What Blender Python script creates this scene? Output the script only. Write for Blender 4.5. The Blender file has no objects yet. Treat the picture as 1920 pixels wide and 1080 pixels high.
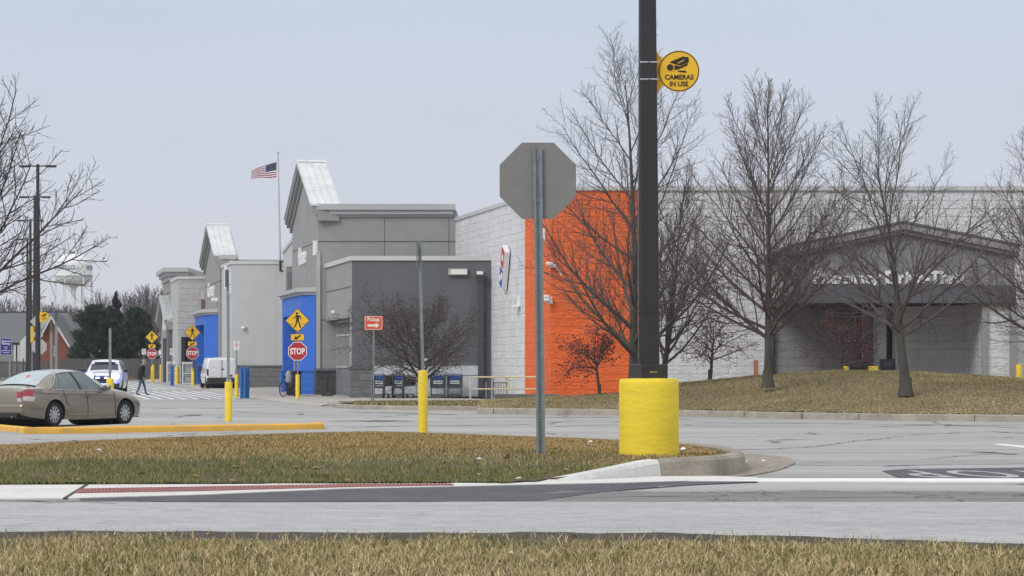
import bpy, bmesh, math, random
import numpy as np
from mathutils import Vector, Matrix
R = math.radians
SC = bpy.context.scene
COL = SC.collection

# ------------------------------------------------------------------ camera / light
F = 5000.0                      # focal length in photo pixels (1920 wide)
EYE = 1.6
HOR = 684.0
cam = bpy.data.cameras.new('camera')
cam.sensor_width = 36.0
cam.lens = F / 1920 * 36
cam.shift_y = (HOR - 540) / 1920
cam.clip_start = 0.5
cam.clip_end = 6000
co = bpy.data.objects.new('camera', cam)
co.location = (0, 0, EYE)
co.rotation_euler = (R(90), 0, 0)
COL.objects.link(co)
SC.camera = co

SUN_DIR = Vector((-0.52, -0.62, 0.62)).normalized()
world = bpy.data.worlds.new("World")
SC.world = world
world.use_nodes = True
nt = world.node_tree
nt.nodes.clear()
wo = nt.nodes.new('ShaderNodeOutputWorld')
bg = nt.nodes.new('ShaderNodeBackground'); bg.inputs[1].default_value = 0.1
sky = nt.nodes.new('ShaderNodeTexSky'); sky.sky_type = 'NISHITA'; sky.sun_disc = False
sky.sun_elevation = math.asin(SUN_DIR.z)
sky.sun_rotation = math.atan2(SUN_DIR.x, SUN_DIR.y)
tcw = nt.nodes.new('ShaderNodeTexCoord')
sepw = nt.nodes.new('ShaderNodeSeparateXYZ'); nt.links.new(tcw.outputs['Generated'], sepw.inputs[0])
rw = nt.nodes.new('ShaderNodeValToRGB'); nt.links.new(sepw.outputs['Z'], rw.inputs[0])
e = rw.color_ramp.elements
e[0].position = 0.0; e[0].color = (0.66, 0.668, 0.73, 1)
e[1].position = 1.0; e[1].color = (1.15, 1.15, 1.15, 1)
x = e.new(0.045); x.color = (0.625, 0.652, 0.74, 1)
x = e.new(0.14); x.color = (0.555, 0.63, 0.745, 1)
x = e.new(0.35); x.color = (0.85, 0.88, 0.94, 1)
nzw = nt.nodes.new('ShaderNodeTexNoise'); nzw.inputs['Scale'].default_value = 5; nzw.inputs['Detail'].default_value = 4
mpw = nt.nodes.new('ShaderNodeMapping'); mpw.inputs['Scale'].default_value = (1, 1, 6)
nt.links.new(tcw.outputs['Generated'], mpw.inputs[0]); nt.links.new(mpw.outputs[0], nzw.inputs['Vector'])
mrw = nt.nodes.new('ShaderNodeMapRange'); mrw.inputs['To Min'].default_value = 9.9; mrw.inputs['To Max'].default_value = 11.1
nt.links.new(nzw.outputs['Fac'], mrw.inputs['Value'])
vmw = nt.nodes.new('ShaderNodeVectorMath'); vmw.operation = 'SCALE'
nt.links.new(rw.outputs[0], vmw.inputs[0]); nt.links.new(mrw.outputs[0], vmw.inputs['Scale'])
mxw = nt.nodes.new('ShaderNodeMix'); mxw.data_type = 'RGBA'; mxw.inputs['Factor'].default_value = 0.96
nt.links.new(sky.outputs[0], mxw.inputs['A']); nt.links.new(vmw.outputs[0], mxw.inputs['B'])
nt.links.new(mxw.outputs['Result'], bg.inputs[0]); nt.links.new(bg.outputs[0], wo.inputs[0])

sl = bpy.data.lights.new('sun', 'SUN'); sl.energy = 1.5; sl.angle = R(24); sl.color = (1, 0.97, 0.92)
so = bpy.data.objects.new('sun', sl); COL.objects.link(so)
so.rotation_euler = SUN_DIR.to_track_quat('Z', 'Y').to_euler()

vs = SC.view_settings
vs.view_transform = 'Standard'; vs.look = 'None'; vs.exposure = 0.0; vs.gamma = 1.0; vs.use_curve_mapping = False
SC.cycles.max_bounces = 5; SC.cycles.diffuse_bounces = 3; SC.cycles.glossy_bounces = 3
SC.cycles.transparent_max_bounces = 6

# ------------------------------------------------------------------ helpers
def base(y):
    if y <= 22: return 0.6
    if y <= 62: return 0.6 * (62 - y) / 40.0
    if y <= 110: return 0.0
    return min(0.003 * (y - 110), 0.6)

def W(px, py, Y):
    return Vector(((px - 960) * Y / F, Y, EYE - (py - HOR) * Y / F))

def X_(px, Y): return (px - 960) * Y / F
def Z_(py, Y): return EYE - (py - HOR) * Y / F

def G(px, py, dz=0.0):
    """point on the terrain seen at a photo pixel"""
    z = 0.3
    for _ in range(40):
        Y = F * (EYE - z) / (py - HOR)
        z = 0.5 * z + 0.5 * (base(Y) + dz)
    return (X_(px, Y), Y)

def smooth_step(t):
    t = max(0, min(1, t)); return t * t * (3 - 2 * t)

def interp(x, pts):
    if x <= pts[0][0]: return pts[0][1]
    for (a, b), (c, d) in zip(pts, pts[1:]):
        if x <= c: return b + (d - b) * (x - a) / (c - a)
    return pts[-1][1]

MATS = {}
def mat(name, col, rough=0.7, var=0.12, scale=3.0, metal=0.0, bump=0.0, bscale=40.0, spec=0.5, coat=0.0,
        dirt=None, dirt_amt=0.0, dirt_scale=1.5, brick=None, stretch=(1, 1, 1), emit=None, estr=0, attr=None, streak=0.0):
    if name in MATS: return MATS[name]
    m = bpy.data.materials.new(name); m.use_nodes = True
    n = m.node_tree.nodes; l = m.node_tree.links
    b = n['Principled BSDF']
    b.inputs['Roughness'].default_value = rough
    b.inputs['Metallic'].default_value = metal
    b.inputs['Specular IOR Level'].default_value = spec
    b.inputs['Coat Weight'].default_value = coat
    tc = n.new('ShaderNodeTexCoord')
    mp = n.new('ShaderNodeMapping'); mp.inputs['Scale'].default_value = stretch
    l.new(tc.outputs['Object'], mp.inputs[0])
    nz = n.new('ShaderNodeTexNoise'); nz.inputs['Scale'].default_value = scale; nz.inputs['Detail'].default_value = 6
    nz.inputs['Roughness'].default_value = 0.65
    l.new(mp.outputs[0], nz.inputs['Vector'])
    mr = n.new('ShaderNodeMapRange'); mr.inputs['From Min'].default_value = 0.25; mr.inputs['From Max'].default_value = 0.75
    mr.inputs['To Min'].default_value = 1 - var; mr.inputs['To Max'].default_value = 1 + var
    l.new(nz.outputs['Fac'], mr.inputs['Value'])
    vm = n.new('ShaderNodeVectorMath'); vm.operation = 'SCALE'
    if attr:
        at = n.new('ShaderNodeAttribute'); at.attribute_name = attr
        l.new(at.outputs['Color'], vm.inputs[0])
    else:
        vm.inputs[0].default_value = col[:3]
    l.new(mr.outputs[0], vm.inputs['Scale'])
    out = vm.outputs[0]
    bumps = []
    if dirt:
        nd = n.new('ShaderNodeTexNoise'); nd.inputs['Scale'].default_value = dirt_scale; nd.inputs['Detail'].default_value = 8
        nd.inputs['Roughness'].default_value = 0.7
        mpd = n.new('ShaderNodeMapping'); mpd.inputs['Scale'].default_value = (1, 1, 1 - streak) if streak else stretch
        l.new(tc.outputs['Object'], mpd.inputs[0]); l.new(mpd.outputs[0], nd.inputs['Vector'])
        rd = n.new('ShaderNodeMapRange'); rd.inputs['From Min'].default_value = 0.5; rd.inputs['From Max'].default_value = 0.72
        rd.inputs['To Max'].default_value = dirt_amt
        l.new(nd.outputs['Fac'], rd.inputs['Value'])
        mx = n.new('ShaderNodeMix'); mx.data_type = 'RGBA'
        l.new(rd.outputs[0], mx.inputs['Factor']); l.new(out, mx.inputs['A']); mx.inputs['B'].default_value = (*dirt, 1)
        out = mx.outputs['Result']
    if brick:
        bw, bh, amt, mort, bdist = brick
        sp = n.new('ShaderNodeSeparateXYZ'); l.new(tc.outputs['Object'], sp.inputs[0])
        ad = n.new('ShaderNodeMath'); ad.operation = 'ADD'; l.new(sp.outputs['X'], ad.inputs[0]); l.new(sp.outputs['Y'], ad.inputs[1])
        cb = n.new('ShaderNodeCombineXYZ'); l.new(ad.outputs[0], cb.inputs[0]); l.new(sp.outputs['Z'], cb.inputs[1])
        bt = n.new('ShaderNodeTexBrick'); l.new(cb.outputs[0], bt.inputs['Vector'])
        bt.inputs['Scale'].default_value = 1; bt.inputs['Brick Width'].default_value = bw; bt.inputs['Row Height'].default_value = bh
        bt.inputs['Mortar Size'].default_value = mort; bt.inputs['Mortar Smooth'].default_value = 0.6
        bt.inputs['Color1'].default_value = (1 + amt, 1 + amt, 1 + amt, 1); bt.inputs['Color2'].default_value = (1 - amt, 1 - amt, 1 - amt, 1)
        bt.inputs['Mortar'].default_value = (0.965, 0.965, 0.965, 1)
        mm = n.new('ShaderNodeMix'); mm.data_type = 'RGBA'; mm.blend_type = 'MULTIPLY'; mm.inputs['Factor'].default_value = 1
        l.new(out, mm.inputs['A']); l.new(bt.outputs['Color'], mm.inputs['B']); out = mm.outputs['Result']
        # split-face roughness: the hewn face of each block
        n2 = n.new('ShaderNodeTexNoise'); n2.inputs['Scale'].default_value = 4.6; n2.inputs['Detail'].default_value = 5
        mp2 = n.new('ShaderNodeMapping'); mp2.inputs['Scale'].default_value = (1, 1, 2.2)
        l.new(tc.outputs['Object'], mp2.inputs[0]); l.new(mp2.outputs[0], n2.inputs['Vector'])
        mul = n.new('ShaderNodeMath'); mul.operation = 'MULTIPLY_ADD'; mul.inputs[1].default_value = -0.5
        l.new(bt.outputs['Fac'], mul.inputs[0]); l.new(n2.outputs['Fac'], mul.inputs[2])
        bp = n.new('ShaderNodeBump'); bp.inputs['Strength'].default_value = 1.0; bp.inputs['Distance'].default_value = bdist
        l.new(mul.outputs[0], bp.inputs['Height']); l.new(bp.outputs[0], b.inputs['Normal'])
    elif bump:
        n2 = n.new('ShaderNodeTexNoise'); n2.inputs['Scale'].default_value = bscale; n2.inputs['Detail'].default_value = 4
        l.new(mp.outputs[0], n2.inputs['Vector'])
        bp = n.new('ShaderNodeBump'); bp.inputs['Strength'].default_value = 1.0; bp.inputs['Distance'].default_value = bump
        l.new(n2.outputs['Fac'], bp.inputs['Height']); l.new(bp.outputs[0], b.inputs['Normal'])
    l.new(out, b.inputs['Base Color'])
    if emit:
        b.inputs['Emission Color'].default_value = (*emit, 1); b.inputs['Emission Strength'].default_value = estr
    MATS[name] = m
    return m

class MB:
    def __init__(s): s.v = []; s.f = []; s.m = []; s.sm = []
    def add(s, vs, fs, mi=0, sm=False):
        o = len(s.v); s.v.extend([tuple(p) for p in vs])
        for f in fs:
            s.f.append([i + o for i in f]); s.m.append(mi); s.sm.append(sm)
        return s
    def hexa(s, p, mi=0):    # p: 4 bottom ccw, 4 top ccw
        return s.add(p, [(3, 2, 1, 0), (4, 5, 6, 7), (0, 1, 5, 4), (1, 2, 6, 5), (2, 3, 7, 6), (3, 0, 4, 7)], mi)
    def box(s, x0, x1, y0, y1, z0, z1, mi=0):
        return s.hexa([(x0, y0, z0), (x1, y0, z0), (x1, y1, z0), (x0, y1, z0), (x0, y0, z1), (x1, y0, z1), (x1, y1, z1), (x0, y1, z1)], mi)
    def bevbox(s, x0, x1, y0, y1, z0, z1, b=0.01, mi=0):
        bm = bmesh.new(); bmesh.ops.create_cube(bm, size=1)
        for v in bm.verts: v.co = Vector(((x0 + x1) / 2 + v.co.x * (x1 - x0), (y0 + y1) / 2 + v.co.y * (y1 - y0), (z0 + z1) / 2 + v.co.z * (z1 - z0)))
        bmesh.ops.bevel(bm, geom=list(bm.edges), offset=b, segments=2, affect='EDGES', profile=0.5)
        bm.verts.index_update()
        s.add([v.co[:] for v in bm.verts], [[v.index for v in f.verts] for f in bm.faces], mi, False); bm.free(); return s
    def prism(s, poly, z0, z1, mi=0):      # poly in xy
        a = sum(p[0] * q[1] - q[0] * p[1] for p, q in zip(poly, poly[1:] + poly[:1]))
        if a < 0: poly = poly[::-1]
        n = len(poly)
        zz0 = z0 if callable(z0) else (lambda x, y: z0)
        zz1 = z1 if callable(z1) else (lambda x, y: z1)
        vs = [(x, y, zz0(x, y)) for x, y in poly] + [(x, y, zz1(x, y)) for x, y in poly]
        fs = [list(range(n))[::-1], list(range(n, 2 * n))] + [(i, (i + 1) % n, n + (i + 1) % n, n + i) for i in range(n)]
        return s.add(vs, fs, mi)
    def ext(s, poly, O, U, V, N, d0, d1, mi=0):   # poly (u,v) extruded along N
        O, U, V, N = Vector(O), Vector(U), Vector(V), Vector(N)
        a = sum(p[0] * q[1] - q[0] * p[1] for p, q in zip(poly, poly[1:] + poly[:1]))
        if a < 0: poly = poly[::-1]
        if U.cross(V).dot(N) * (d1 - d0) < 0: poly = poly[::-1]
        n = len(poly)
        vs = [O + U * u + V * v + N * d0 for u, v in poly] + [O + U * u + V * v + N * d1 for u, v in poly]
        fs = [list(range(n))[::-1], list(range(n, 2 * n))] + [(i, (i + 1) % n, n + (i + 1) % n, n + i) for i in range(n)]
        return s.add(vs, fs, mi)
    def plate(s, poly, y0, y1, mi=0):      # poly in xz, extruded in y
        return s.ext(poly, (0, 0, 0), (1, 0, 0), (0, 0, 1), (0, 1, 0), y0, y1, mi)
    def path(s, pts, rad, n=8, mi=0, cap=True, sm=True, flat=None):
        pts = [Vector(p) for p in pts]
        if not isinstance(rad, (list, tuple)): rad = [rad] * len(pts)
        vs = []; up = None
        for i, p in enumerate(pts):
            d = (pts[min(i + 1, len(pts) - 1)] - pts[max(i - 1, 0)]).normalized()
            if up is None:
                up = Vector((0, 0, 1)) if abs(d.z) < 0.9 else Vector((1, 0, 0))
            a = d.cross(up)
            if a.length < 1e-5: a = d.orthogonal()
            a.normalize(); b = a.cross(d).normalized(); up = b
            for k in range(n):
                t = 2 * math.pi * (k + 0.5) / n
                vs.append(p + (a * math.cos(t) + b * math.sin(t)) * rad[i])
        fs = []
        for i in range(len(pts) - 1):
            for k in range(n):
                fs.append((i * n + k, (i + 1) * n + k, (i + 1) * n + (k + 1) % n, i * n + (k + 1) % n))
        if cap:
            fs.append(tuple(range(n))); fs.append(tuple(range((len(pts) - 1) * n, len(pts) * n))[::-1])
        return s.add(vs, fs, mi, sm)
    def lathe(s, prof, n=24, O=(0, 0, 0), mi=0, sm=True, axis='z', cap=True):
        vs = []
        for r, z in prof:
            for k in range(n):
                t = 2 * math.pi * k / n
                p = (r * math.cos(t), r * math.sin(t), z)
                if axis == 'y': p = (p[0], p[2], p[1])
                vs.append((p[0] + O[0], p[1] + O[1], p[2] + O[2]))
        fs = []
        for i in range(len(prof) - 1):
            for k in range(n):
                q = (i * n + k, i * n + (k + 1) % n, (i + 1) * n + (k + 1) % n, (i + 1) * n + k)
                fs.append(q if axis == 'z' else q[::-1])
        a = tuple(range(n))[::-1]; b = tuple(range((len(prof) - 1) * n, len(prof) * n))
        if axis == 'y': a, b = a[::-1], b[::-1]
        if cap: fs.append(a); fs.append(b)
        return s.add(vs, fs, mi, sm)
    def stroke(s, pts, w, y0, y1, mi=0):     # 2-D polyline in xz given width
        for (a, b), (c, d) in zip(pts, pts[1:]):
            L = math.hypot(c - a, d - b); nx, nz = -(d - b) / L * w / 2, (c - a) / L * w / 2
            s.plate([(a - nx, b - nz), (c - nx, d - nz), (c + nx, d + nz), (a + nx, b + nz)], y0, y1, mi)
        return s
    def build(s, name, mats, parent=None, off=(0, 0, 0), angle=35):
        me = bpy.data.meshes.new(name)
        o = Vector(off)
        me.from_pydata([tuple(Vector(p) - o) for p in s.v], [], s.f)
        if not isinstance(mats, (list, tuple)): mats = [mats]
        for m in mats: me.materials.append(m)
        me.polygons.foreach_set('material_index', s.m)
        me.polygons.foreach_set('use_smooth', s.sm)
        me.update()
        if any(s.sm): me.set_sharp_from_angle(angle=R(angle))
        ob = bpy.data.objects.new(name, me); COL.objects.link(ob)
        if parent is not None: ob.parent = parent
        return ob

def tag(o, label=None, cat=None, group=None, kind=None):
    if label: o['label'] = label
    if cat: o['category'] = cat
    if group: o['group'] = group
    if kind: o['kind'] = kind
    return o
def thing(name, loc, label, cat, rz=0, group=None):
    o = bpy.data.objects.new(name, None); o.empty_display_size = 0.2; COL.objects.link(o)
    o.location = loc; o.rotation_euler = (0, 0, rz)
    return tag(o, label, cat, group)
def kids(o): return [c for c in ALLKIDS(o)]
def ALLKIDS(o): return [c for c in bpy.data.objects if c.parent == o]
def dup(o, loc, rz=None, label=None, group=None, parent=None):
    r = o.copy(); COL.objects.link(r)
    if parent is None:
        r.location = loc
        if rz is not None: r.rotation_euler = (0, 0, rz)
        if label: r['label'] = label
        if group: r['group'] = group
    else: r.parent = parent
    for c in ALLKIDS(o): dup(c, None, parent=r)
    return r
def struct(name, mb, m, label=None):
    o = mb.build(name, m); o['kind'] = 'structure'
    if label: o['label'] = label
    return o

def text_mesh(body, size, extrude=0.01, bold=0.0, align='CENTER', spacing=1.0, xscale=1.0):
    cu = bpy.data.curves.new('t', 'FONT'); cu.body = body; cu.size = size; cu.extrude = extrude
    cu.offset = bold; cu.align_x = align; cu.align_y = 'CENTER'; cu.space_character = spacing; cu.resolution_u = 3
    ob = bpy.data.objects.new('t', cu); COL.objects.link(ob)
    dg = bpy.context.evaluated_depsgraph_get(); dg.update()
    me = bpy.data.meshes.new_from_object(ob.evaluated_get(dg))
    vs = [(v.co.x * xscale, v.co.y, v.co.z) for v in me.vertices]; fs = [list(p.vertices) for p in me.polygons]
    bpy.data.objects.remove(ob); bpy.data.curves.remove(cu); bpy.data.meshes.remove(me)
    return vs, fs
def add_text(mb, body, size, O, U, V, N, extrude=0.01, bold=0.0, mi=0, xscale=1.0, spacing=1.0, align='CENTER'):
    vs, fs = text_mesh(body, size, extrude, bold, align, spacing, xscale)
    O, U, V, N = Vector(O), Vector(U), Vector(V), Vector(N)
    mb.add([O + U * a + V * b + N * c for a, b, c in vs], fs, mi)
XZ = dict(U=(1, 0, 0), V=(0, 0, 1), N=(0, -1, 0))

def circ(cx, cz, r, n=24, a0=0): return [(cx + r * math.cos(2 * math.pi * i / n + a0), cz + r * math.sin(2 * math.pi * i / n + a0)) for i in range(n)]
def octa(cx, cz, w): return circ(cx, cz, w / 2 / math.cos(math.pi / 8), 8, math.pi / 8)
def rrect(cx, cz, w, h, r, n=4):
    o = []
    for (sx, sz, a) in ((1, 1, 0), (-1, 1, 90), (-1, -1, 180), (1, -1, 270)):
        for i in range(n + 1):
            t = R(a + 90 * i / n); o.append((cx + sx * (w / 2 - r) + r * math.cos(t), cz + sz * (h / 2 - r) + r * math.sin(t)))
    return o

# ------------------------------------------------------------------ materials
m_white_cmu = mat('painted_white_split_block', (0.64, 0.65, 0.66), 0.85, 0.10, 1.2, brick=(0.62, 0.31, 0.025, 0.008, 0.06), dirt=(0.36, 0.36, 0.36), dirt_amt=0.25, streak=0.7)
m_orange = mat('painted_orange_split_block', (0.80, 0.145, 0.032), 0.8, 0.10, 1.2, brick=(0.62, 0.31, 0.04, 0.008, 0.065), dirt=(0.5, 0.07, 0.02), dirt_amt=0.3)
m_mid = mat('stucco_mid_grey', (0.285, 0.288, 0.28), 0.9, 0.08, 0.8, bump=0.006, bscale=60, dirt=(0.235, 0.236, 0.225), dirt_amt=0.4, streak=0.85)
m_light = mat('stucco_light_grey', (0.475, 0.48, 0.48), 0.9, 0.06, 0.8, bump=0.006, bscale=60, dirt=(0.38, 0.38, 0.375), dirt_amt=0.3, streak=0.85)
m_dark = mat('stucco_dark_grey', (0.122, 0.126, 0.137), 0.9, 0.10, 0.7, bump=0.008, bscale=50, dirt=(0.095, 0.098, 0.106), dirt_amt=0.4, streak=0.8)
m_slate = mat('stone_wainscot_grey', (0.16, 0.165, 0.17), 0.85, 0.18, 2.0, brick=(0.6, 0.3, 0.12, 0.012, 0.05))
m_trim = mat('trim_grey', (0.40, 0.405, 0.40), 0.7, 0.05, 2)
m_coping = mat('coping_pale', (0.52, 0.525, 0.52), 0.5, 0.05, 2)
m_joint_groove_shade = mat('joint_and_groove_shade', (0.10, 0.10, 0.10), 0.8, 0.1, 2)  # panel joints, and wall strips coloured as the shade in recessed grooves
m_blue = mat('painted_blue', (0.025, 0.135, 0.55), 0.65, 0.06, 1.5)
m_bluedark = mat('painted_blue_block', (0.02, 0.115, 0.47), 0.7, 0.1, 1.5, brick=(0.6, 0.3, 0.06, 0.012, 0.04))
m_roof = mat('standing_seam_metal', (0.66, 0.69, 0.70), 0.35, 0.14, 1.2, metal=0.35, dirt=(0.42, 0.42, 0.36), dirt_amt=0.6, dirt_scale=1.0)
m_glassd = mat('dark_glass', (0.025, 0.03, 0.035), 0.08, 0.05, 1)
m_black = mat('black_metal', (0.012, 0.012, 0.013), 0.5, 0.1, 4)
m_pole = mat('dark_bronze_pole', (0.022, 0.021, 0.023), 0.45, 0.15, 3, dirt=(0.05, 0.045, 0.04), dirt_amt=0.3, stretch=(1, 1, 0.15))
m_galv = mat('galvanised_steel', (0.24, 0.27, 0.285), 0.5, 0.15, 8, metal=0.5, dirt=(0.10, 0.115, 0.125), dirt_amt=0.5, dirt_scale=5)
m_alu = mat('sign_back_aluminium', (0.215, 0.215, 0.207), 0.6, 0.08, 6, metal=0.2, dirt=(0.19, 0.185, 0.17), dirt_amt=0.35)
m_yel = mat('yellow_paint', (0.82, 0.60, 0.035), 0.55, 0.06, 3, bump=0.005, bscale=14, dirt=(0.42, 0.31, 0.06), dirt_amt=0.6, dirt_scale=6)
m_yels = mat('yellow_sign_sheet', (0.78, 0.46, 0.02), 0.5, 0.03, 3)
m_kerby = mat('yellow_kerb_paint', (0.72, 0.40, 0.06), 0.75, 0.15, 2.5, bump=0.01, bscale=12, dirt=(0.40, 0.29, 0.14), dirt_amt=0.65, dirt_scale=2.2)
m_red = mat('sign_red', (0.42, 0.018, 0.022), 0.5, 0.04, 4)
m_whites = mat('white_sign_sheet', (0.78, 0.78, 0.78), 0.5, 0.03, 4)
m_ored = mat('orange_red_sign', (0.66, 0.09, 0.03), 0.5, 0.05, 4)
m_bluebol = mat('blue_plastic_sleeve', (0.012, 0.11, 0.36), 0.4, 0.06, 4)
m_bark = mat('tree_bark', (0.075, 0.066, 0.056), 0.95, 0.35, 6, bump=0.015, bscale=25, stretch=(1, 1, 0.3), dirt=(0.085, 0.10, 0.065), dirt_amt=0.5, dirt_scale=2)
m_twig = mat('bare_twigs', (0.105, 0.090, 0.085), 0.95, 0.2, 4)
m_twigr = mat('reddish_twigs', (0.112, 0.083, 0.080), 0.95, 0.25, 4)
m_berry = mat('dried_red_leaves', (0.13, 0.03, 0.035), 0.9, 0.35, 3)
m_berryd = mat('dried_dark_leaves', (0.045, 0.025, 0.024), 0.9, 0.35, 3)
m_tyre = mat('tyre_rubber', (0.014, 0.014, 0.015), 0.85, 0.15, 8)
m_carglass = mat('car_window_glass', (0.085, 0.12, 0.13), 0.06, 0.45, 3.0, spec=0.9)

# ------------------------------------------------------------------ ground, lot, road
def mat_ground(name, c1, c2, c3, s1, s2, bump, bs, cracks=0.0, cs=0.25, stretch=(1, 1, 1), rough=0.9, crackcol=(0.05, 0.05, 0.05), spots=0.0):
    m = bpy.data.materials.new(name); m.use_nodes = True
    n = m.node_tree.nodes; l = m.node_tree.links; b = n['Principled BSDF']; b.inputs['Roughness'].default_value = rough
    b.inputs['Specular IOR Level'].default_value = 0.25
    tc = n.new('ShaderNodeTexCoord'); mp = n.new('ShaderNodeMapping'); mp.inputs['Scale'].default_value = stretch
    l.new(tc.outputs['Object'], mp.inputs[0])
    def noise(sc, det=6, ro=0.6, vec=mp.outputs[0]):
        q = n.new('ShaderNodeTexNoise'); q.inputs['Scale'].default_value = sc; q.inputs['Detail'].default_value = det; q.inputs['Roughness'].default_value = ro
        l.new(vec, q.inputs['Vector']); return q.outputs['Fac']
    def ramp(s, a, c, amt=1.0):
        q = n.new('ShaderNodeMapRange'); q.inputs['From Min'].default_value = a; q.inputs['From Max'].default_value = c; q.inputs['To Max'].default_value = amt
        l.new(s, q.inputs['Value']); return q.outputs[0]
    def mix(f, a, c):
        q = n.new('ShaderNodeMix'); q.data_type = 'RGBA'; l.new(f, q.inputs['Factor'])
        for nm, s in (('A', a), ('B', c)):
            if isinstance(s, tuple): q.inputs[nm].default_value = (*s, 1)
            else: l.new(s, q.inputs[nm])
        return q.outputs['Result']
    c = mix(ramp(noise(s1), 0.35, 0.65), c1, c2)
    c = mix(ramp(noise(s2, 8, 0.75), 0.48, 0.75), c, c3)
    fine = noise(bs, 3, 0.8, tc.outputs['Object'])
    q = n.new('ShaderNodeMapRange'); q.inputs['From Min'].default_value = 0.3; q.inputs['From Max'].default_value = 0.7; q.inputs['To Min'].default_value = 0.78; q.inputs['To Max'].default_value = 1.22; l.new(fine, q.inputs['Value'])
    v = n.new('ShaderNodeVectorMath'); v.operation = 'SCALE'; l.new(c, v.inputs[0]); l.new(q.outputs[0], v.inputs['Scale']); c = v.outputs[0]
    if spots:
        c = mix(ramp(noise(bs * 0.5, 3, 0.6), 0.50, 0.62, spots), c, crackcol)
    if cracks:
        dn = n.new('ShaderNodeTexNoise'); dn.inputs['Scale'].default_value = cs * 5; dn.inputs['Detail'].default_value = 5; l.new(tc.outputs['Object'], dn.inputs['Vector'])
        dv = n.new('ShaderNodeVectorMath'); dv.operation = 'MULTIPLY_ADD'; dv.inputs[1].default_value = (1.6, 1.6, 0)
        l.new(dn.outputs['Color'], dv.inputs[0]); l.new(tc.outputs['Object'], dv.inputs[2])
        mpc = n.new('ShaderNodeMapping'); mpc.inputs['Scale'].default_value = (1, 0.55, 0); l.new(dv.outputs[0], mpc.inputs[0])
        vo = n.new('ShaderNodeTexVoronoi'); vo.feature = 'DISTANCE_TO_EDGE'; vo.inputs['Scale'].default_value = cs; l.new(mpc.outputs[0], vo.inputs['Vector'])
        line = n.new('ShaderNodeMapRange'); line.inputs['From Min'].default_value = 0.012; line.inputs['From Max'].default_value = 0.004; line.inputs['To Min'].default_value = 0
        l.new(vo.outputs['Distance'], line.inputs['Value'])
        gate = ramp(noise(cs * 0.8, 2, 0.5), 0.47, 0.55, cracks)
        mu = n.new('ShaderNodeMath'); mu.operation = 'MULTIPLY'; l.new(line.outputs[0], mu.inputs[0]); l.new(gate, mu.inputs[1])
        c = mix(mu.outputs[0], c, crackcol)
    l.new(c, b.inputs['Base Color'])
    bp = n.new('ShaderNodeBump'); bp.inputs['Strength'].default_value = 1; bp.inputs['Distance'].default_value = bump
    l.new(fine, bp.inputs['Height']); l.new(bp.outputs[0], b.inputs['Normal'])
    return m
m_lot = mat_ground('worn_lot_paving', (0.39, 0.388, 0.385), (0.29, 0.286, 0.28), (0.47, 0.468, 0.46), 0.25, 0.9, 0.006, 40, 0.95, 0.16, (0.16, 1, 1))
m_road = mat_ground('pale_road_concrete', (0.42, 0.425, 0.43), (0.345, 0.35, 0.352), (0.48, 0.482, 0.485), 0.9, 4, 0.006, 30, 0.0, 0.1, (0.25, 1.6, 1), spots=0.6, crackcol=(0.20, 0.20, 0.205))
m_gutter = mat_ground('weathered_aggregate_strip', (0.24, 0.232, 0.232), (0.20, 0.19, 0.19), (0.29, 0.275, 0.265), 1.2, 4, 0.012, 50, 0.9, 0.5, (0.4, 1, 1))
m_fresh = mat_ground('fresh_asphalt', (0.115, 0.117, 0.13), (0.085, 0.087, 0.10), (0.15, 0.15, 0.16), 1.5, 5, 0.008, 70, 0.0, 0.3)
m_ramp = mat_ground('new_white_concrete', (0.66, 0.65, 0.63), (0.55, 0.54, 0.52), (0.72, 0.71, 0.69), 1.2, 5, 0.004, 60, 0.0, 0.3)
m_kerb = mat_ground('kerb_concrete', (0.40, 0.365, 0.31), (0.30, 0.27, 0.225), (0.19, 0.17, 0.14), 1.0, 2.5, 0.012, 40, 0.0, 0.3)
m_walk = mat_ground('sidewalk_concrete', (0.40, 0.375, 0.34), (0.34, 0.32, 0.30), (0.44, 0.42, 0.39), 0.5, 2.0, 0.004, 30, 0.5, 0.2)
m_soil = mat_ground('thatch_and_soil', (0.15, 0.12, 0.065), (0.11, 0.10, 0.05), (0.20, 0.155, 0.085), 0.8, 4, 0.03, 40)
m_edge = mat_ground('dark_soil_edge', (0.085, 0.076, 0.062), (0.12, 0.105, 0.08), (0.05, 0.045, 0.04), 3, 8, 0.03, 50)
m_field = mat_ground('dormant_grass_field', (0.15, 0.125, 0.065), (0.11, 0.10, 0.05), (0.09, 0.095, 0.045), 0.3, 1.5, 0.05, 12)
m_silt = mat_ground('silt_and_grit', (0.42, 0.38, 0.32), (0.36, 0.32, 0.27), (0.20, 0.175, 0.15), 2, 3.5, 0.02, 30, spots=0.8, crackcol=(0.10, 0.09, 0.08))
m_paint = mat('white_road_paint', (0.74, 0.75, 0.76), 0.7, 0.10, 2, dirt=(0.45, 0.45, 0.45), dirt_amt=0.35, dirt_scale=5)
m_brickred = mat('red_tactile_tile', (0.27, 0.115, 0.105), 0.8, 0.15, 5, bump=0.01, bscale=20)

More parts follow.
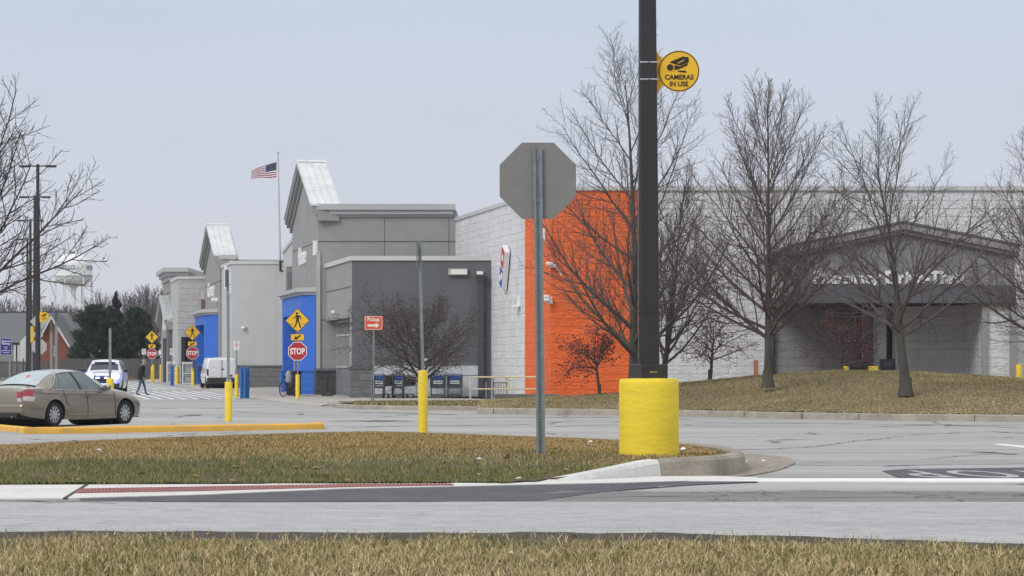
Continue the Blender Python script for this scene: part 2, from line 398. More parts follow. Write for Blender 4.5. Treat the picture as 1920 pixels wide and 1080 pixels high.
def sheet(x0, x1, ys, zf, nx=2):
    mb = MB(); xs = [x0 + (x1 - x0) * i / nx for i in range(nx + 1)]
    vs = [(x, y, zf(x, y)) for y in ys for x in xs]; k = nx + 1
    fs = [(j * k + i, j * k + i + 1, (j + 1) * k + i + 1, (j + 1) * k + i) for j in range(len(ys) - 1) for i in range(nx)]
    return mb.add(vs, fs)
gy = [-60, 0, 10, 22, 30, 40, 50, 62, 80, 110, 150, 200, 250, 310, 600, 1200, 3500]
struct('ground', sheet(-1800, 1800, gy, lambda x, y: base(y) - 0.06), m_field)
ly = [19.4, 22, 26, 30, 34, 38, 42, 46, 50, 54, 58, 62, 66, 70, 80, 90, 100, 110, 120, 140, 160, 180, 200, 214]
struct('parking_lot', sheet(-110, 45, ly, lambda x, y: base(y), 8), m_lot)
struct('road', sheet(-90, 60, [13.2, 19.42], lambda x, y: 0.604), m_road)
def flatpoly(pts, dz=0.004, zf=None, dep=0.003):
    if zf is None: dep = max(dep, dz * .92)
    zf = zf or (lambda x, y: base(y) + dz)
    mb = MB()
    mb.prism(pts, lambda x, y: zf(x, y) - dep, zf); return mb
def gpoly(pix, dz): return flatpoly([G(px, py) for px, py in pix], dz)
# gutter strip between road and lot
rng = random.Random(3)
gp = [(-30, 19.40), (30, 19.40)] + [(x, 20.95 + 0.04 * math.sin(x * 3) + rng.uniform(-.02, .02)) for x in np.arange(30, 0.2, -0.4)] + [(0.2, 20.5), (-0.3, 19.9), (-2, 19.7), (-30, 19.65)]
struct('gutter_strip', flatpoly(gp, 0.006), m_gutter)
top = [(150, 936), (400, 930), (640, 919), (820, 915), (1000, 911), (1180, 908), (1290, 904.5), (1420, 904.5)]
bot = [(1420, 905.5), (1330, 909), (1250, 914), (1160, 921), (1100, 928), (1060, 934), (1010, 940.5), (800, 942), (500, 943), (300, 942.5), (150, 940)]
struct('asphalt_patch', gpoly(top + bot, 0.010), m_fresh)
# concrete ramp with warning tile along the front of the island
rt = [(-500, 903), (0, 905), (300, 908), (640, 910.5), (830, 909.5), (960, 906), (1060, 902), (1180, 898), (1240, 895.5), (1330, 895.0), (1420, 898), (1420, 903.0)]
rb = [(1290, 904.5), (1180, 908), (1000, 911.5), (820, 915.5), (640, 919.5), (400, 930), (140, 937.5), (0, 939), (-500, 940)]
struct('pavement_ramp', gpoly(rt + rb, 0.016), m_ramp)
struct('ramp_joint', gpoly([(118, 938), (126, 938), (168, 910), (163, 910)], 0.0185), m_edge)
td = MB()
tp = [(150, 921), (400, 916.5), (640, 912.8), (850, 911.6), (850, 913.8), (640, 917.5), (400, 924), (140, 928.5)]
td.prism([G(px, py) for px, py in tp], lambda x, y: base(y) + 0.016, lambda x, y: base(y) + 0.021)
for px in range(150, 850, 7):
    for k in range(4):
        a = interp(px, [(150, 921), (400, 916.5), (640, 912.8), (850, 911.6)]); c = interp(px, [(140, 928.5), (400, 924), (640, 917.5), (850, 913.8)])
        gx, gyy = G(px, a + (c - a) * (k + 0.5) / 4); td.lathe([(0.014, 0), (0.009, 0.006)], 6, (gx, gyy, base(gyy) + 0.0205))
struct('tactile_strip', td, m_brickred)
struct('stop_line', gpoly([(1225, 899.5), (1960, 899.5), (1960, 905.5), (1290, 904.6)], 0.0135), m_paint)
struct('lane_marking', gpoly([(1862, 833.5), (1880, 833), (1960, 840.5), (1960, 844)], 0.008), m_paint)
struct('sealed_patch', gpoly([(1655, 884), (1700, 880.5), (1990, 877), (1990, 899), (1690, 898.5)], 0.008), m_fresh)
# STOP painted for drivers leaving the lot (reads from the far side)
tx = MB()
for ch, xx in zip('STOP', (5.62, 5.05, 4.47, 3.90)):
    add_text(tx, ch, 3.75, (xx, 25.55, 0.0), (-0.185, 0, 0), (0, -1, 0), (0, 0, 1), extrude=0.001, bold=0.03)
tx.v = [(x, y, base(y) + 0.013) for x, y, z in tx.v]
struct('stop_lettering', tx, m_paint)
# crosswalk hatching in front of the shop doors
hm = MB()
for (y0, y1, n) in ((121.5, 149, 14), (157, 196, 15)):
    for i in range(n):
        d = 0.75 + 0.56 * i + (0.4 if y0 > 150 else 0)
        fa = -11.3 - 0.19 * (y0 - 121) - d; fb = -11.3 - 0.19 * (y1 - 121) - d
        hm.prism([(fa, y0), (fb, y1), (fb + .15, y1), (fa + .15, y0)], lambda x, y: base(y) + 0.002, lambda x, y: base(y) + 0.007)
struct('crosswalk_marking', hm, m_paint)
ed = MB()
ed.prism([(-11.75, 122), (-11.6, 122), (-28.2, 209), (-28.4, 209)], lambda x, y: base(y) + 0.002, lambda x, y: base(y) + 0.008)
struct('red_kerb_line', ed, m_brickred)
mh = MB(); 
for (px, py, w, h) in ((358, 779, 14, 1.4), (700, 790, 30, .8), (410, 783, 8, 1), (560, 777, 8, .9)):
    mh.prism([G(px - w, py), G(px, py - h), G(px + w * 1.6, py - h * .4), G(px + w, py + h * .5), G(px - w * .3, py + h)], lambda x, y: base(y) + 0.002, lambda x, y: base(y) + 0.005)
struct('puddles', mh, mat('wet_patch', (0.07, 0.075, 0.08), 0.08, 0.1, 3))

# cracks, seams and tar lines in the lot
ck = MB(); rng = random.Random(23)
def crack(pix, wd, dz=0.005):
    P = [G(*q) for q in pix]; Q = []
    for (a, b), (c, d) in zip(P, P[1:]):
        n = max(3, int(math.hypot(c - a, d - b) / .35))
        for i in range(n): Q.append((a + (c - a) * i / n + rng.gauss(0, .05), b + (d - b) * i / n + rng.gauss(0, .09)))
    Q.append(P[-1]); L = []; Rr = []
    for i, q in enumerate(Q):
        w_ = wd * rng.uniform(.35, 1.3) * (0.2 if i in (0, len(Q) - 1) else 1)
        L.append((q[0], q[1] - w_)); Rr.append((q[0], q[1] + w_))
    V = [(x, y, base(y) + dz) for x, y in L + Rr]; n = len(Q)
    ck.add(V, [(i, i + 1, n + i + 1, n + i) for i in range(n - 1)])
for pix, wd in (([(1290, 846), (1430, 843), (1530, 838), (1600, 828), (1690, 819)], .10), ([(1580, 813), (1700, 816), (1800, 811)], .10), ([(1640, 800), (1760, 797), (1920, 803)], .12), ([(640, 803), (760, 799), (900, 798), (1000, 796)], .12), ([(1030, 800), (1160, 796)], .10),
                ([(620, 790), (700, 788), (780, 790)], .16), ([(820, 786), (930, 784), (1150, 783)], .12), ([(20, 836), (90, 833), (130, 834)], .08), ([(300, 822), (420, 812), (470, 807)], .08), ([(280, 768), (330, 766)], .3), ([(430, 772), (520, 776), (600, 772)], .2), ([(1300, 793), (1500, 794), (1920, 799)], .14), ([(1730, 862), (1830, 853), (1920, 850)], .06), ([(1480, 870), (1560, 866)], .05), ([(640, 772), (760, 775), (860, 778)], .22), ([(1060, 936), (1200, 933), (1300, 934)], .02), ([(1290, 922), (1380, 921), (1440, 922), (1560, 921.5), (1920, 923)], .022), ([(1400, 923), (1425, 930), (1440, 931)], .02), ([(1440, 936), (1640, 934), (1920, 937)], .02), ([(0, 943), (100, 942.5), (220, 947)], .02)):
    crack(pix, wd, 0.0085)
struct('pavement_cracks', ck, mat('crack_tar', (0.075, 0.073, 0.072), .8, .3, 3))

# ------------------------------------------------------------------ kerbed grass island
kerb_out = [(960, 910, .0), (1010, 907, .01), (1060, 905, .035), (1120, 902, .075), (1180, 899, .12), (1240, 896, .165)]
isl_k = []
for px, py, h in kerb_out:
    gx, gyy = G(px, py); isl_k.append((gx, gyy, h))
isl_k += [(1.86, 24.6, .19), (2.12, 25.4, .19), (2.33, 26.6, .19), (2.46, 28.2, .19), (2.52, 30.0, .19), (2.55, 32.2, .18), (2.50, 34.4, .17), (2.30, 36.6, .16), (1.95, 38.6, .15), (1.4, 40.6, .14), (0.6, 43, .14), (-0.5, 46, .13), (-1.6, 48, .12), (-3.2, 47.5, .12), (-5.0, 44, .12), (-6.4, 38, .12), (-6.8, 33.5, .12), (-8.5, 29, .12), (-12, 26, .12), (-20, 24.5, .12)]
def smooth_path(P, k=5):
    out = []
    for i in range(len(P) - 1):
        a = P[max(i - 1, 0)]; b = P[i]; c = P[i + 1]; d = P[min(i + 2, len(P) - 1)]
        for j in range(k):
            t = j / k
            out.append(tuple(0.5 * (2 * b[q] + (c[q] - a[q]) * t + (2 * a[q] - 5 * b[q] + 4 * c[q] - d[q]) * t * t + (3 * b[q] - a[q] - 3 * c[q] + d[q]) * t ** 3) for q in range(len(b))))
    out.append(P[-1]); return out
def kerb_sweep(P, width, zf=base, inward=1):
    """P: (x,y,h) outer foot of the kerb; interior lies to the left of travel when inward=1"""
    mb = MB(); vs = []
    n = len(P)
    for i in range(n):
        a = Vector(P[max(i - 1, 0)][:2]); c = Vector(P[min(i + 1, n - 1)][:2]); d = (c - a).normalized(); nn = Vector((-d.y, d.x)) * inward
        x, y, h = P[i]; z = zf(y)
        prof = [(0, -0.05), (0.0, 0.0), (0.018, max(h - 0.03, 0.004)), (0.05, h), (width - .02, h + 0.004), (width, h - .02), (width, -0.05)]
        for (u, v) in prof:
            p = Vector((x, y)) + nn * u; vs.append((p.x, p.y, z + v))
    m = 7; fs = []
    for i in range(n - 1):
        for k in range(m - 1):
            q = (i * m + k, (i + 1) * m + k, (i + 1) * m + k + 1, i * m + k + 1)
            fs.append(q if inward < 0 else q[::-1])
    fs.append(tuple(range(m))); fs.append(tuple(range((n - 1) * m, n * m)))
    mb.add(vs, fs, 0, True); return mb
kp = smooth_path(isl_k, 5)
nw = 26
struct('kerb', kerb_sweep(kp[:nw], 0.17), m_ramp)
struct('kerb', kerb_sweep(kp[nw - 1:], 0.17), m_kerb)
silt = [G(1225, 896), (1.8, 24.35), G(1340, 898.5), G(1400, 893.5), G(1450, 885), G(1478, 876), G(1490, 868), G(1478, 860), G(1440, 855), G(1400, 853), (2.3, 29.5), (2.2, 26)]
struct('silt_wash', flatpoly([(p[0], p[1]) for p in smooth_path(silt, 4)], 0.013), m_silt)

def inpoly(x, y, P):
    c = False; j = len(P) - 1
    for i in range(len(P)):
        if (P[i][1] > y) != (P[j][1] > y) and x < (P[j][0] - P[i][0]) * (y - P[i][1]) / (P[j][1] - P[i][1]) + P[i][0]: c = not c
        j = i
    return c
isl_poly = [(p[0], p[1]) for p in kp] + [(-20, 21.9), (-12, 21.92), (-4.2, 21.95)] + [G(640, 910.5), G(830, 909)]
isl_in = []
cx0 = -4; 
for x, y in isl_poly: isl_in.append((x, y))
def inpoly_np(xs, ys, P):
    c = np.zeros(len(xs), bool); j = len(P) - 1
    for i in range(len(P)):
        xi, yi = P[i]; xj, yj = P[j]
        if yi != yj:
            t = ((yi > ys) != (yj > ys)) & (xs < (xj - xi) * (ys - yi) / (yj - yi) + xi)
            c ^= t
        j = i
    return c
def edge_dist(xs, ys, P):
    d = np.full(len(xs), 1e9)
    for i in range(len(P)):
        ax, ay = P[i - 1]; bx, by = P[i]; L = (bx - ax) ** 2 + (by - ay) ** 2 + 1e-9
        t = np.clip(((xs - ax) * (bx - ax) + (ys - ay) * (by - ay)) / L, 0, 1)
        d = np.minimum(d, np.hypot(xs - ax - t * (bx - ax), ys - ay - t * (by - ay)))
    return d
base_np = np.vectorize(base)
def isl_z(xs, ys):
    xs = np.asarray(xs, float); ys = np.asarray(ys, float)
    d = edge_dist(xs, ys, isl_poly)
    w = np.clip((xs - 0.2) / 1.2, 0, 1) * 0.10       # kerbed nose stands higher than the flush ramp side
    w = np.maximum(w, np.clip((ys - 24) / 3, 0, 1) * 0.10)
    return base_np(ys) + 0.02 + w + 0.09 * np.clip(d / 2.5, 0, 1) ** 0.8
# island soil mesh (grid clipped by polygon)
def soil_grid(P, zf, x0, x1, y0, y1, nx, ny, name, m, shrink=0.03):
    X, Y = np.meshgrid(np.linspace(x0, x1, nx), np.linspace(y0, y1, ny))
    xs, ys = X.ravel(), Y.ravel()
    ok = inpoly_np(xs, ys, P) & (edge_dist(xs, ys, P) > shrink)
    z = zf(xs, ys)
    idx = -np.ones(nx * ny, int); idx[ok] = np.arange(ok.sum())
    vs = np.stack([xs, ys, z], 1)[ok]
    fs = []
    for j in range(ny - 1):
        for i in range(nx - 1):
            q = [idx[j * nx + i], idx[j * nx + i + 1], idx[(j + 1) * nx + i + 1], idx[(j + 1) * nx + i]]
            q = [a for a in q if a >= 0]
            if len(q) >= 3: fs.append(q)
    mb = MB(); mb.add([tuple(v) for v in vs], fs, 0, True)
    return struct(name, mb, m)
soil_grid(isl_poly, isl_z, -14, 2.7, 21.85, 48.2, 260, 200, 'ground', m_soil, 0.04)

def blades(name, xs, ys, zs, hs, ws, cols, label, lean=0.5, seed=1):
    """grass: each blade two quads, bent"""
    r = np.random.default_rng(seed); n = len(xs)
    a = r.uniform(0, 2 * np.pi, n); b = r.uniform(0, 2 * np.pi, n)
    ln = lean * r.uniform(0.2, 1.6, n)
    dx, dy = np.cos(a) * ws / 2, np.sin(a) * ws / 2
    lx, ly_ = np.cos(b) * hs * ln, np.sin(b) * hs * ln
    V = np.zeros((n, 5, 3))
    V[:, 0] = np.stack([xs - dx, ys - dy, zs - 0.01], 1); V[:, 1] = np.stack([xs + dx, ys + dy, zs - 0.01], 1)
    V[:, 2] = np.stack([xs + dx * .8 + lx * .4, ys + dy * .8 + ly_ * .4, zs + hs * .55], 1)
    V[:, 3] = np.stack([xs - dx * .8 + lx * .4, ys - dy * .8 + ly_ * .4, zs + hs * .55], 1)
    V[:, 4] = np.stack([xs + lx, ys + ly_, zs + hs / np.sqrt(1 + ln ** 2) * 1.0], 1)
    me = bpy.data.meshes.new(name)
    me.vertices.add(n * 5); me.vertices.foreach_set('co', V.ravel())
    o = (np.arange(n) * 5)[:, None]
    loops = np.concatenate([o + np.array([0, 1, 2, 3])[None], o + np.array([3, 2, 4])[None]], 1).ravel()
    me.loops.add(n * 7); me.loops.foreach_set('vertex_index', loops.astype(np.int32))
    me.polygons.add(n * 2)
    st = np.stack([np.arange(n) * 7, np.arange(n) * 7 + 4], 1).ravel(); me.polygons.foreach_set('loop_start', st.astype(np.int32))
    me.update(calc_edges=True); me.validate()
    ca = me.color_attributes.new('tint', 'FLOAT_COLOR', 'POINT')
    C = np.ones((n, 5, 4)); C[:, :, :3] = cols[:, None, :]
    ca.data.foreach_set('color', C.ravel())
    me.materials.append(mat('grass_blades', (1, 1, 1), 0.9, 0.1, 2, attr='tint', spec=0.2))
    ob = bpy.data.objects.new(name, me); COL.objects.link(ob)
    tag(ob, label, 'grass', kind='stuff'); return ob
def vnoise(xs, ys, s, seed=0):
    r = np.random.default_rng(seed); g = r.uniform(0, 1, (64, 64))
    u = xs / s; v = ys / s; i = np.floor(u).astype(int); j = np.floor(v).astype(int); fu = u - i; fv = v - j
    fu = fu * fu * (3 - 2 * fu); fv = fv * fv * (3 - 2 * fv)
    a = g[i % 64, j % 64]; b = g[(i + 1) % 64, j % 64]; c = g[i % 64, (j + 1) % 64]; d = g[(i + 1) % 64, (j + 1) % 64]
    return (a * (1 - fu) + b * fu) * (1 - fv) + (c * (1 - fu) + d * fu) * fv
TAN = np.array([0.47, 0.365, 0.19]); STRAW = np.array([0.58, 0.48, 0.28]); OLIVE = np.array([0.30, 0.265, 0.11]); GREEN = np.array([0.125, 0.195, 0.055]); BROWN = np.array([0.31, 0.21, 0.115])
def grass_cols(xs, ys, green, seed):
    """green 0..1 chance of a green blade"""
    r = np.random.default_rng(seed); n = len(xs); u = r.uniform(0, 1, n)
    c = np.where((u < 0.5)[:, None], TAN, np.where((u < 0.72)[:, None], STRAW, np.where((u < 0.86)[:, None], BROWN, OLIVE)))
    g = r.uniform(0, 1, n) < green
    gc = np.where((r.uniform(0, 1, n) < 0.55)[:, None], OLIVE, GREEN)
    c = np.where(g[:, None], gc, c) * r.uniform(0.75, 1.2, n)[:, None]
    return c
# foreground verge
r0 = np.random.default_rng(11)
def edge_y(x):
    x = np.asarray(x, float)
    return 15.62 - 0.04 * np.minimum(x, 0) - 0.125 * np.clip(x, 0, 3.6) ** 2 + 0.04 * np.sin(x * 2.1) + 0.025 * np.sin(x * 7.3 + 1)
def near_z(xs, ys): return 0.614 + 0.05 * np.clip((edge_y(xs) - np.asarray(ys)) / 1.4, 0, 1)
mbv = MB(); nxv, nyv = 120, 30
vx = np.linspace(-9, 9, nxv)
V = []
for j in range(nyv):
    for x in vx:
        ey = float(edge_y(x)) + 0.16; y = 4 + (ey - 4) * j / (nyv - 1)
        z = float(near_z(x, y)) if j < nyv - 1 else 0.595
        V.append((x, y, z))
mbv.add(V, [(j * nxv + i, j * nxv + i + 1, (j + 1) * nxv + i + 1, (j + 1) * nxv + i) for j in range(nyv - 1) for i in range(nxv - 1)], 0, True)
struct('verge', mbv, m_soil)
es = MB(); A = []; B = []
for x in np.linspace(-9, 9, 200):
    ey = float(edge_y(x)); A.append((x, ey - 2.0, near_z(x, ey - 2.0) + 0.006)); B.append((x, ey + 0.14 + 0.04 * math.sin(x * 9) + 0.03 * math.sin(x * 23), 0.609))
M_ = [(a[0], a[1] + 1.5, float(near_z(a[0], a[1] + 1.5)) + .012) for a in A]
es.add(A + M_ + B, [(r_ * 200 + i, r_ * 200 + i + 1, r_ * 200 + 201 + i, r_ * 200 + 200 + i) for r_ in (0, 1) for i in range(199)], 0, True)
struct('soil_edge', es, m_edge)
n = 80000
xs = r0.uniform(-3.6, 3.6, n); ys = 11.3 + (4.25) * r0.uniform(0, 1, n)
ey = edge_y(xs); k = ys < ey - 1.1 - 0.85 * vnoise(xs + 20, xs * 0 + 3, 0.3, 31) - 0.5 * r0.uniform(0, 1, n) ** 3 + (r0.uniform(0, 1, n) < 0.05) * 1.0; xs, ys = xs[k], ys[k]
cl = vnoise(xs + 50, ys + 50, 0.45, 2)
green = np.clip(0.10 + 0.8 * (cl - 0.45), 0.04, 0.5)
hs = r0.uniform(0.025, 0.068, len(xs)) * (0.7 + 0.6 * vnoise(xs + 9, ys + 9, 0.2, 5)); 
blades('grass', xs, ys, near_z(xs, ys), hs, r0.uniform(0.003, 0.0065, len(xs)), grass_cols(xs, ys, green, 3), 'dormant tan grass of the verge in the foreground', 0.9, 4)
# island grass
n = 230000
xs = r0.uniform(-7.2, 2.6, n); ys = 21.9 + 26.2 * r0.uniform(0, 1, n) ** 1.5
k = inpoly_np(xs, ys, isl_poly) & (np.abs(xs) < ys * 0.215) ; xs, ys = xs[k], ys[k]
d = edge_dist(xs, ys, isl_poly); k = (d > 0.16) | ((xs < 0.0) & (ys < 23.5) & (d > 0.03)); xs, ys, d = xs[k], ys[k], d[k]
front = np.clip((25.9 + .5 * (vnoise(xs + 60, ys + 60, 0.8, 41) - .5) * 2 - ys) / 1.3, 0, 1) * np.clip((1.3 - xs) / .8, 0, 1)
nn = vnoise(xs + 40, ys + 40, 0.6, 7); n3 = vnoise(xs + 40, ys + 40, 2.0, 8)
green = np.clip(0.18 + 0.5 * (nn - 0.4) + 0.5 * (n3 - 0.5), 0.03, 0.6) * (1 - front) + front * 0.92
bare = (vnoise(xs + 20, ys * 3 + 20, 0.4, 9) > 0.66) & (front > 0.4)
k = ~bare; xs, ys, green = xs[k], ys[k], green[k]; front = front[k]
cols = grass_cols(xs, ys, green, 5); cols[front > 0.6] *= 0.82
cols = np.where((front < .3)[:, None], cols * np.array([.98, .86, .76]), cols)
hs = r0.uniform(0.012, 0.042, len(xs)) * (1 + 0.5 * front)
blades('grass', xs, ys, isl_z(xs, ys), hs, r0.uniform(0.004, 0.008, len(xs)) * (0.7 + (ys - 22) / 20), cols, 'tan and green grass covering the kerbed island', 0.8, 6)

# ------------------------------------------------------------------ mound on the right
def yk(x): return interp(x, [(-1.04, 87), (2.5, 84.8), (5.4, 82.5), (8.4, 78.6), (11, 76.3), (14.4, 74.8), (25, 73), (45, 72)])
crest = [(-3, .28), (0, .42), (1.6, .50), (3.6, .62), (5.9, .98), (8.4, 1.22), (11, 1.40), (13.6, 1.38), (17.7, 1.12), (23, .8), (45, .7)]
def mound1(x, y):
    a = yk(x) + 0.15
    if y <= 92:
        t = max(0, (y - a) / (92 - a)); g = math.sin(math.pi / 2 * min(t, 1))
    else: g = 1 - 0.8 * smooth_step((y - 92) / 5)
    c = interp(x, crest); return 0.19 + (c - 0.19) * g
mound = np.vectorize(mound1)
kk = [(x, yk(x), 0.195) for x in (-1.15, -0.8, 0, 1, 2, 3, 4, 5, 6, 7, 8, 9, 10, 11, 12, 13, 14.5, 16, 18, 20, 25, 32, 45)]
struct('kerb', kerb_sweep(smooth_path(kk, 3), 0.26), m_kerb)
kj = MB()
for x in np.arange(-0.6, 18, 1.52): y_ = yk(x) - .004; kj.box(x - .012, x + .012, y_, y_ + .03, .0, .175)
struct('kerb_joints', kj, mat('joint_dark', (.10, .09, .08), .9))
mp_poly = [(x, y + 0.2) for x, y, h in kk] + [(45, 96.8), (8, 96.8), (4, 103.5), (1.5, 104.4), (1.5, 92.9), (-1.1, 92.6)]
soil_grid(mp_poly, mound, -2, 36, 72, 104.6, 180, 130, 'mound', mat_ground('mound_turf', (0.22, 0.175, 0.095), (0.18, 0.15, 0.08), (0.14, 0.125, 0.06), 0.35, 1.2, 0.06, 9, stretch=(0.5, 1, 1)), 0.02)
n = 90000
xs = r0.uniform(-2.5, 20, n); ys = r0.uniform(73, 93.5, n)
k = inpoly_np(xs, ys, mp_poly) & (xs < ys * 0.2); xs, ys = xs[k], ys[k]
green = np.clip(0.25 + 1.0 * (vnoise(xs + 30, ys * 1 + 30, 2.2, 12) - 0.45) + 0.4 * (vnoise(xs + 30, ys + 3, 0.7, 14) - .5), 0.03, 0.6)
blades('grass', xs, ys, mound(xs, ys), r0.uniform(0.02, 0.055, len(xs)), r0.uniform(0.015, 0.035, len(xs)), (grass_cols(xs, ys, green, 15) * 0.45 + np.array([.43, .34, .19]) * .55) * (0.72 + 0.45 * vnoise(xs * .5 + 30, ys + 30, 0.9, 33) - .12 * np.clip(green, 0, .7))[:, None], 'dormant grass over the mound beside the drive through', 0.9, 16)

# planting strip and kerb in front of the shop
def kz(y): return 0.0
k1 = [(-7.12, 104.4, .122), (-7.08, 103.0, .13), (-6.85, 101.2, .14), (-6.3, 98.2, .15), (-5.4, 96, .15), (-4.2, 94.6, .15), (-2, 93.4, .15), (0.2, 92.8, .15), (1.5, 92.6, .15)]
struct('kerb', kerb_sweep(smooth_path(k1, 4), 0.17), m_kerb)
sp = [(-6.75, 103.0), (-6.7, 101.2), (-6.15, 98.3), (-5.3, 96.1), (-4.15, 94.75), (-2, 93.55), (1.62, 92.7), (1.62, 104.4), (-6.75, 103.4)]
def plant_z(x, y):
    t = np.clip((np.asarray(x) + 1.8) / 3.3, 0, 1); t = t * t * (3 - 2 * t)
    return (0.135 + 0.05 * np.clip((np.asarray(y) - 94) / 4, 0, 1)) * (1 - t) + (mound(x, y) - .004) * t
soil_grid([(a, b) for a, b in sp], plant_z, -7, 1.7, 92.4, 104.6, 90, 110, 'planting_strip', m_field, 0.02)
n = 12000
xs = r0.uniform(-6, 1.6, n); ys = r0.uniform(93, 104.2, n); k = inpoly_np(xs, ys, sp); xs, ys = xs[k], ys[k]
blades('grass', xs, ys, plant_z(xs, ys), r0.uniform(0.03, 0.07, len(xs)), r0.uniform(0.02, 0.05, len(xs)), grass_cols(xs, ys, 0.35 + 0 * xs, 25) * 0.8, 'short grass in the planting strip under the crabapple', 0.9, 26)

# shop sidewalk
struct('sidewalk', flatpoly([(-6.8, 103.0), (1.52, 103.0), (1.52, 110), (-9.0, 128), (-9, 110 + 50), (-20, 214), (-29.2, 214), (-11.45, 123), (-8.0, 106.5)], 0, lambda x, y: base(y) + 0.12, .3), m_walk)
# flush concrete apron dropping from the sidewalk to the lot
ap = MB(); n_ = 40; Va = []
for i in range(n_ + 1):
    t = i / n_
    if t < .16: u = t / .16; a = Vector((-7.05 + (-8.0 + 7.05) * u, 103.0 + 3.5 * u))
    else: u = (t - .16) / .84; a = Vector((-8.0, 106.5)).lerp(Vector((-11.45, 123)), u)
    d = Vector((-.97, -.24)) if t > .16 else Vector((-.9, -.45))
    b = a + d * .42; Va += [(a.x, a.y, base(a.y) + .122), (b.x, b.y, base(b.y) + .006)]
ap.add(Va, [(2 * i, 2 * i + 2, 2 * i + 3, 2 * i + 1) for i in range(n_)], 0, True)
struct('sidewalk', ap, m_walk)
ap = MB(); Va = []
for i in range(41):
    a = Vector((-11.45, 123)).lerp(Vector((-29.2, 214)), i / 40); b = a + Vector((-.40, -.08)); Va += [(a.x, a.y, base(a.y) + .122), (b.x, b.y, base(b.y) + .006)]
ap.add(Va, [(2 * i, 2 * i + 2, 2 * i + 3, 2 * i + 1) for i in range(40)], 0, True)
struct('sidewalk', ap, m_walk)

# ------------------------------------------------------------------ yellow kerbed island with bollard
yi = [G(43, 814), G(606, 806.5)]
yp = [(-11.1, 60.6), (-4.65, 65.6), (-4.55, 66.5), (-5.2, 72.5), (-12, 66.6), (-12.4, 64.0)]
zt = 0.15
def ysm(a, b, w, zt0=0.0): pass
A0 = Vector((X_(43, 61.2), 61.2)); B0 = Vector((X_(606, 66.2), 66.2)); C1 = Vector((X_(606, 66.2) - 0.5, 71.5)); D1 = Vector((X_(250, 72), 72.0)); E1 = Vector((-14.2, 71.5)); F1 = Vector((-14.5, 66))
island_yellow = [A0, B0, C1, D1, E1]
yk_path = [(E1.x + 1.2, 66.0, .13), (A0.x - .1, A0.y + .9, .14), (A0.x, A0.y + .06, .15), (A0.x + .35, A0.y + .25, .15)] + [(A0.x + (B0.x - A0.x) * t, A0.y + (B0.y - A0.y) * t, .15) for t in (.15, .3, .45, .6, .75, .9, .98)] + [(B0.x + .02, B0.y + .25, .15), (B0.x - .05, B0.y + 1.2, .14), (B0.x - .3, B0.y + 3.0, .12)]
struct('kerb', kerb_sweep(yk_path, 0.22), m_kerby)
struct('island_paving', flatpoly([(A0.x + .12, A0.y + .3), (B0.x - .1, B0.y + .2), (B0.x - .4, B0.y + 3.2), (-9.2, 69.6), (-9.4, 67.0), (-10.7, 63.2), (A0.x + .25, A0.y + .5)], 0, lambda x, y: 0.13), m_walk)

# ------------------------------------------------------------------ store building
SL = -0.19                               # the shop front recedes: dx per metre of depth
FU = Vector((-SL, -1, 0)).normalized()   # along the front, to the right for someone facing it
FN = Vector((-1, SL, 0)).normalized()    # out of the front
FN = Vector((-0.9824, -0.1867, 0))
UPV = Vector((0, 0, 1))
def fx(Y, off=0.0): return -9.25 + SL * (Y - 127.4) - off     # vestibule front line
def mx_(Y): return 1.55 + SL * (Y - 105)                      # main wall line
store = thing('store_building', (-5, 130, 0), 'long grey retail store with gabled blue entrances and an orange corner', 'store')
SO = (-5, 130, 0)
def part(name, mb, m, parent=store): 
    o = mb.build(name, m, None, off=SO if parent is store else SO)
    o.parent = parent
    return o
# main volume
w = MB(); w.prism([(1.55, 105), (60, 105), (60, 205), (mx_(205), 205)], 0, 8.48)
main = part('wall', w, m_white_cmu)
w = MB()
w.prism([(1.55 - .10, 105 - .09), (60.1, 105 - .09), (60.1, 105.3), (1.55 - .1, 105.3)], 8.46, 8.63)
w.prism([(1.55 - .1, 105.3), (1.9, 105.3), (mx_(204) + .3, 204), (mx_(204) - .1, 204)], 8.46, 8.63)
part('coping', w, m_coping)
w = MB()
w.prism([(1.55 - .03, 105 - .03), (X_(1207, 105), 105 - .03), (X_(1207, 105), 105.2), (1.55 - .03, 105.2)], 0, 8.45)
w.prism([(1.55 - .03, 105.0), (1.75, 105.2), (mx_(110.2) + .2, 110.2), (mx_(110.2) - .03, 110.2)], 0, 8.45)
part('orange_wall', w, m_orange)
# split quoin jamb: smooth pilaster strip on the left of the orange side wall is the front return

# dark corral box
Z1 = Z_(488.5, 118)
bx0, bx1 = X_(660, 118), X_(914, 118)
yb = 127.4
w = MB(); w.prism([(bx0, 118), (bx1 + .3, 118), (bx1 + .3, yb), (bx0 + SL * 9.4 + .6, yb), (bx0 + SL * .6 + .6, 118.6), (bx0 + SL * .6, 118.6)], 0, Z1)
part('dark_wall', w, m_dark)
w = MB(); w.prism([(bx0 - .02, 118.0), (bx0 + .6, 118.03), (bx0 + SL * 9.4 + .62, yb), (bx0 + SL * 9.4 - .02, yb)], 3.70, Z1 - .01)
w.prism([(bx0 + SL * .6 + .5, 118.61), (bx0 + SL * .6 + .65, 118.61), (bx0 + SL * 9.4 + .65, yb), (bx0 + SL * 9.4 + .5, yb)], 1.42, 3.70)
w.prism([(bx0 - .02, 118.0), (bx0 + .6, 118.03), (bx0 + .6, 118.65), (bx0 + SL * .55 - .02, 118.62)], 1.42, 3.70)
part('side_wall', w, m_mid)
w = MB(); w.prism([(bx0 - .08, 117.92), (bx1 + .2, 117.92), (bx1 + .2, 118.3), (bx0 + .3, 118.3), (bx0 + SL * 9.4 + .3, yb), (bx0 + SL * 9.4 - .10, yb)], Z1, Z1 + .2)
part('coping', w, m_coping)
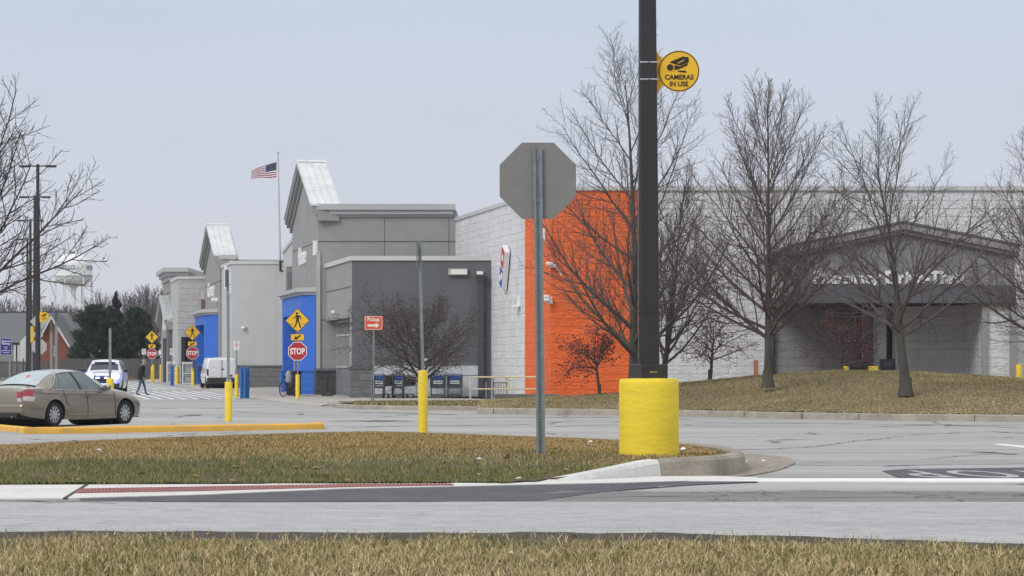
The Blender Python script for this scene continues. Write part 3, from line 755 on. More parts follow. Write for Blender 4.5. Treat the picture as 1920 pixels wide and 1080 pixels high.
w = MB(); w.prism([(bx0 - .08, 117.93), (X_(702, 118), 117.93), (X_(702, 118), 118.2), (bx0 + .6, 118.2), (bx0 + .6, 118.7), (bx0 - .2, 118.7)], 0, 1.42)
w.prism([(bx0 + SL * .7 + .44, 118.7), (bx0 + .7, 118.7), (bx0 + SL * 9.4 + .7, yb), (bx0 + SL * 9.4 + .44, yb)], 0, 1.42)
part('wainscot', w, m_slate)
w = MB(); w.prism([(bx0 - .12, 117.88), (X_(702, 118), 117.88), (X_(702, 118), 118.1), (bx0 + .3, 118.1), (bx0 + .3, 118.72), (bx0 - .26, 118.72)], 1.42, 1.52)
part('ledge', w, m_dark)
# dark strip for the groove shade on the side panel
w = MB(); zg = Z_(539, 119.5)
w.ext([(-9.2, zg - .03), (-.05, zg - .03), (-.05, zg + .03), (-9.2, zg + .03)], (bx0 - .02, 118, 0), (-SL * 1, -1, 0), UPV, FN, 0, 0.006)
part('joint_or_groove_shade', w, m_joint_groove_shade)
# barred window in the recess
def RW(y): return bx0 + SL * (y - 118) + .5
O_ = Vector((RW(122.4), 122.4, 0)); Lw = 4.7
wnd = MB(); wnd.ext([(-Lw, 1.5), (0, 1.5), (0, 3.66), (-Lw, 3.66)], O_, FU, UPV, FN, 0, .02); win = part('window', wnd, mat('matt_dark_glass', (.03, .034, .04), .6, .1, 1, spec=.2))
for i in range(9):
    w = MB(); u = -Lw * i / 8; w.ext([(u - .035, 1.5), (u + .035, 1.5), (u + .035, 3.66), (u - .035, 3.66)], O_, FU, UPV, FN, .02, .07); part('bar', w, m_trim, win)
for zz in (1.50, 2.98, 3.62):
    w = MB(); w.ext([(-Lw - .05, zz - .04), (.05, zz - .04), (.05, zz + .04), (-Lw - .05, zz + .04)], O_, FU, UPV, FN, .02, .08); part('cross_bar', w, m_trim, win)
# pale cart rail panel along the foot of the box
w = MB()
xa, xb = X_(702, 117.9), X_(898, 117.9)
w.box(xa, xb, 117.90, 118.0, .20, 1.12, 0)
w.box(xa, xb, 117.87, 118.0, 1.14, 1.56, 0)
for k in range(1, 5): w.box(xa + (xb - xa) * k / 5 - .01, xa + (xb - xa) * k / 5 + .01, 117.893, 118.0, .2, 1.12, 1)
part('bumper_panel', w, [mat('pale_panel', (0.50, 0.54, 0.57), 0.5, 0.06, 3), m_joint_groove_shade])
# box lamps, scupper and downspout
for px0, px1, py0, py1 in ((841, 877, 504, 516),):
    w = MB(); w.bevbox(X_(px0, 118), X_(px1, 118), 117.8, 118.02, Z_(py1, 118), Z_(py0, 118), .015)
    f = part('wall_light', w, m_trim)
    w = MB(); w.box(X_(px0 + 5, 118), X_(px1 - 1.5, 118), 117.785, 117.81, Z_(py1 - 1.5, 118), Z_(py0 + 1.5, 118)); part('lens', w, mat('lamp_lens', (0.75, 0.73, 0.66), 0.4, 0.05, 2), f)
w = MB()
X0_ = X_(892, 118); X1_ = X_(911, 118)
w.hexa([(X0_ + .1, 117.7, Z_(532, 118)), (X1_ - .1, 117.7, Z_(532, 118)), (X1_ - .1, 118, Z_(532, 118)), (X0_ + .1, 118, Z_(532, 118)),
        (X0_, 117.6, Z_(519, 118)), (X1_, 117.6, Z_(519, 118)), (X1_, 118, Z_(519, 118)), (X0_, 118, Z_(519, 118))])
w.box(X0_ - .02, X1_ + .02, 117.58, 118, Z_(519, 118), Z_(516, 118))
w.box(X_(896.5, 118), X_(907, 118), 117.72, 117.95, .2, Z_(532, 118))
dsp = part('downspout', w, mat('downspout_charcoal', (0.055, 0.057, 0.062), 0.5, 0.1, 3))
w = MB(); w.box(X_(894, 118), X_(906, 118), 117.7, 118.02, Z_(516, 118) + .02, Z_(509, 118)); part('scupper', w, m_whites, dsp)
w = MB(); w.lathe([(.05, 0), (.09, .05), (.09, .1)], 10, (X_(800, 117.8), 117.8, 1.72)); w.box(X_(796, 118), X_(804, 118), 117.8, 118.02, 1.82, 1.88)
part('wall_lamp', w, m_whites)

# ---- gabled blocks
def gable_block(Y0, Wd, xr, zc, zpk, depth_r, wallm, zgroove, bay, roof_in=1.05, ovh=0.42, cornice_in=6.5, blue=True, rise0=0.25, letters=None):
    """Y0: depth of the right corner, Wd: width along the front, xr: x of that corner"""
    O = Vector((xr, Y0, 0))
    A = -FU                                     # towards the far end
    def P(t, d=0.0): return O + A * t * math.sqrt(1 + SL * SL) + FN * d    # t measured in depth
    S = math.sqrt(1 + SL * SL)
    w = MB()
    p = [P(0), Vector((xr + depth_r, Y0, 0)), Vector((xr + depth_r, Y0 + Wd, 0)), P(Wd)]
    w.prism([(q.x, q.y) for q in p], 0, zc)
    mid = Wd / 2
    # gable wall
    w.ext([(-0.0, zc - .01), (Wd * S, zc - .01), (mid * S, zpk - .42)], O, A, UPV, FN, -1.2, 0.0)
    wl = part('wall', w, wallm)
    # metal roof slabs
    w = MB(); th = 0.09
    for s in (1, -1):
        e0 = (mid * S - s * (mid * S + .38)); ez = zc + .30 - .02
        poly = [(mid * S, zpk), (e0, ez), (e0, ez - th), (mid * S, zpk - th)]
        w.ext(poly, O, A, UPV, FN, -roof_in, ovh, 0)
        for k in range(5):
            dd = -roof_in + .03 + (roof_in + ovh - .08) * k / 4
            poly = [(mid * S, zpk + .05), (e0, ez + .05), (e0, ez - .0), (mid * S, zpk + .0)]
            w.ext(poly, O, A, UPV, FN, dd, dd + .035, 0)
    w.ext([(mid * S - .12, zpk - .02), (mid * S + .12, zpk - .02), (mid * S + .06, zpk + .09), (mid * S - .06, zpk + .09)], O, A, UPV, FN, -roof_in - .02, ovh + .02)
    part('roof', w, m_roof)
    # raking cornice below the roof edge
    w = MB()
    for s in (1, -1):
        e0 = (mid * S - s * (mid * S + .34)); ez = zc + .18
        for (a, b, d) in ((.10, .34, ovh - .06), (.34, .52, ovh - .16), (.52, .78, .10)):
            e1 = (mid * S - s * (mid * S + .34 - (0.12 if d < .2 else 0)))
            w.ext([(mid * S, zpk - a), (e0, ez + .1 - a), (e0, ez + .1 - b), (mid * S, zpk - b)], O, A, UPV, FN, -roof_in * .9, d)
    part('raking_cornice', w, m_mid)
    # return cornice on the side facing the lot entrance
    w = MB()
    w.box(xr - .30, xr + cornice_in, Y0 - .36, Y0 + .3, zc + .02, zc + .30)
    w.box(xr - .22, xr + cornice_in - .1, Y0 - .24, Y0 + .3, zc - .18, zc + .02)
    w.box(xr - .10, xr + cornice_in - .15, Y0 - .10, Y0 + .3, zc - .30, zc - .18)
    part('cornice', w, m_trim)
    # groove lines, their shade put into dark strips
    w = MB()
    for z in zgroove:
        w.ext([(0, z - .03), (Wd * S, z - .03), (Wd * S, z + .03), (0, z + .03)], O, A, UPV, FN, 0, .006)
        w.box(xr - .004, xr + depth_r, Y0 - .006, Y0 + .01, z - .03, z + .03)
    part('joint_or_groove_shade', w, m_joint_groove_shade)
    # blue vestibule bay
    if bay:
        t0, t1, d, zb0, zb1, door0, door1, zdoor = bay
        w = MB(); zf = base(Y0) + .05
        def bp(z0, z1, e, mi=0, aa=0.9):
            q = [P(t0 - e * .6, 0.02), P(t0 + aa - e * .4, d + e), P(t1 - aa + e * .4, d + e), P(t1 + e * .6, 0.02), P(t1, -.3), P(t0, -.3)]
            w.prism([(v.x, v.y) for v in q], z0, z1, mi)
        # jambs either side of the doorway, and the head above it
        def slab(ta, tb, z0, z1, e):
            q = [P(ta, d + e), P(tb, d + e), P(tb, 0.0), P(ta, 0.0)]; w.prism([(v.x, v.y) for v in q], z0, z1)
        q = [P(t0, 0.02), P(t0 + .9, d), P(door0, d), P(door0, 0.0)]; w.prism([(v.x, v.y) for v in q], zb0, zb1)
        q = [P(door1, 0.0), P(door1, d), P(t1 - .9, d), P(t1, .02)]; w.prism([(v.x, v.y) for v in q], zb0, zb1)
        slab(door0, door1, zdoor, zb1, 0)
        part('blue_bay', w, m_blue)
        w = MB()
        q = [P(t0 - .1, 0.02), P(t0 + .85, d + .09), P(door0 - .05, d + .09), P(door0 - .05, 0.0)]; w.prism([(v.x, v.y) for v in q], 0, zb0)
        part('blue_base', w, m_bluedark); w = MB()
        q = [P(door1 + .05, 0.0), P(door1 + .05, d + .09), P(t1 - .85, d + .09), P(t1 + .1, .02)]; w.prism([(v.x, v.y) for v in q], 0, zb0)
        part('blue_base', w, m_bluedark)
        w = MB()
        q = [P(t0 - .16, 0.02), P(t0 + .8, d + .16), P(door0 - .05, d + .16), P(door0 - .05, 0.0)]; w.prism([(v.x, v.y) for v in q], zb0, zb0 + .12)
        part('ledge', w, m_blue)
        w = MB()
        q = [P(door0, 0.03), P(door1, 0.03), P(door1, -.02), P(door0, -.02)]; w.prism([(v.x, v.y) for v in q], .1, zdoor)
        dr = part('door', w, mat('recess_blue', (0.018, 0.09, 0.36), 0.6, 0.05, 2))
        n = 4
        for i in range(n + 1):
            w = MB(); t = door0 + .25 + (door1 - door0 - .5) * i / n
            q = [P(t - .06, 0.10), P(t + .06, 0.10), P(t + .06, 0.0), P(t - .06, 0.0)]; w.prism([(v.x, v.y) for v in q], .2, 2.6)
            part('door_frame', w, m_trim, dr)
        w = MB()
        for (za, zb_, e) in ((zb1, zb1 + .14, .10), (zb1 + .14, zb1 + .28, .28), (zb1 + .28, zb1 + .36, .14)):
            q = [P(t0 - e, 0.01), P(t0 + .9 - e * .5, d + e), P(t1 - .9 + e * .5, d + e), P(t1 + e, 0.01), P(t1, -.2), P(t0, -.2)]
            w.prism([(v.x, v.y) for v in q], za, zb_)
        part('bay_cornice', w, m_trim)
    if letters:
        txt, tc, z, size, xsc = letters
        w = MB(); q = P(tc, .03)
        add_text(w, txt, size, (q.x, q.y, z), FU, UPV, FN, extrude=.05, bold=.02, xscale=xsc)
        part('lettering', w, m_whites)
    return P
# gable 1
zc1 = Z_(383, 127.4) - .30
zp1 = Z_(303, 133.2)
P1 = gable_block(127.4, 11.6, -9.25, zc1, zp1, 6.6, m_mid, [Z_(453, 127.4), Z_(600, 127.4)], (1.0, 11.6, .62, 1.30, Z_(553, 129), 2.6, 10.2, 4.05), cornice_in=6.55, letters=('Home', 6.6, Z_(481, 134), 1.25, 1.0))
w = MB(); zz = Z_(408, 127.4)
w.box(X_(720.4, 127.4), X_(721.8, 127.4), 127.394, 127.41, Z_(490, 127.4), zz); part('joint_or_groove_shade', w, m_joint_groove_shade); w = MB(); w.box(X_(841, 127.4), X_(842.3, 127.4), 127.394, 127.41, Z_(490, 127.4), zz)
part('joint_or_groove_shade', w, m_joint_groove_shade)
w = MB(); w.box(-9.35, -8.2, 127.28, 127.6, 0, 1.3); q = [P1(-.1, .1), P1(1.0, .1), P1(1.0, -.1), P1(-.1, -.1)]; w.prism([(v.x, v.y) for v in q], 0, 1.3)
part('wainscot', w, mat('stone_wainscot_dark', (0.06, 0.062, 0.066), 0.85, 0.2, 2.0, brick=(0.6, 0.3, 0.12, 0.012, 0.05)))
w = MB(); w.box(-9.42, -8.2, 127.22, 127.6, 1.3, 1.42); part('ledge', w, m_dark)
w = MB(); w.box(-9.34, -9.15, 127.32, 127.5, 1.42, 7.0); 
part('corner_trim', w, m_trim)
q = P1(0.35, .08); w = MB(); w.ext([(-.22, -.35), (.22, -.35), (.22, .35), (-.22, .35)], (q.x, q.y, Z_(465, 127.7)), FU, UPV, FN, -.06, .12); part('wall_light', w, m_whites)
w = MB(); q = P1(-.1, 0); w.bevbox(X_(621, 124), X_(629, 124), 123.9, 124.3, Z_(588, 124), Z_(582, 124), .04); part('wall_lamp', w, m_whites)

# wall between gable 1 and block 2 (seen left of the gable)
w = MB(); a = P1(11.6, -.25); w.prism([(a.x, a.y), (a.x + 4, a.y), (a.x + 2.6, 160.2), (X_(531, 160.2), 160.2)], 0, Z_(447, 141)); part('link_wall', w, m_light)
w = MB(); w.prism([(a.x - .08, a.y - .02), (a.x + 4, a.y), (a.x + 2.6, 160.2), (X_(531, 160.2) - .08, 160.2)], Z_(447, 141), Z_(440, 141)); part('coping', w, m_coping)
w = MB(); c = Vector((a.x + (X_(531, 160.2) - a.x) * .3 + .02, a.y + (160.2 - a.y) * .3, 0)); w.ext([(-.5, 0), (.5, 0), (.5, 1.0), (.3, 1.35), (-.3, 1.35), (-.5, 1.0)], (c.x, c.y, Z_(545, 144)), FU, UPV, FN, -.02, .35)
part('wall_light', w, mat('lamp_housing', (0.16, 0.165, 0.17), 0.5, 0.1, 3))

def flat_block(Y0, px_l, px_r, py_top, wallm, dark_base=None, len_=14, cop=.2, name='block_wall'):
    xl = X_(px_l, Y0); xr = X_(px_r, Y0); zt = Z_(py_top, Y0)
    w = MB(); w.prism([(xl, Y0), (xr, Y0), (xr + 6, Y0 + .02), (xr + 6, Y0 + len_), (xl + SL * len_, Y0 + len_)], 0, zt - cop); part(name, w, wallm)
    w = MB(); w.prism([(xl - .07, Y0 - .07), (xr + 6, Y0 - .07), (xr + 6, Y0 + len_), (xl + SL * len_ - .07, Y0 + len_)], zt - cop, zt); part('coping', w, m_coping)
    if dark_base:
        zb = Z_(dark_base, Y0)
        w = MB(); w.prism([(xl - .08, Y0 - .08), (xr, Y0 - .08), (xr, Y0 + .1), (xl + SL * 2 - .08, Y0 + 2)], 0, zb); part('wainscot', w, m_slate)
        w = MB(); w.prism([(xl - .14, Y0 - .14), (xr, Y0 - .14), (xr, Y0 + .1), (xl + SL * 2 - .14, Y0 + 2)], zb, zb + .10); part('ledge', w, m_dark)
    return xl, xr, zt
# block 2: pale box past the first entrance
b2 = flat_block(160, 435, 531, 489, m_light, 688, 7.6)
w = MB(); w.box(X_(516.5, 160), X_(517.5, 160), 159.994, 160.01, .3, Z_(494, 160)); part('joint_or_groove_shade', w, m_trim)
w = MB(); w.lathe([(.05, 0), (.13, .08), (.10, .2)], 10, (X_(456, 159.8), 159.8, Z_(618, 160))); w.box(X_(455, 160), X_(462, 160), 159.85, 160.02, Z_(614, 160), Z_(612, 160)); part('wall_lamp', w, m_whites)
# wide lit sign panels on its front, seen almost edge on
w = MB(); c = Vector((X_(435, 160) + SL * 1.2, 161.2, 0)); w.ext([(-.5, 0), (.5, 0), (.5, 1.5), (-.5, 1.5)], (c.x, c.y, Z_(551, 161)), FU, UPV, FN, 0, .08); part('wall_sign', w, m_whites)
w = MB(); c = Vector((X_(435, 160) + SL * 3.6, 163.6, 0)); w.ext([(-.7, 0), (.7, 0), (.7, 1.4), (-.7, 1.4)], (c.x, c.y, Z_(541, 163)), FU, UPV, FN, 0, .12); part('wall_sign', w, m_whites)
# gable 2
xg2 = X_(412, 168)
zc2 = Z_(478, 168) - .30; zp2 = Z_(421.5, 174.5)
P2 = gable_block(168, 12.2, xg2, zc2, zp2, 6.0, m_mid, [Z_(527, 168)], (1.4, 12.2, .75, 1.5, Z_(590, 170), 3.2, 10.6, 4.2), cornice_in=1.1, letters=('Grocery', 6.4, Z_(544, 174), 1.35, 1.3))
q = P2(1.6, .1); w = MB(); w.bevbox(q.x - .3, q.x + .2, q.y - .2, q.y + .2, Z_(565, 169), Z_(558, 169), .05); part('wall_lamp', w, m_whites)
# wall 3 with split blocks
b3 = flat_block(181, 334, 380, 518, mat('painted_pale_block', (0.45, 0.45, 0.44), 0.9, 0.08, 1.2, brick=(0.8, 0.4, 0.025, 0.01, 0.06)), None, 8)
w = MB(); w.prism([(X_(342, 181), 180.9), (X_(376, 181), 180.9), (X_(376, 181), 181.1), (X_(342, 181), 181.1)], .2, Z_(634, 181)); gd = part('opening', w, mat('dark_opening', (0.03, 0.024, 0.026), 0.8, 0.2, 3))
w = MB()
for px in (342, 346, 375.5): w.box(X_(px, 180.8) - .07, X_(px, 180.8) + .07, 180.7, 180.9, .2, Z_(632, 181))
w.box(X_(340, 180.8), X_(378, 180.8), 180.7, 180.9, Z_(634, 181), Z_(632, 181))
part('gate_frame', w, m_black, gd)
w = MB(); w.box(X_(379, 180.9), X_(391, 180.9), 180.3, 181, Z_(585, 181), Z_(562, 181)); w2 = part('duct', w, mat('rusty_duct', (0.16, 0.095, 0.085), 0.8, 0.2, 3))
w = MB(); w.path([(X_(384.5, 180.6), 180.6, Z_(562, 181)), (X_(384.5, 180.6), 180.6, Z_(546, 181))], .25, 12); part('duct_hood', w, m_trim, w2)
# tower 4
xt = X_(321, 190); zt4 = Z_(502, 190)
w = MB(); w.prism([(xt, 190), (xt + 8, 190), (xt + 8, 200), (xt + SL * 10, 200)], 0, zt4 - .3); part('tower_wall', w, m_mid)
w = MB()
for (za, zb, e) in ((zt4 - .85, zt4 - .55, .12), (zt4 - .55, zt4 - .3, .30), (zt4 - .3, zt4, .52)):
    w.prism([(xt - e, 190 - e), (X_(354, 190), 190 - e), (X_(354, 190), 200), (xt + SL * 10 - e, 200)], za, zb)
part('tower_cornice', w, m_trim)
w = MB(); zj = Z_(548, 190); w.ext([(0, zj), (10, zj), (10, zj + .07), (0, zj + .07)], (xt, 190, 0), -FU, UPV, FN, 0, .008); part('joint_or_groove_shade', w, m_joint_groove_shade)
# small gable 5 at the garden end
Y5 = 187.2
x5 = X_(317, Y5)
zc5 = Z_(597, Y5) - .3
P5 = gable_block(Y5, 9.5, x5, zc5, Z_(556.5, 192), .9, m_mid, [], None, roof_in=.45, cornice_in=.3)
w = MB(); q = [P5(.2, .05), P5(2.6, .05), P5(2.6, -.1), P5(.2, -.1)]; w.prism([(v.x, v.y) for v in q], .3, Z_(607, 197)); w.box(x5 - .05, x5 + .85, Y5 - .05, Y5 + .1, .3, Z_(607, Y5)); part('pier', w, m_dark)
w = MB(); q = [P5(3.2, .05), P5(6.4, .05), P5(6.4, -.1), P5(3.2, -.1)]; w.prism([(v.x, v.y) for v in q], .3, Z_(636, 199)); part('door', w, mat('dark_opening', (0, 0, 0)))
w = MB(); q = P5(2.6, .06); w.ext([(-.6, 0), (.6, 0), (.6, 1.0), (-.6, 1.0)], (q.x, q.y, Z_(622, 199)), FU, UPV, FN, 0, .2); part('wall_sign', w, m_whites)
# lamp + camera fixtures on the orange wall and white front
w = MB(); w.box(X_(1018, 104.9), X_(1021.5, 104.9), 104.3, 104.97, Z_(455, 105), Z_(430, 105)); part('wall_sign', w, m_whites)
def cam_fix(px, py, tail=None):
    w = MB(); c = W(px, py, 104.75); w.bevbox(c.x - .17, c.x + .10, 104.62, 104.80, c.z - .06, c.z + .06, .02); w.bevbox(c.x - .02, c.x + .22, 104.78, 104.96, c.z - .16, c.z - .02, .02)
    w.path([(c.x + .1, 104.8, c.z - .08), (c.x + .1, 104.97, c.z - .08)], .03, 6)
    if tail: t = W(tail[0], tail[1], 104.94); w.path([(c.x + .22, 104.93, c.z - .1), (t.x, 104.94, t.z)], .018, 5)
    part('wall_camera', w, m_whites)
cam_fix(1032, 494, (1053, 517)); cam_fix(1025, 556); cam_fix(1025.5, 562)
w = MB(); c = Vector((mx_(111.5) - .12, 111.5, Z_(575, 111.5))); w.bevbox(c.x - .2, c.x + .12, c.y - .25, c.y + .25, c.z - .05, c.z + .06, .03); w.box(c.x + .02, c.x + .2, c.y - .05, c.y + .05, c.z, c.z + .45); part('wall_lamp', w, m_whites)

# ---- pharmacy drive-through canopy on the side wall
Yc = 96.0
def xc(px): return X_(px, Yc)
zs, zfb = Z_(568, Yc), Z_(535, Yc)       # soffit, fascia top
xl, xr = xc(1487), xc(1846); xe = xc(1905)
can = MB()
can.box(xl, xe, Yc, Yc + .3, zs, zfb)                                   # dark fascia band
part('canopy_fascia', can, mat('fascia_charcoal', (0.105, 0.107, 0.122), 0.8, 0.06, 1, dirt=(0.09, 0.09, 0.1), dirt_amt=.3))
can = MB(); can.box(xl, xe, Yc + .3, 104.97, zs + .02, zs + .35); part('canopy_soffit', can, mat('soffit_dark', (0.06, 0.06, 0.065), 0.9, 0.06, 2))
zpk = Z_(430, Yc); zea = Z_(474, Yc); xm = xc(1692)
w = MB(); w.plate([(xl + .02, zfb), (xe - .02, zfb), (xe - .02, zea - .02), (xm, zpk - .05), (xl + .02, zea - .02)], Yc + .12, Yc + .32); part('pediment', w, mat('pediment_grey', (0.235, 0.237, 0.237), 0.9, 0.06, 0.8, bump=.005, bscale=50))
w = MB()
for s in (-1, 1):
    xe2 = xl - .05 if s < 0 else xe + .1; ze2 = zea if s < 0 else zea
    w.plate([(xm, zpk + .22), (xe2, ze2 + .22), (xe2, ze2), (xm, zpk)], Yc - .25, Yc + .35)
    w.plate([(xm, zpk), (xe2, ze2), (xe2, ze2 - .14), (xm, zpk - .14)], Yc - .10, Yc + .3)
part('raking_cornice', w, mat('cornice_grey', (.30, .30, .295), .8, .06, 2))
w = MB()
for s in (-1, 1):
    xe2 = xl - .1 if s < 0 else xe + .15
    w.plate([(xm, zpk + .30), (xe2, zea + .30), (xe2, zea + .225), (xm, zpk + .225)], Yc - .3, 104.98)
part('canopy_roof', w, mat('canopy_roof_shingle', (0.13, 0.125, 0.12), 0.9, 0.1, 2))
add_t = MB(); tcx = (xc(1525) + xc(1808)) / 2
add_text(add_t, 'Pharmacy Drive-Thru', 0.60, (tcx, Yc + .10, Z_(521, Yc)), (1, 0, 0), UPV, (0, -1, 0), extrude=.04, bold=.028, xscale=1.0)
xsv = [v[0] for v in add_t.v]; k = (xc(1808) - xc(1525)) / (max(xsv) - min(xsv)); mid_ = (max(xsv) + min(xsv)) / 2
add_t.v = [((v[0] - mid_) * k + tcx, v[1], v[2]) for v in add_t.v]
part('lettering', add_t, m_whites)
w = MB(); w.prism([(xr, Yc + .35), (xe, Yc + .35), (xe, 104.98), (xr, 104.98)], 0, zs + .02); part('canopy_wall', w, m_white_cmu)
w = MB(); w.box(xr - .05, xr + .14, Yc + .2, Yc + .34, 0, zs); part('pier', w, m_mid)
w = MB(); w.box(xe - .16, xe + .12, Yc + .18, Yc + .34, 0, zs); part('pier', w, m_mid)
w = MB(); w.box(xl - .12, xl + .10, 104.6, 104.97, 0, zs); part('pilaster', w, m_mid)
w = MB(); w.box(xl + .1, xr, 104.9, 104.96, .2, zs); part('canopy_back_wall', w, mat('shaded_back_wall_block', (0.27, 0.27, 0.275), 0.9, 0.1, 1.2, brick=(0.62, 0.31, 0.05, 0.012, 0.05)))  # grey colour stands in for the shade under the canopy
w = MB(); w.prism([(xc(1700), 103.2), (xr, 99.6), (xr, 104.9), (xc(1700), 104.9)], 0, zs); part('canopy_wall', w, m_white_cmu)
struct('drive_lane', flatpoly([(xl - 3, 94.5), (xe + 8, 94.5), (xe + 8, 105), (xl - 3, 105)], 0, lambda x, y: .36), m_walk)
# ------------------------------------------------------------------ street furniture
def tile_text(mb, body, size, x, z, y, mi=0, w=None, bold=0.0, extrude=.002):
    t = MB(); add_text(t, body, size, (0, 0, 0), extrude=extrude, bold=bold, **XZ)
    xs = [v[0] for v in t.v]; zs_ = [v[2] for v in t.v]; cx, cz = (min(xs) + max(xs)) / 2, (min(zs_) + max(zs_)) / 2
    k = (w / (max(xs) - min(xs))) if w else 1
    mb.add([((a - cx) * k + x, b + y, (c - cz) + z) for a, b, c in t.v], t.f, mi)
def icon_camera(mb, cx, cz, r, y0, y1, mi=0, mi2=1):
    q = lambda pts: [(cx + (a - 655) / 190 * r, cz - (b - 657) / 190 * r) for a, b in pts]
    mb.plate(q([(568, 578), (585, 566), (690, 522), (742, 528), (746, 572), (668, 606), (612, 590)]), y0, y1, mi)
    mb.plate(q([(604, 648), (612, 600), (664, 614), (738, 580), (730, 604), (660, 636)]), y0, y1, mi)
    o = q([(574, 624)])[0]
    mb.plate(circ(o[0], o[1], .21 * r, 20), y0 - .0005, y1, mi2)
    mb.plate(circ(o[0], o[1], .165 * r, 20), y0 - .001, y1, mi)
    mb.plate(q([(645, 645), (655, 652), (720, 652), (720, 671), (650, 664)]), y0, y1, mi)
    mb.plate(q([(640, 582), (702, 550), (706, 556), (646, 588)]), y0 - .0008, y1, mi2)

# --- tall lamp post with yellow concrete foot
LY = 27.0
lz = Z_(848, LY)
lx = X_(1217, LY)
lamp = thing('street_lamp', (lx, LY, lz - .03), 'tall dark square lamp post on a thick round yellow concrete foot', 'lamp post')
w = MB(); r_ = 56 * LY / F
w.lathe([(r_, -.25), (r_ * 1.0, .0), (r_, .3), (r_, .72), (r_ * .985, .755), (r_ * .95, .775), (r_ * .5, .78)], 48); w.build('concrete_base', mat('yellow_painted_concrete', (.84, .63, .035), .7, .06, 2.2, bump=.0055, bscale=8, stretch=(1, 1, 3), dirt=(.58, .43, .06), dirt_amt=.5, dirt_scale=5), lamp)
hb = Z_(683, LY) - lz + .03; hc = Z_(706, LY) - lz + .03
w = MB(); hw = 34.5 * LY / F / 1.27
w.bevbox(-hw, hw, -hw, hw, .77, hb, .008); bc = w.build('base_cover', m_pole, lamp); bc.rotation_euler = (0, 0, R(22))
w = MB(); w.plate([(-.055, .835), (.03, .838), (.03, .848), (-.055, .85)], -hw - .004, -hw); w.build('name_plate', mat('faded_label', (.30, .27, .10), .6), bc)
w = MB(); top = 9.6
def sq(hw_, z, b=.22): 
    o = []
    for (sx, sy) in ((1, 1), (-1, 1), (-1, -1), (1, -1)):
        for k in (0, 1, 2):
            t = [R(0), R(45), R(90)][k]; 
            ang = math.atan2(sy, sx) - R(45) + t
            c = hw_ * (1 - b); o.append((sx * c + hw_ * b * math.cos(ang), sy * c + hw_ * b * math.sin(ang), z))
    return o
lv = [(0.105, hb), (0.1045, 1.6), (.087, 4.35), (.06, top)]
vs_ = []
for h_, z in lv: vs_ += sq(h_, z)
fs_ = [(i * 12 + k, i * 12 + (k + 1) % 12, (i + 1) * 12 + (k + 1) % 12, (i + 1) * 12 + k) for i in range(len(lv) - 1) for k in range(12)] + [tuple(range(36, 48))]
w.add(vs_, fs_, 0, False); pl = w.build('pole', m_pole, lamp)
w = MB(); w.bevbox(-.1075, .1075, -.1075, .1075, 1.44, 1.447, .001); w.build('seam_band', m_black, pl)
w = MB(); w.bevbox(-1.0, 1.0, -.05, .05, top - .1, top, .01); w.build('arm', m_pole, lamp)
for s in (-1, 1):
    w = MB(); w.bevbox(s * 1.25 - .3, s * 1.25 + .3, -.22, .22, top - .16, top + .02, .03); w.build('lamp_head', m_pole, lamp)
lamp.rotation_euler = (0, R(-.22), 0)

# --- camera warning sign strapped to the lamp post
cy = LY - .02
cs = thing('camera_sign', (lx, LY, lz), 'round yellow CAMERAS IN USE sign strapped to the big dark lamp post', 'sign')
sx, szz, sr = X_(1273, cy) - lx, Z_(133.5, cy) - lz, 38.5 * cy / F
cbk = lambda px, py: (X_(px, cy) - lx, Z_(py, cy) - lz)
w = MB(); w.plate([cbk(1226.5, 95), cbk(1232, 96), cbk(1236, 104), cbk(1246, 110), cbk(1246, 160), cbk(1238, 166), cbk(1234, 174), cbk(1226.5, 176)], -.012, -.005); w.build('bracket_plate', m_yels, cs)
w = MB(); w.plate(circ(sx, szz, sr, 48), -.025, -.013); w.build('sign_face', m_yels, cs)
m_brown = mat('brown_print', (.10, .022, .008), .6); m_ink = mat('black_print', (.012, .01, .009), .6)
w = MB()
A_ = circ(sx, szz, sr * .985, 48); B_ = circ(sx, szz, sr * .935, 48)
w.add([(a, -.027, b) for a, b in A_] + [(a, -.027, b) for a, b in B_], [(i, (i + 1) % 48, 48 + (i + 1) % 48, 48 + i) for i in range(48)]); w.build('sign_border', m_brown, cs)
w = MB(); icon_camera(w, sx, szz, sr, -.029, -.026, 0, 1); w.build('camera_symbol', [m_ink, m_yels], cs)
w = MB(); tile_text(w, 'CAMERAS', sr * .33, sx + .01 * sr, szz - .29 * sr, -.0275, w=1.40 * sr, bold=.0015); tile_text(w, 'IN USE', sr * .33, sx, szz - .62 * sr, -.0275, w=.9 * sr, bold=.0015); w.build('lettering', m_ink, cs)
for py in (118, 150):
    z = Z_(py, cy) - lz; h_ = .0915
    for s in (-1, 1):
        w = MB(); w.bevbox(min(s * .012, s * (h_ + .004)), max(s * .012, s * (h_ + .004)), -h_ - .006, -h_ + .0, z - .008, z + .008, .002)
        w.path([(s * .012, -h_ - .006, z), (0, -h_ - .012, z - s * .004)], .006, 6); w.build('strap', mat('strap_steel', (.45, .45, .46), .35, .05, 4, metal=.7), cs)

# --- stop sign seen from behind
SY = 26.6
szp = Z_(853, SY)
ss = thing('stop_sign', (X_(1015, SY), SY, szp - .05), 'back of an octagonal stop sign on a perforated steel post standing in the grass', 'stop sign')
w = MB()
zc_ = Z_(338.5, SY) - szp + .05; xo = X_(1008.5, SY) - X_(1015, SY)
w.plate(octa(xo, zc_, 143.5 * SY / F), .028, .032); w.build('sign_plate', m_alu, ss)
w = MB(); w.plate(octa(xo, zc_, 143 * SY / F), .032, .0335); w.build('sign_front', m_red, ss)
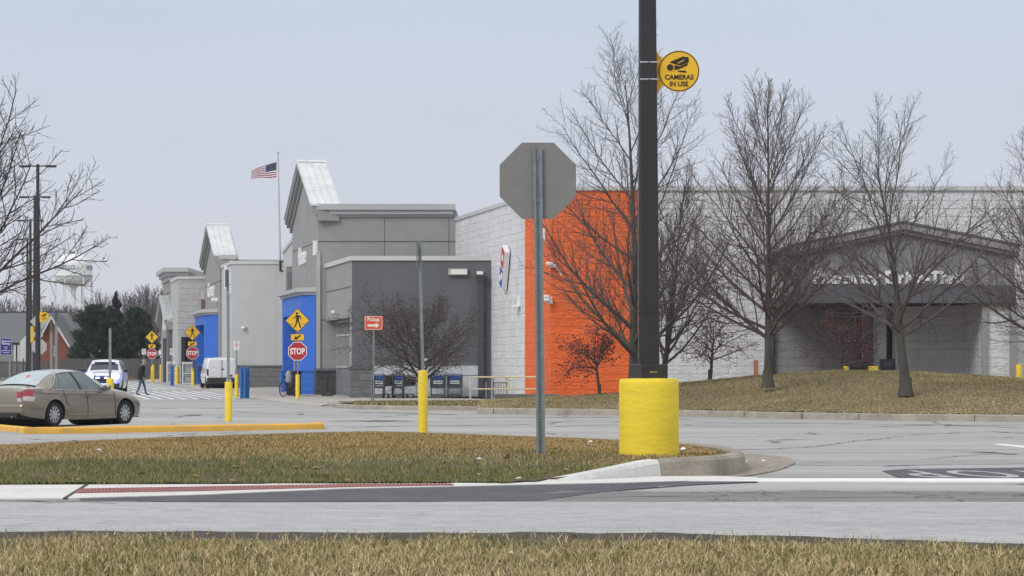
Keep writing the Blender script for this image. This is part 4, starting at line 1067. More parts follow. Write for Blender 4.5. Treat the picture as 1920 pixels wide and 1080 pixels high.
# U-channel post with punched holes
zt_ = Z_(276, SY) - szp + .05
lean = (X_(1008, SY) - X_(1015, SY)) / zt_
w = MB(); hw = .034
for (x0, x1, y0, y1) in ((-.022, .022, .012, .018), (-.030, -.020, -.012, .018), (.020, .030, -.012, .018), (-.044, -.028, -.014, -.009), (.028, .044, -.014, -.009)):
    w.hexa([(x0, y0, -.3), (x1, y0, -.3), (x1, y1, -.3), (x0, y1, -.3)] + [(x + lean * zt_, y, zt_) for x, y in ((x0, y0), (x1, y0), (x1, y1), (x0, y1))])
pst = w.build('post', m_galv, ss)
w = MB()
for i in range(100):
    z = .08 + i * .0295
    if z > zt_ - .03: break
    w.add([(a + lean * z, .0115, b) for a, b in circ(0, z, .0062, 8)], [tuple(range(8))[::-1]])
w.build('punched_holes', mat('hole_dark', (.02, .022, .025), .9), pst)
for dz in (-.2, .22):
    w = MB(); w.lathe([(.012, -.004), (.012, .008)], 6, (lean * zc_, .004, zc_ + dz), axis='y'); w.build('bolt', m_galv, ss)

def bollard_mesh(w, r, h, dome=.02):
    w.lathe([(r * 1.02, -.1), (r * 1.02, .0), (r, .02), (r, h - .03), (r * .93, h - .008), (r * .6, h), (.01, h + dome * .2)], 20)
def sleeve_post(px, pyb, Y, ptop, label, rad, h, sign_h, lean=0.0, zoff=0):
    zb = Z_(pyb, Y); t = thing('sign_post', (X_(px, Y), Y, zb), label, 'sign post', group=None)
    w = MB(); bollard_mesh(w, rad, h); w.build('bollard', m_yel, t)
    H = Z_(ptop, Y) - zb; lx_ = lean
    w = MB(); a = .026 * rad / .08
    w.hexa([(-a, -a, h - .05), (a, -a, h - .05), (a, a, h - .05), (-a, a, h - .05), (lx_ - a, -a, H), (lx_ + a, -a, H), (lx_ + a, a, H), (lx_ - a, a, H)]); p = w.build('post', m_galv, t)
    if sign_h:
        w = MB(); w.box(lx_ - a - .022, lx_ - a - .012, -.16, .16, H - sign_h - .01, H - .01); w.build('sign_plate', m_alu, t)
        for dz in (.05, sign_h - .06):
            w = MB(); w.path([(lx_ - a - .03, 0, H - dz), (lx_ + a + .045, 0, H - dz)], .008, 6); w.build('bolt', m_galv, t)
    return t
sleeve_post(793, 816, 46, 453, 'galvanised sign post in the yellow bollard at the back of the kerbed grass island', .083, 1.12, .43, lean=-.06)
sleeve_post(428.5, 791, 69, 505, 'thin sign post in the yellow bollard on the yellow kerbed paved island', .10, 1.04, .45, lean=-.02)
sleeve_post(206.5, 742, 84, 615, 'yellow bollard with thin post in front of the vehicle with blue lights', .115, .56, .0)
tp_ = [o for o in bpy.data.objects if o.name.startswith('sign_post')][1]
w = MB(); w.box(-.045, -.02, -.2, .2, Z_(538, 69) - Z_(791, 69), Z_(503, 69) - Z_(791, 69)); 

# --- crossing signs: diamond, arrow plaque, stop octagon on one post in a yellow bollard
def walker(mb, cx, cz, s, y0, y1, mi=0):
    q = lambda a, b: (cx + a * s, cz + b * s)
    mb.plate(circ(*q(-.03, .36), .065 * s, 14), y0, y1, mi)
    mb.plate([q(-.10, .27), q(.07, .28), q(.10, .18), q(.05, -.02), q(-.08, -.02), q(-.06, .12)], y0, y1, mi)
    mb.stroke([q(-.07, .25), q(-.16, .12), q(-.24, .10)], .045 * s, y0, y1, mi)
    mb.stroke([q(.06, .26), q(.17, .18), q(.16, .05)], .045 * s, y0, y1, mi)
    mb.stroke([q(-.03, .02), q(-.07, -.18), q(-.17, -.36)], .07 * s, y0, y1, mi)
    mb.stroke([q(.01, .02), q(.10, -.16), q(.16, -.38)], .07 * s, y0, y1, mi)
    mb.stroke([q(-.46, -.17), q(-.2, -.17)], .02 * s, y0, y1, mi); mb.stroke([q(.22, -.17), q(.46, -.17)], .02 * s, y0, y1, mi); mb.stroke([q(-.2, -.50), q(.2, -.50)], .02 * s, y0, y1, mi)
def crossing_sign(px, pyb, Y, label):
    zb = base(Y) + .12
    t = thing('crossing_sign', (X_(px, Y), Y, zb), label, 'sign', group='crossing and stop signs along the shop front')
    oc = Z_(658.5, 115) - (base(115) + .12)
    W_ = .80
    w = MB(); bollard_mesh(w, .09, 1.05); w.build('bollard', m_yel, t)
    w = MB(); w.box(-.03, .03, -.03, .03, .9, oc + 1.75); w.build('post', m_galv, t)
    w = MB(); w.plate(octa(0, oc, W_), -.045, -.04); o = w.build('stop_plate', m_whites, t)
    w = MB(); w.plate(octa(0, oc, W_ * .93), -.048, -.0455); w.build('red_face', m_red, o)
    w = MB(); tile_text(w, 'STOP', .36, 0, oc, -.0495, w=.64, bold=.012); w.build('lettering', m_whites, o)
    za = oc + .60
    w = MB(); w.plate(rrect(0, za, .60, .30, .03), -.045, -.04); o = w.build('arrow_plate', m_ink, t)
    w = MB(); w.plate(rrect(0, za, .57, .27, .03), -.048, -.0455); w.build('arrow_face', m_yels, o)
    w = MB(); w.stroke([(.13, za + .08), (-.03, za - .03)], .07, -.0495, -.0475); w.plate([(-.15, za - .10), (-.10, za + .05), (-.02, za - .005), (.0, za - .10)], -.0495, -.0475); w.build('arrow', m_ink, o)
    zd = oc + 1.32
    D = lambda s: [(0, zd + s), (s, zd), (0, zd - s), (-s, zd)]
    w = MB(); w.plate(D(.535), -.045, -.04); o = w.build('diamond_plate', m_ink, t)
    w = MB(); w.plate(D(.505), -.048, -.0455); w.build('diamond_face', m_yels, o)
    w = MB(); walker(w, 0, zd, .86, -.0495, -.0475); w.build('walker_symbol', m_ink, o)
    return t
crossing_sign(558, 747, 115, 'yellow walker diamond over a stop sign before the near blue entrance')
crossing_sign(361, 722, 172, 'yellow walker diamond over a stop sign beside the white cage racks')
crossing_sign(285, 712, 212, 'yellow walker diamond over a stop sign before the dark conifers, farthest along the shop front')

# --- bollards
gb = 'bollards along the shop front'
def bollard(px, Y, h, r, m, label, zb=None, group=gb):
    z = base(Y) + .12 if zb is None else zb
    w = MB(); bollard_mesh(w, r, h); o = w.build('bollard', m); o.location = (X_(px, Y), Y, z); return tag(o, label, 'bollard', group)
for px, dY, lab in ((453, 0, 'blue bollard left of its tight row of three behind the no parking sign'), (459.5, -.1, 'blue bollard in the middle of its row of three'), (464.5, .2, 'blue bollard right of its row of three before the grey wall')):
    bollard(px, 122 + dY, 1.33, .075, m_bluebol, lab)
bollard(322.5, 176, 1.20, .115, m_bluebol, 'lone blue bollard beside a fat yellow bollard')
bollard(332, 180, 1.12, .13, m_yel, 'fat yellow bollard to the right of a lone blue bollard')
bollard(362.2, 168, .92, .07, m_yel, 'slim yellow bollard in front of the white cage rack')
bollard(287.3, 200, 1.22, .09, m_yel, 'taller yellow bollard of the touching pair beneath the farthest stop sign')
bollard(284.2, 198, .85, .06, m_yel, 'shorter yellow bollard of the touching pair beneath the farthest stop sign')
bollard(301.5, 200, 1.22, .09, m_yel, 'yellow bollard standing alone before the small far gable')
bollard(1417.5, 93.5, 1.05, .085, mat('faded_orange_paint', (.62, .28, .14), .7, .1, 5), 'faded orange bollard on the grass beside the tree trunk', zb=.72, group=None)
bollard(1910.5, 95.3, 1.25, .11, m_yel, 'yellow bollard at the right end of the drive through wall', zb=.36, group=None)

# --- parking restriction signs
def small_sign(px, Y, ptop, hs, ws, label, bol=True, name='parking_sign', zb=None, red=True):
    z = base(Y) + .12
    t = thing(name, (X_(px, Y), Y, z), label, 'sign', group='small white parking signs')
    H = Z_(ptop, Y) - z
    w = MB(); w.box(-.028, .028, -.028, .028, 0, H); w.build('post', m_galv, t)
    if bol: w = MB(); bollard_mesh(w, .085, 1.0); w.build('bollard', m_yel, t)
    w = MB(); w.plate(rrect(0, H - hs / 2, ws, hs, .03), -.04, -.034); o = w.build('sign_plate', m_whites, t)
    w = MB(); mr_ = mat('faded_red_print', (.45, .10, .12), .6)
    w.plate(rrect(0, H - hs * .47, ws * .92, hs * .06, .01), -.043, -.04)
    tile_text(w, 'NO', hs * .17, 0, H - hs * .14, -.041, w=ws * .45, bold=.004); tile_text(w, 'PARKING', hs * .13, 0, H - hs * .32, -.041, w=ws * .8, bold=.003); tile_text(w, 'FIRE', hs * .14, 0, H - hs * .62, -.041, w=ws * .5, bold=.003); tile_text(w, 'LANE', hs * .14, 0, H - hs * .82, -.041, w=ws * .55, bold=.003)
    w.build('lettering', mr_, o); return t
small_sign(443.5, 124, 640, .40, .25, 'white and red no parking sign behind the white van, in a yellow bollard')
small_sign(322.3, 177, 653, .44, .26, 'white parking sign above the lone blue bollard', bol=False)
small_sign(269.8, 205, 654, .44, .32, 'white parking sign before the wooden fence left of the farthest stop sign', bol=False)

# --- orange pickup arrow sign
PY = 99.5
zb = .17
t = thing('pickup_sign', (X_(700.5, PY), PY, zb), 'orange Pickup sign with white arrow on a slim post by the planting strip', 'sign')
zt_ = Z_(592.5, PY) - zb; zl_ = Z_(618.5, PY) - zb; wv = 34 * PY / F
w = MB(); w.box(-.03, .03, -.03, .03, -.1, zl_ + .1); w.build('post', m_galv, t)
cz = (zt_ + zl_) / 2; hh = zt_ - zl_
w = MB(); w.plate(rrect(0, cz, wv, hh, .05), -.04, -.034); o = w.build('sign_plate', m_ored, t)
m_pinkw = mat('sign_white_print', (.80, .70, .66), .6)
w = MB(); A_ = rrect(0, cz, wv * .96, hh * .95, .05); B_ = rrect(0, cz, wv * .91, hh * .89, .04); nA = len(A_)
w.add([(a, -.042, b) for a, b in A_] + [(a, -.042, b) for a, b in B_], [(i, (i + 1) % nA, nA + (i + 1) % nA, nA + i) for i in range(nA)]); w.build('sign_border', m_pinkw, o)
w = MB(); tile_text(w, 'Pickup', hh * .36, 0, cz + hh * .22, -.043, w=wv * .68, bold=.006); w.build('lettering', m_pinkw, o)
w = MB(); w.plate([(-wv * .33, cz - hh * .26), (wv * .12, cz - hh * .26), (wv * .12, cz - hh * .37), (wv * .33, cz - hh * .18), (wv * .12, cz + hh * .01), (wv * .12, cz - hh * .10), (-wv * .33, cz - hh * .10)], -.045, -.042); w.build('arrow', m_pinkw, o)
zb = .14
w = MB(); w.path([(0, 0, -.1), (0, 0, .55), (.03, 0, 1.15)], .028, 6); w.path([(-.06, 0, 0.0), (0, 0, .05)], .06, 6); o = w.build('stub_post', m_galv); o.location = (X_(696.5, 101.5), 101.5, zb); tag(o, 'short leaning grey stub post just behind the Pickup sign', 'post')

# --- beige handrail
m_rail = mat('cream_rail_paint', (.76, .70, .50), .6, .08, 5, dirt=(.5, .42, .25), dirt_amt=.4, dirt_scale=4)
HY = 106.3
t = thing('handrail', (X_(882, HY), HY, .12), 'cream painted handrail with two bars before the orange wall', 'handrail')
x0 = X_(882, HY); xs_ = [X_(p, HY) - x0 for p in (882, 953, 1024)]
hh = Z_(707, HY) - .12
w = MB(); w.path([(xs_[0], 0, hh), (xs_[2], 0, hh)], .033, 8); w.build('top_rail', m_rail, t)
w = MB(); w.path([(xs_[0], 0, hh * .52), (xs_[2], 0, hh * .52)], .033, 8); w.build('mid_rail', m_rail, t)
for xx in xs_: w = MB(); w.path([(xx, 0, -.1), (xx, 0, hh + .01)], .04, 8); w.build('post', m_rail, t)
w = MB(); w.box(xs_[0] - .1, xs_[2] + .05, -.04, .04, -.06, .05); w.build('kerb_rail', m_rail, t)
# bicycle rack
BY = 112.5
t = thing('bicycle_rack', (X_(938, BY), BY, base(BY) + .12), 'grey barred bicycle rack behind the cream handrail', 'bicycle rack')
m_rk = mat('rack_grey', (.11, .115, .12), .5, .1, 4, metal=.3)
w = MB(); wv = 27 * BY / F; hv = .98
w.path([(-wv / 2, 0, 0), (-wv / 2, 0, hv - .15), (-wv / 2 + .1, 0, hv), (-wv / 2 + .3, 0, hv)], .022, 6); w.build('frame', m_rk, t)
w = MB(); w.path([(wv / 2 - .3, 0, hv), (wv / 2 - .1, 0, hv), (wv / 2, 0, hv - .15), (wv / 2, 0, 0)], .022, 6); w.build('frame', m_rk, t)
for zz in (.12, .72):
    w = MB(); w.path([(-wv / 2, 0, zz), (wv / 2, 0, zz)], .02, 6); w.build('cross_bar', m_rk, t)
for i in range(9):
    w = MB(); xx = -wv / 2 + wv * (i + .5) / 9; w.path([(xx, 0, .12), (xx, 0, .72)], .012, 5); w.build('upright', m_rk, t)
w = MB(); w.path([(0, 0, -.05), (0, 0, .8)], .03, 6); o = w.build('stub_post', m_galv); o.location = (X_(911.5, 110), 110, .12); tag(o, 'thin grey stub post between the dark downspout and the bicycle rack', 'post')
# timber sleeper at the wall foot
w = MB(); w.bevbox(-1.25, 1.25, -.15, .15, 0, .30, .02); o = w.build('wheel_stop', mat('weathered_concrete_bar', (.20, .18, .15), .9, .2, 4)); o.location = (X_(1002, 104.3) - .3, 104.2, .16); tag(o, 'grey brown concrete bar lying at the foot of the orange wall', 'wheel stop')

# --- shopping carts
m_cf = mat('cart_frame_grey', (.045, .05, .06), .5, .1, 4, metal=.3); m_cp = mat('cart_dark_mesh', (.045, .05, .058), .7, .15, 30); m_cb = mat('cart_blue_plastic', (.012, .06, .26), .45, .05, 4); m_cw = mat('cart_pale_panel', (.42, .47, .50), .5, .05, 4)
def cart(loc, rz, label):
    t = thing('shopping_cart', loc, label, 'shopping cart', rz=rz, group='shopping carts lined up against the pale panel')
    # local: -y is the handle end
    hw0, hw1 = .30, .25
    def P(x, y, z): return (x, y, z)
    w = MB()
    # basket walls as lattice of bars around a tapering body
    for s in (-1, 1):
        for k in range(9):
            y = -.36 + .80 * k / 8; hwk = hw0 - (hw0 - hw1) * k / 8
            w.path([(s * hwk, y, .98 - .05 * k / 8), (s * (hwk - .05), y + .0, .50 + .04 * k / 8)], .007, 4)
        for k in range(6):
            z = .52 + .44 * k / 5; w.path([(s * (hw0 - .05 + .05 * k / 5), -.36, z), (s * (hw1 - .05 + .05 * k / 5), .44, z)], .007, 4)
    for k in range(7):
        x = -.22 + .44 * k / 6; w.path([(x * 1.1, .44, .93), (x, .44, .53)], .007, 4); w.path([(x, -.36, .50), (x * .85, .44, .54)], .007, 4)
    for k in range(5):
        z = .54 + .38 * k / 4; w.path([(-.24, .44, z), (.24, .44, z)], .007, 4)
    w.build('basket', m_cf, t)
    w = MB()
    for s in (-1, 1):
        w.hexa([(s * .27 - .006, -.34, .55), (s * .27 + .006, -.34, .55), (s * .22 + .006, .43, .58), (s * .22 - .006, .43, .58), (s * .31 - .006, -.34, .96), (s * .31 + .006, -.34, .96), (s * .25 + .006, .43, .92), (s * .25 - .006, .43, .92)])
    w.box(-.24, .24, .425, .435, .56, .92); w.build('side_panel', m_cp, t)
    w = MB(); w.bevbox(-.20, .20, -.36, -.335, .80, .97, .01); w.build('seat_flap', m_cb, t)
    for s in (-1, 1):
        w = MB(); x0, x1 = sorted((s * .235, s * .325)); w.bevbox(x0, x1, -.42, -.33, .46, 1.0, .02); w.build('end_frame', m_cp, t)
        w = MB(); x0, x1 = sorted((s * .245, s * .30)); w.bevbox(x0, x1, -.46, -.34, .10, .48, .015); w.build('end_leg', m_cp, t)
    w = MB(); w.bevbox(-.25, .25, -.40, -.33, .42, .52, .015); w.build('end_rail', m_cp, t)
    w = MB(); w.bevbox(-.27, .27, -.46, -.36, .10, .17, .015); w.build('bumper_bar', m_cp, t)
    w = MB(); w.hexa([(-.22, -.34, .50), (.22, -.34, .50), (.18, .44, .54), (-.18, .44, .54), (-.22, -.34, .515), (.22, -.34, .515), (.18, .44, .555), (-.18, .44, .555)]); w.build('basket_floor', m_cp, t)
    w = MB(); w.box(-.20, .20, -.372, -.362, .70, .76); w.box(-.20, .20, -.372, -.362, .61, .67); w.build('label_plate', m_cw, t)
    w = MB(); w.path([(-.31, -.36, .98), (-.30, -.46, 1.03), (.30, -.46, 1.03), (.31, -.36, .98)], .018, 8); w.build('handle', m_cb, t)
    w = MB()
    for s in (-1, 1): w.path([(s * .27, -.34, .52), (s * .28, -.36, .30), (s * .27, -.42, .14), (s * .17, .42, .16)], .016, 6)
    for yy in (-.40, -.1, .38): w.path([(-.25 + .08 * (yy > 0), yy, .15), (.25 - .08 * (yy > 0), yy, .15)], .014, 6)
    for k in range(5): w.path([(-.16 + .08 * k, -.40, .17), (-.12 + .06 * k, .40, .18)], .008, 4)
    w.build('lower_frame', m_cf, t)
    for (x, y) in ((-.26, -.40), (.26, -.40), (-.16, .40), (.16, .40)):
        w = MB(); w.lathe([(.02, -.016), (.06, -.016), (.065, 0), (.06, .016), (.02, .016)], 12, (0, 0, 0)); o = w.build('wheel', m_tyre, t); o.location = (x, y, .066); o.rotation_euler = (0, R(90), 0)
    return t
CYY = 116.7
cz_ = base(CYY) + .12
cc = cart((X_(722, CYY), CYY, cz_), R(-38), 'shopping cart turned sideways, at the left end of the row')
def cartcopy(px, Y, rz, label): return dup(cc, (X_(px, Y), Y, cz_), R(rz), label)
cc.scale = (1.08, 1.08, 1.02)
cartcopy(758, CYY, -38, 'shopping cart turned sideways, right behind the tall yellow bollard post')
cartcopy(821, CYY + .2, 2, 'shopping cart seen straight on, just right of the yellow bollard')
cartcopy(853.5, CYY + .2, -2, 'shopping cart seen straight on, nearest to the cream handrail')

# --- lobby dustpan with handle
dY = 122.3
t = thing('dustpan', (X_(614, dY), dY, base(dY) + .12), 'black long handled lobby dustpan leaning by the dark stone base', 'dustpan')
w = MB(); w.hexa([(-.28, -.2, 0), (.28, -.2, 0), (.24, .15, 0), (-.24, .15, 0), (-.22, -.1, .22), (.18, -.1, .2), (.18, .12, .3), (-.16, .12, .32)]); w.build('pan', m_black, t)
w = MB(); w.path([(0, 0, .2), (.02, 0, .95)], .022, 8); w.build('handle', m_black, t)
w = MB(); w.path([(.02, 0, .95), (.02, 0, 1.08)], .035, 8); w.build('grip', m_black, t)

# --- bicycle with bag, leaning by the blue entrance
bY = 121.5
bk = thing('bicycle', (X_(543, bY), bY, base(bY) + .12), 'dark bicycle with a grey bundle parked before the near blue entrance', 'bicycle', rz=R(62))
m_bf = mat('bicycle_frame_dark', (.02, .025, .06), .4, .1, 4)
for nm, x in (('wheel', -.52), ('wheel', .52)):
    w = MB(); c = [(x + .33 * math.cos(a), 0, .34 + .33 * math.sin(a)) for a in [2 * math.pi * i / 28 for i in range(29)]]; w.path(c, .022, 6, cap=False); o = w.build(nm, m_tyre, bk)
    w = MB()
    for i in range(12):
        a = 2 * math.pi * i / 12; w.path([(x, 0, .34), (x + .32 * math.cos(a), 0, .34 + .32 * math.sin(a))], .003, 3)
    w.path([(x, -.05, .34), (x, .05, .34)], .03, 8); w.build('spokes', m_galv, o)
w = MB()
for a, b in (((-.52, .34), (-.1, .30)), ((-.1, .30), (-.25, .85)), ((-.52, .34), (-.22, .74)), ((-.22, .76), (.36, .80)), ((-.1, .30), (.38, .70)), ((.34, .95), (.42, .62)), ((.42, .62), (.52, .34))):
    w.path([(a[0], 0, a[1]), (b[0], 0, b[1])], .02, 6)
w.build('frame', m_bf, bk)
w = MB(); w.path([(.28, -.28, 1.0), (.34, -.2, 1.02), (.36, 0, .98), (.34, .2, 1.02), (.28, .28, 1.0)], .016, 6); w.build('handlebar', m_black, bk)
w = MB(); w.path([(-.42, 0, .90), (-.3, 0, .91), (-.12, 0, .89)], [.07, .05, .02], 8); w.build('saddle', m_black, bk)
w = MB(); w.path([(-.1, -.1, .3), (-.1, -.1, .2), (-.1, -.18, .2)], .015, 5); w.path([(-.1, .1, .3), (-.1, .1, .4), (-.1, .18, .4)], .015, 5); w.lathe([(.09, -.01), (.09, .01)], 14, (-.1, -.05, .3), axis='y'); w.build('crank', m_black, bk)
w = MB(); w.lathe([(.05, 0), (.15, .06), (.19, .25), (.17, .5), (.10, .66), (.03, .70)], 12, (0, 0, 0)); o = w.build('backpack', mat('pale_grey_bundle', (.30, .31, .36), .9, .25, 6)); 
o.location = (X_(541, bY - .3), bY - .3, base(bY) + .12 + .62); o.scale = (.8, .8, .8); tag(o, 'pale grey bundle sitting on the parked bicycle', 'bag')
w = MB(); w.lathe([(.30, 0), (.34, .1), (.33, .9), (.30, 1.0), (.36, 1.02), (.36, 1.12), (.2, 1.18)], 18); o = w.build('trash_bin', m_black); o.location = (X_(551, 124.5), 124.5, base(124) + .12); tag(o, 'black round trash bin behind the parked bicycle', 'trash bin')

# --- white cage racks (propane exchange)
m_cage = mat('white_cage_paint', (.62, .63, .62), .6, .06, 4)
def cage(px, Y, wpx, label):
    t = thing('gas_cage', (X_(px, Y), Y, base(Y) + .12), label, 'cage rack', rz=R(-14), group='white cage racks outside the garden doors')
    hw = wpx * Y / F / 2; H = 1.42
    w = MB()
    for x in (-hw, hw):
        for y in (-.4, .4): w.box(x - .035, x + .035, y - .035, y + .035, 0, H)
    for z in (.06, H / 2, H - .04):
        for y in (-.4, .4): w.box(-hw, hw, y - .03, y + .03, z - .03, z + .03)
        for x in (-hw, hw): w.box(x - .03, x + .03, -.4, .4, z - .03, z + .03)
    for k in range(1, 8): x = -hw + 2 * hw * k / 8; w.box(x - .008, x + .008, -.41, -.395, .06, H)
    for k in range(1, 10): z = H * k / 10; w.box(-hw, hw, -.41, -.395, z - .008, z + .008)
    w.box(-hw, -hw + .01, -.4, .4, .06, H); w.build('frame', m_cage, t)
    w = MB(); w.box(-hw - .04, hw + .04, -.44, .44, H, H + .05); w.build('roof', m_cage, t)
    rr = random.Random(px); 
    for zz in (.1, .76):
        for k in range(3):
            x = -hw + .2 + (2 * hw - .4) * k / 2
            w = MB(); w.lathe([(.10, 0), (.15, .04), (.155, .3), (.11, .38), (.06, .40), (.09, .42), (.09, .5)], 12, (x, -.1, zz)); w.build('gas_bottle', mat('gas_bottle_grey', (.33, .34, .36), .5, .1, 4), t)
    return t
cage(356, 176, 20, 'white cage rack of gas bottles at the dark garden doorway')
cage(326, 184, 18, 'white cage rack behind the lone blue bollard')

# --- framed diamond logo sign on the white front wall
dYY = 109.8 + 4.2
O_ = Vector((mx_(dYY) - .06, dYY, 0))
t = thing('logo_sign', (O_.x, O_.y, 0), 'tilted red and blue diamond shaped logo sign with white dots on the white wall', 'sign')
zt_, zm_, zb_ = Z_(460.5, dYY), Z_(500, dYY), Z_(543, dYY)
def rot2(P, a, c): return [((u - c[0]) * math.cos(a) - (v - c[1]) * math.sin(a) + c[0], (u - c[0]) * math.sin(a) + (v - c[1]) * math.cos(a) + c[1]) for u, v in P]
zc_ = (zt_ + zb_) / 2
hw, hh = 0.37, .92      # half sizes of the upright rounded rectangle, tilted
a_ = R(-26)
def dsgn(w_, h_, c=(0, 0), r=.08): return rot2(rrect(c[0], c[1] + zc_, w_ * 2, h_ * 2, r), a_, (0, zc_))
FU2, FN2 = FU, FN
LO = Vector((0, 0, 0))
w = MB(); w.ext(dsgn(hw, hh), LO, FU2, UPV, FN2, 0, .22); w.build('sign_box', m_whites, t)
w = MB(); w.ext(dsgn(hw * .88, hh * .44, (0, hh * .485)), LO, FU2, UPV, FN2, .22, .228); w.build('red_half', mat('logo_red', (.60, .02, .03), .4), t)
w = MB(); w.ext(dsgn(hw * .88, hh * .44, (0, -hh * .485)), LO, FU2, UPV, FN2, .22, .228); w.build('blue_half', mat('logo_blue', (.01, .10, .42), .4), t)
for c in ((0, hh * .485), (hw * .40, -hh * .36), (-hw * .40, -hh * .62)):
    w = MB(); w.ext(rot2(circ(c[0], zc_ + c[1], .16, 20), a_, (0, zc_)), LO, FU2, UPV, FN2, .228, .234); w.build('white_dot', m_whites, t)
# yellow burst emblem on the orange front return
eY = 107.2
t = thing('burst_emblem', (mx_(eY) - .05, eY, 0), 'yellow burst of six rounded rays mounted on the orange front strip', 'sign')
zc_ = Z_(440, eY)
for k in range(6):
    a = R(60 * k + 90); ca, sa = math.cos(a), math.sin(a)
    q = [(u * ca - v * sa, zc_ + u * sa + v * ca) for u, v in ((.26, -.035), (.30, -.07), (.62, -.10), (.68, 0), (.62, .10), (.30, .07), (.26, .035))]
    w = MB(); w.ext(q, (0, 0, 0), FU, UPV, FN, 0, .08); w.build('ray', m_yels, t)

# --- flag on the wall-mounted pole
fY = 159.4
t = thing('flagpole', (X_(526, fY), fY, Z_(512, fY)), 'tall slim white flagpole bracketed to the top of the grey wall', 'flagpole')
H = Z_(288, fY) - Z_(512, fY); dx = X_(521.5, fY) - X_(526, fY)
w = MB(); w.path([(0, 0, .1), (dx * .1, 0, .75)], .075, 8); w.build('sleeve', m_black, t)
w = MB(); w.path([(dx * .1, 0, .75), (dx, 0, H)], [.065, .035], 10); w.build('pole', mat('flagpole_white', (.40, .41, .42), .4, .05, 3), t)
w = MB(); w.lathe([(.01, -.08), (.06, -.05), (.08, 0), (.06, .05), (.01, .08)], 12, (dx, 0, H + .06)); w.build('finial', mat('flagpole_white', (0, 0, 0)), t)
for zz in (.12, .68):
    w = MB(); w.path([(0, 0, zz), (.28, .6, zz)], .045, 6); w.build('bracket', m_black, t)
fl = thing('flag', (X_(518.5, fY), fY - .02, Z_(318, fY)), 'American flag streaming left from the flagpole', 'flag')
Wf, Hf = 1.62, .92
def fpt(u, v):     # u 0 hoist..1 fly, v 0 top..1 bottom
    droop = (1 - v) * (-.52 * u ** 1.15) + v * (-.03 * math.sin(u * 3.1))
    x = -Wf * .96 * u + .05 * math.sin(u * 9) * (1 - v)
    y = .16 * math.sin(u * 8 + v * 1.3) * u + .25 * u
    z = Hf / 2 - Hf * v + droop + .05 * math.sin(u * 9.5 + v * 2) * u
    return Vector((x, y, z))
m_fr = mat('flag_red', (.22, .012, .03), .8, .05, 4); m_fw = mat('flag_white', (.66, .63, .67), .8, .05, 4); m_fb = mat('flag_navy', (.015, .018, .07), .8, .05, 4)
w = MB(); nu, nv = 40, 26
for s in (0, 1):
    o_ = (0, .004 if s else 0, 0)
    vs_ = [tuple(fpt(i / nu, j / nv) + Vector(o_)) for j in range(nv + 1) for i in range(nu + 1)]
    b0 = len(w.v); w.v += vs_
    for j in range(nv):
        for i in range(nu):
            q = [j * (nu + 1) + i, j * (nu + 1) + i + 1, (j + 1) * (nu + 1) + i + 1, (j + 1) * (nu + 1) + i]
            w.f.append([b0 + k for k in (q if s else q[::-1])]); w.sm.append(True)
            st = j // 2; w.m.append(2 if (i < nu * .4 and st < 7) else (0 if st % 2 == 0 else 1))
w.build('cloth', [m_fr, m_fw, m_fb], fl)
w = MB()
for r_ in range(9):
    for c_ in range(6 if r_ % 2 == 0 else 5):
        u = .4 * ((c_ + (.5 if r_ % 2 == 0 else 1.0)) / 6); v = 7 / 13 * (r_ + .6) / 9.2
        pts = [fpt(u + du, v + dv) + Vector((0, -.006, 0)) for du, dv in ((-.008, 0), (0, -.014), (.008, 0), (0, .014))]
        w.add(pts, [(0, 1, 2, 3)])
so_ = w.build('stars', m_fw, fl); so_['kind'] = 'stuff'
w = MB(); w.path([(0, 0, Hf / 2), (.09, 0, Hf / 2 + .25)], .012, 5); w.path([(0, 0, -Hf / 2), (.10, 0, -Hf / 2 - .05)], .012, 5); w.build('rope', m_fw, fl)

# --- drive-through lanes: black posts, kiosks, yellow blocks
for px, lab in ((1612, 'left'), (1669, 'right')):
    z0 = .36; nb = 'dark' 
    w = MB(); w.box(-.13, .13, -.10, .10, 0, zs - z0 + .02); o = w.build('canopy_post', m_black); o.location = (X_(px, 99), 99, z0)
    tag(o, 'black canopy post beside the %s drive through kiosk' % ('left hand' if lab == 'left' else 'right hand'), 'post', 'black posts under the drive through canopy')
    w = MB(); w.box(-.018, .018, -.05, .03, 0, zs - z0); o2 = w.build('pipe', m_trim); o2.location = (X_(px + 5.2, 98.8), 98.8, z0); tag(o2, 'pale vertical pipe against the %s black canopy post' % ('left hand' if lab == 'left' else 'right hand'), 'pipe', 'pale pipes under the canopy')
    kt = thing('teller_kiosk', (X_(px - 7, 98), 98, z0), 'black drive through kiosk at the foot of the %s canopy post' % ('left hand' if lab == 'left' else 'right hand'), 'kiosk', group='drive through kiosks')
    hk = Z_(673, 98) - z0
    w = MB(); w.bevbox(-.22, .30, -.25, .25, .55, hk, .03); w.build('cabinet', m_black, kt)
    w = MB(); w.bevbox(-.12, .2, -.18, .18, 0, .55, .02); w.build('pedestal', m_black, kt)
    w = MB(); w.box(-.15, .2, -.262, -.25, hk - .3, hk - .08); w.build('panel', m_glassd, kt)
    w = MB(); w.bevbox(-.16, .16, -.16, .16, 0, Z_(686.5, 97) - z0, .03); o = w.build('guard_block', m_yel); o.location = (X_(1582 if lab == 'left' else 1637, 97), 97, z0)
    tag(o, 'yellow guard block left of the %s drive through kiosk' % ('left hand' if lab == 'left' else 'right hand'), 'guard block', 'yellow guard blocks')
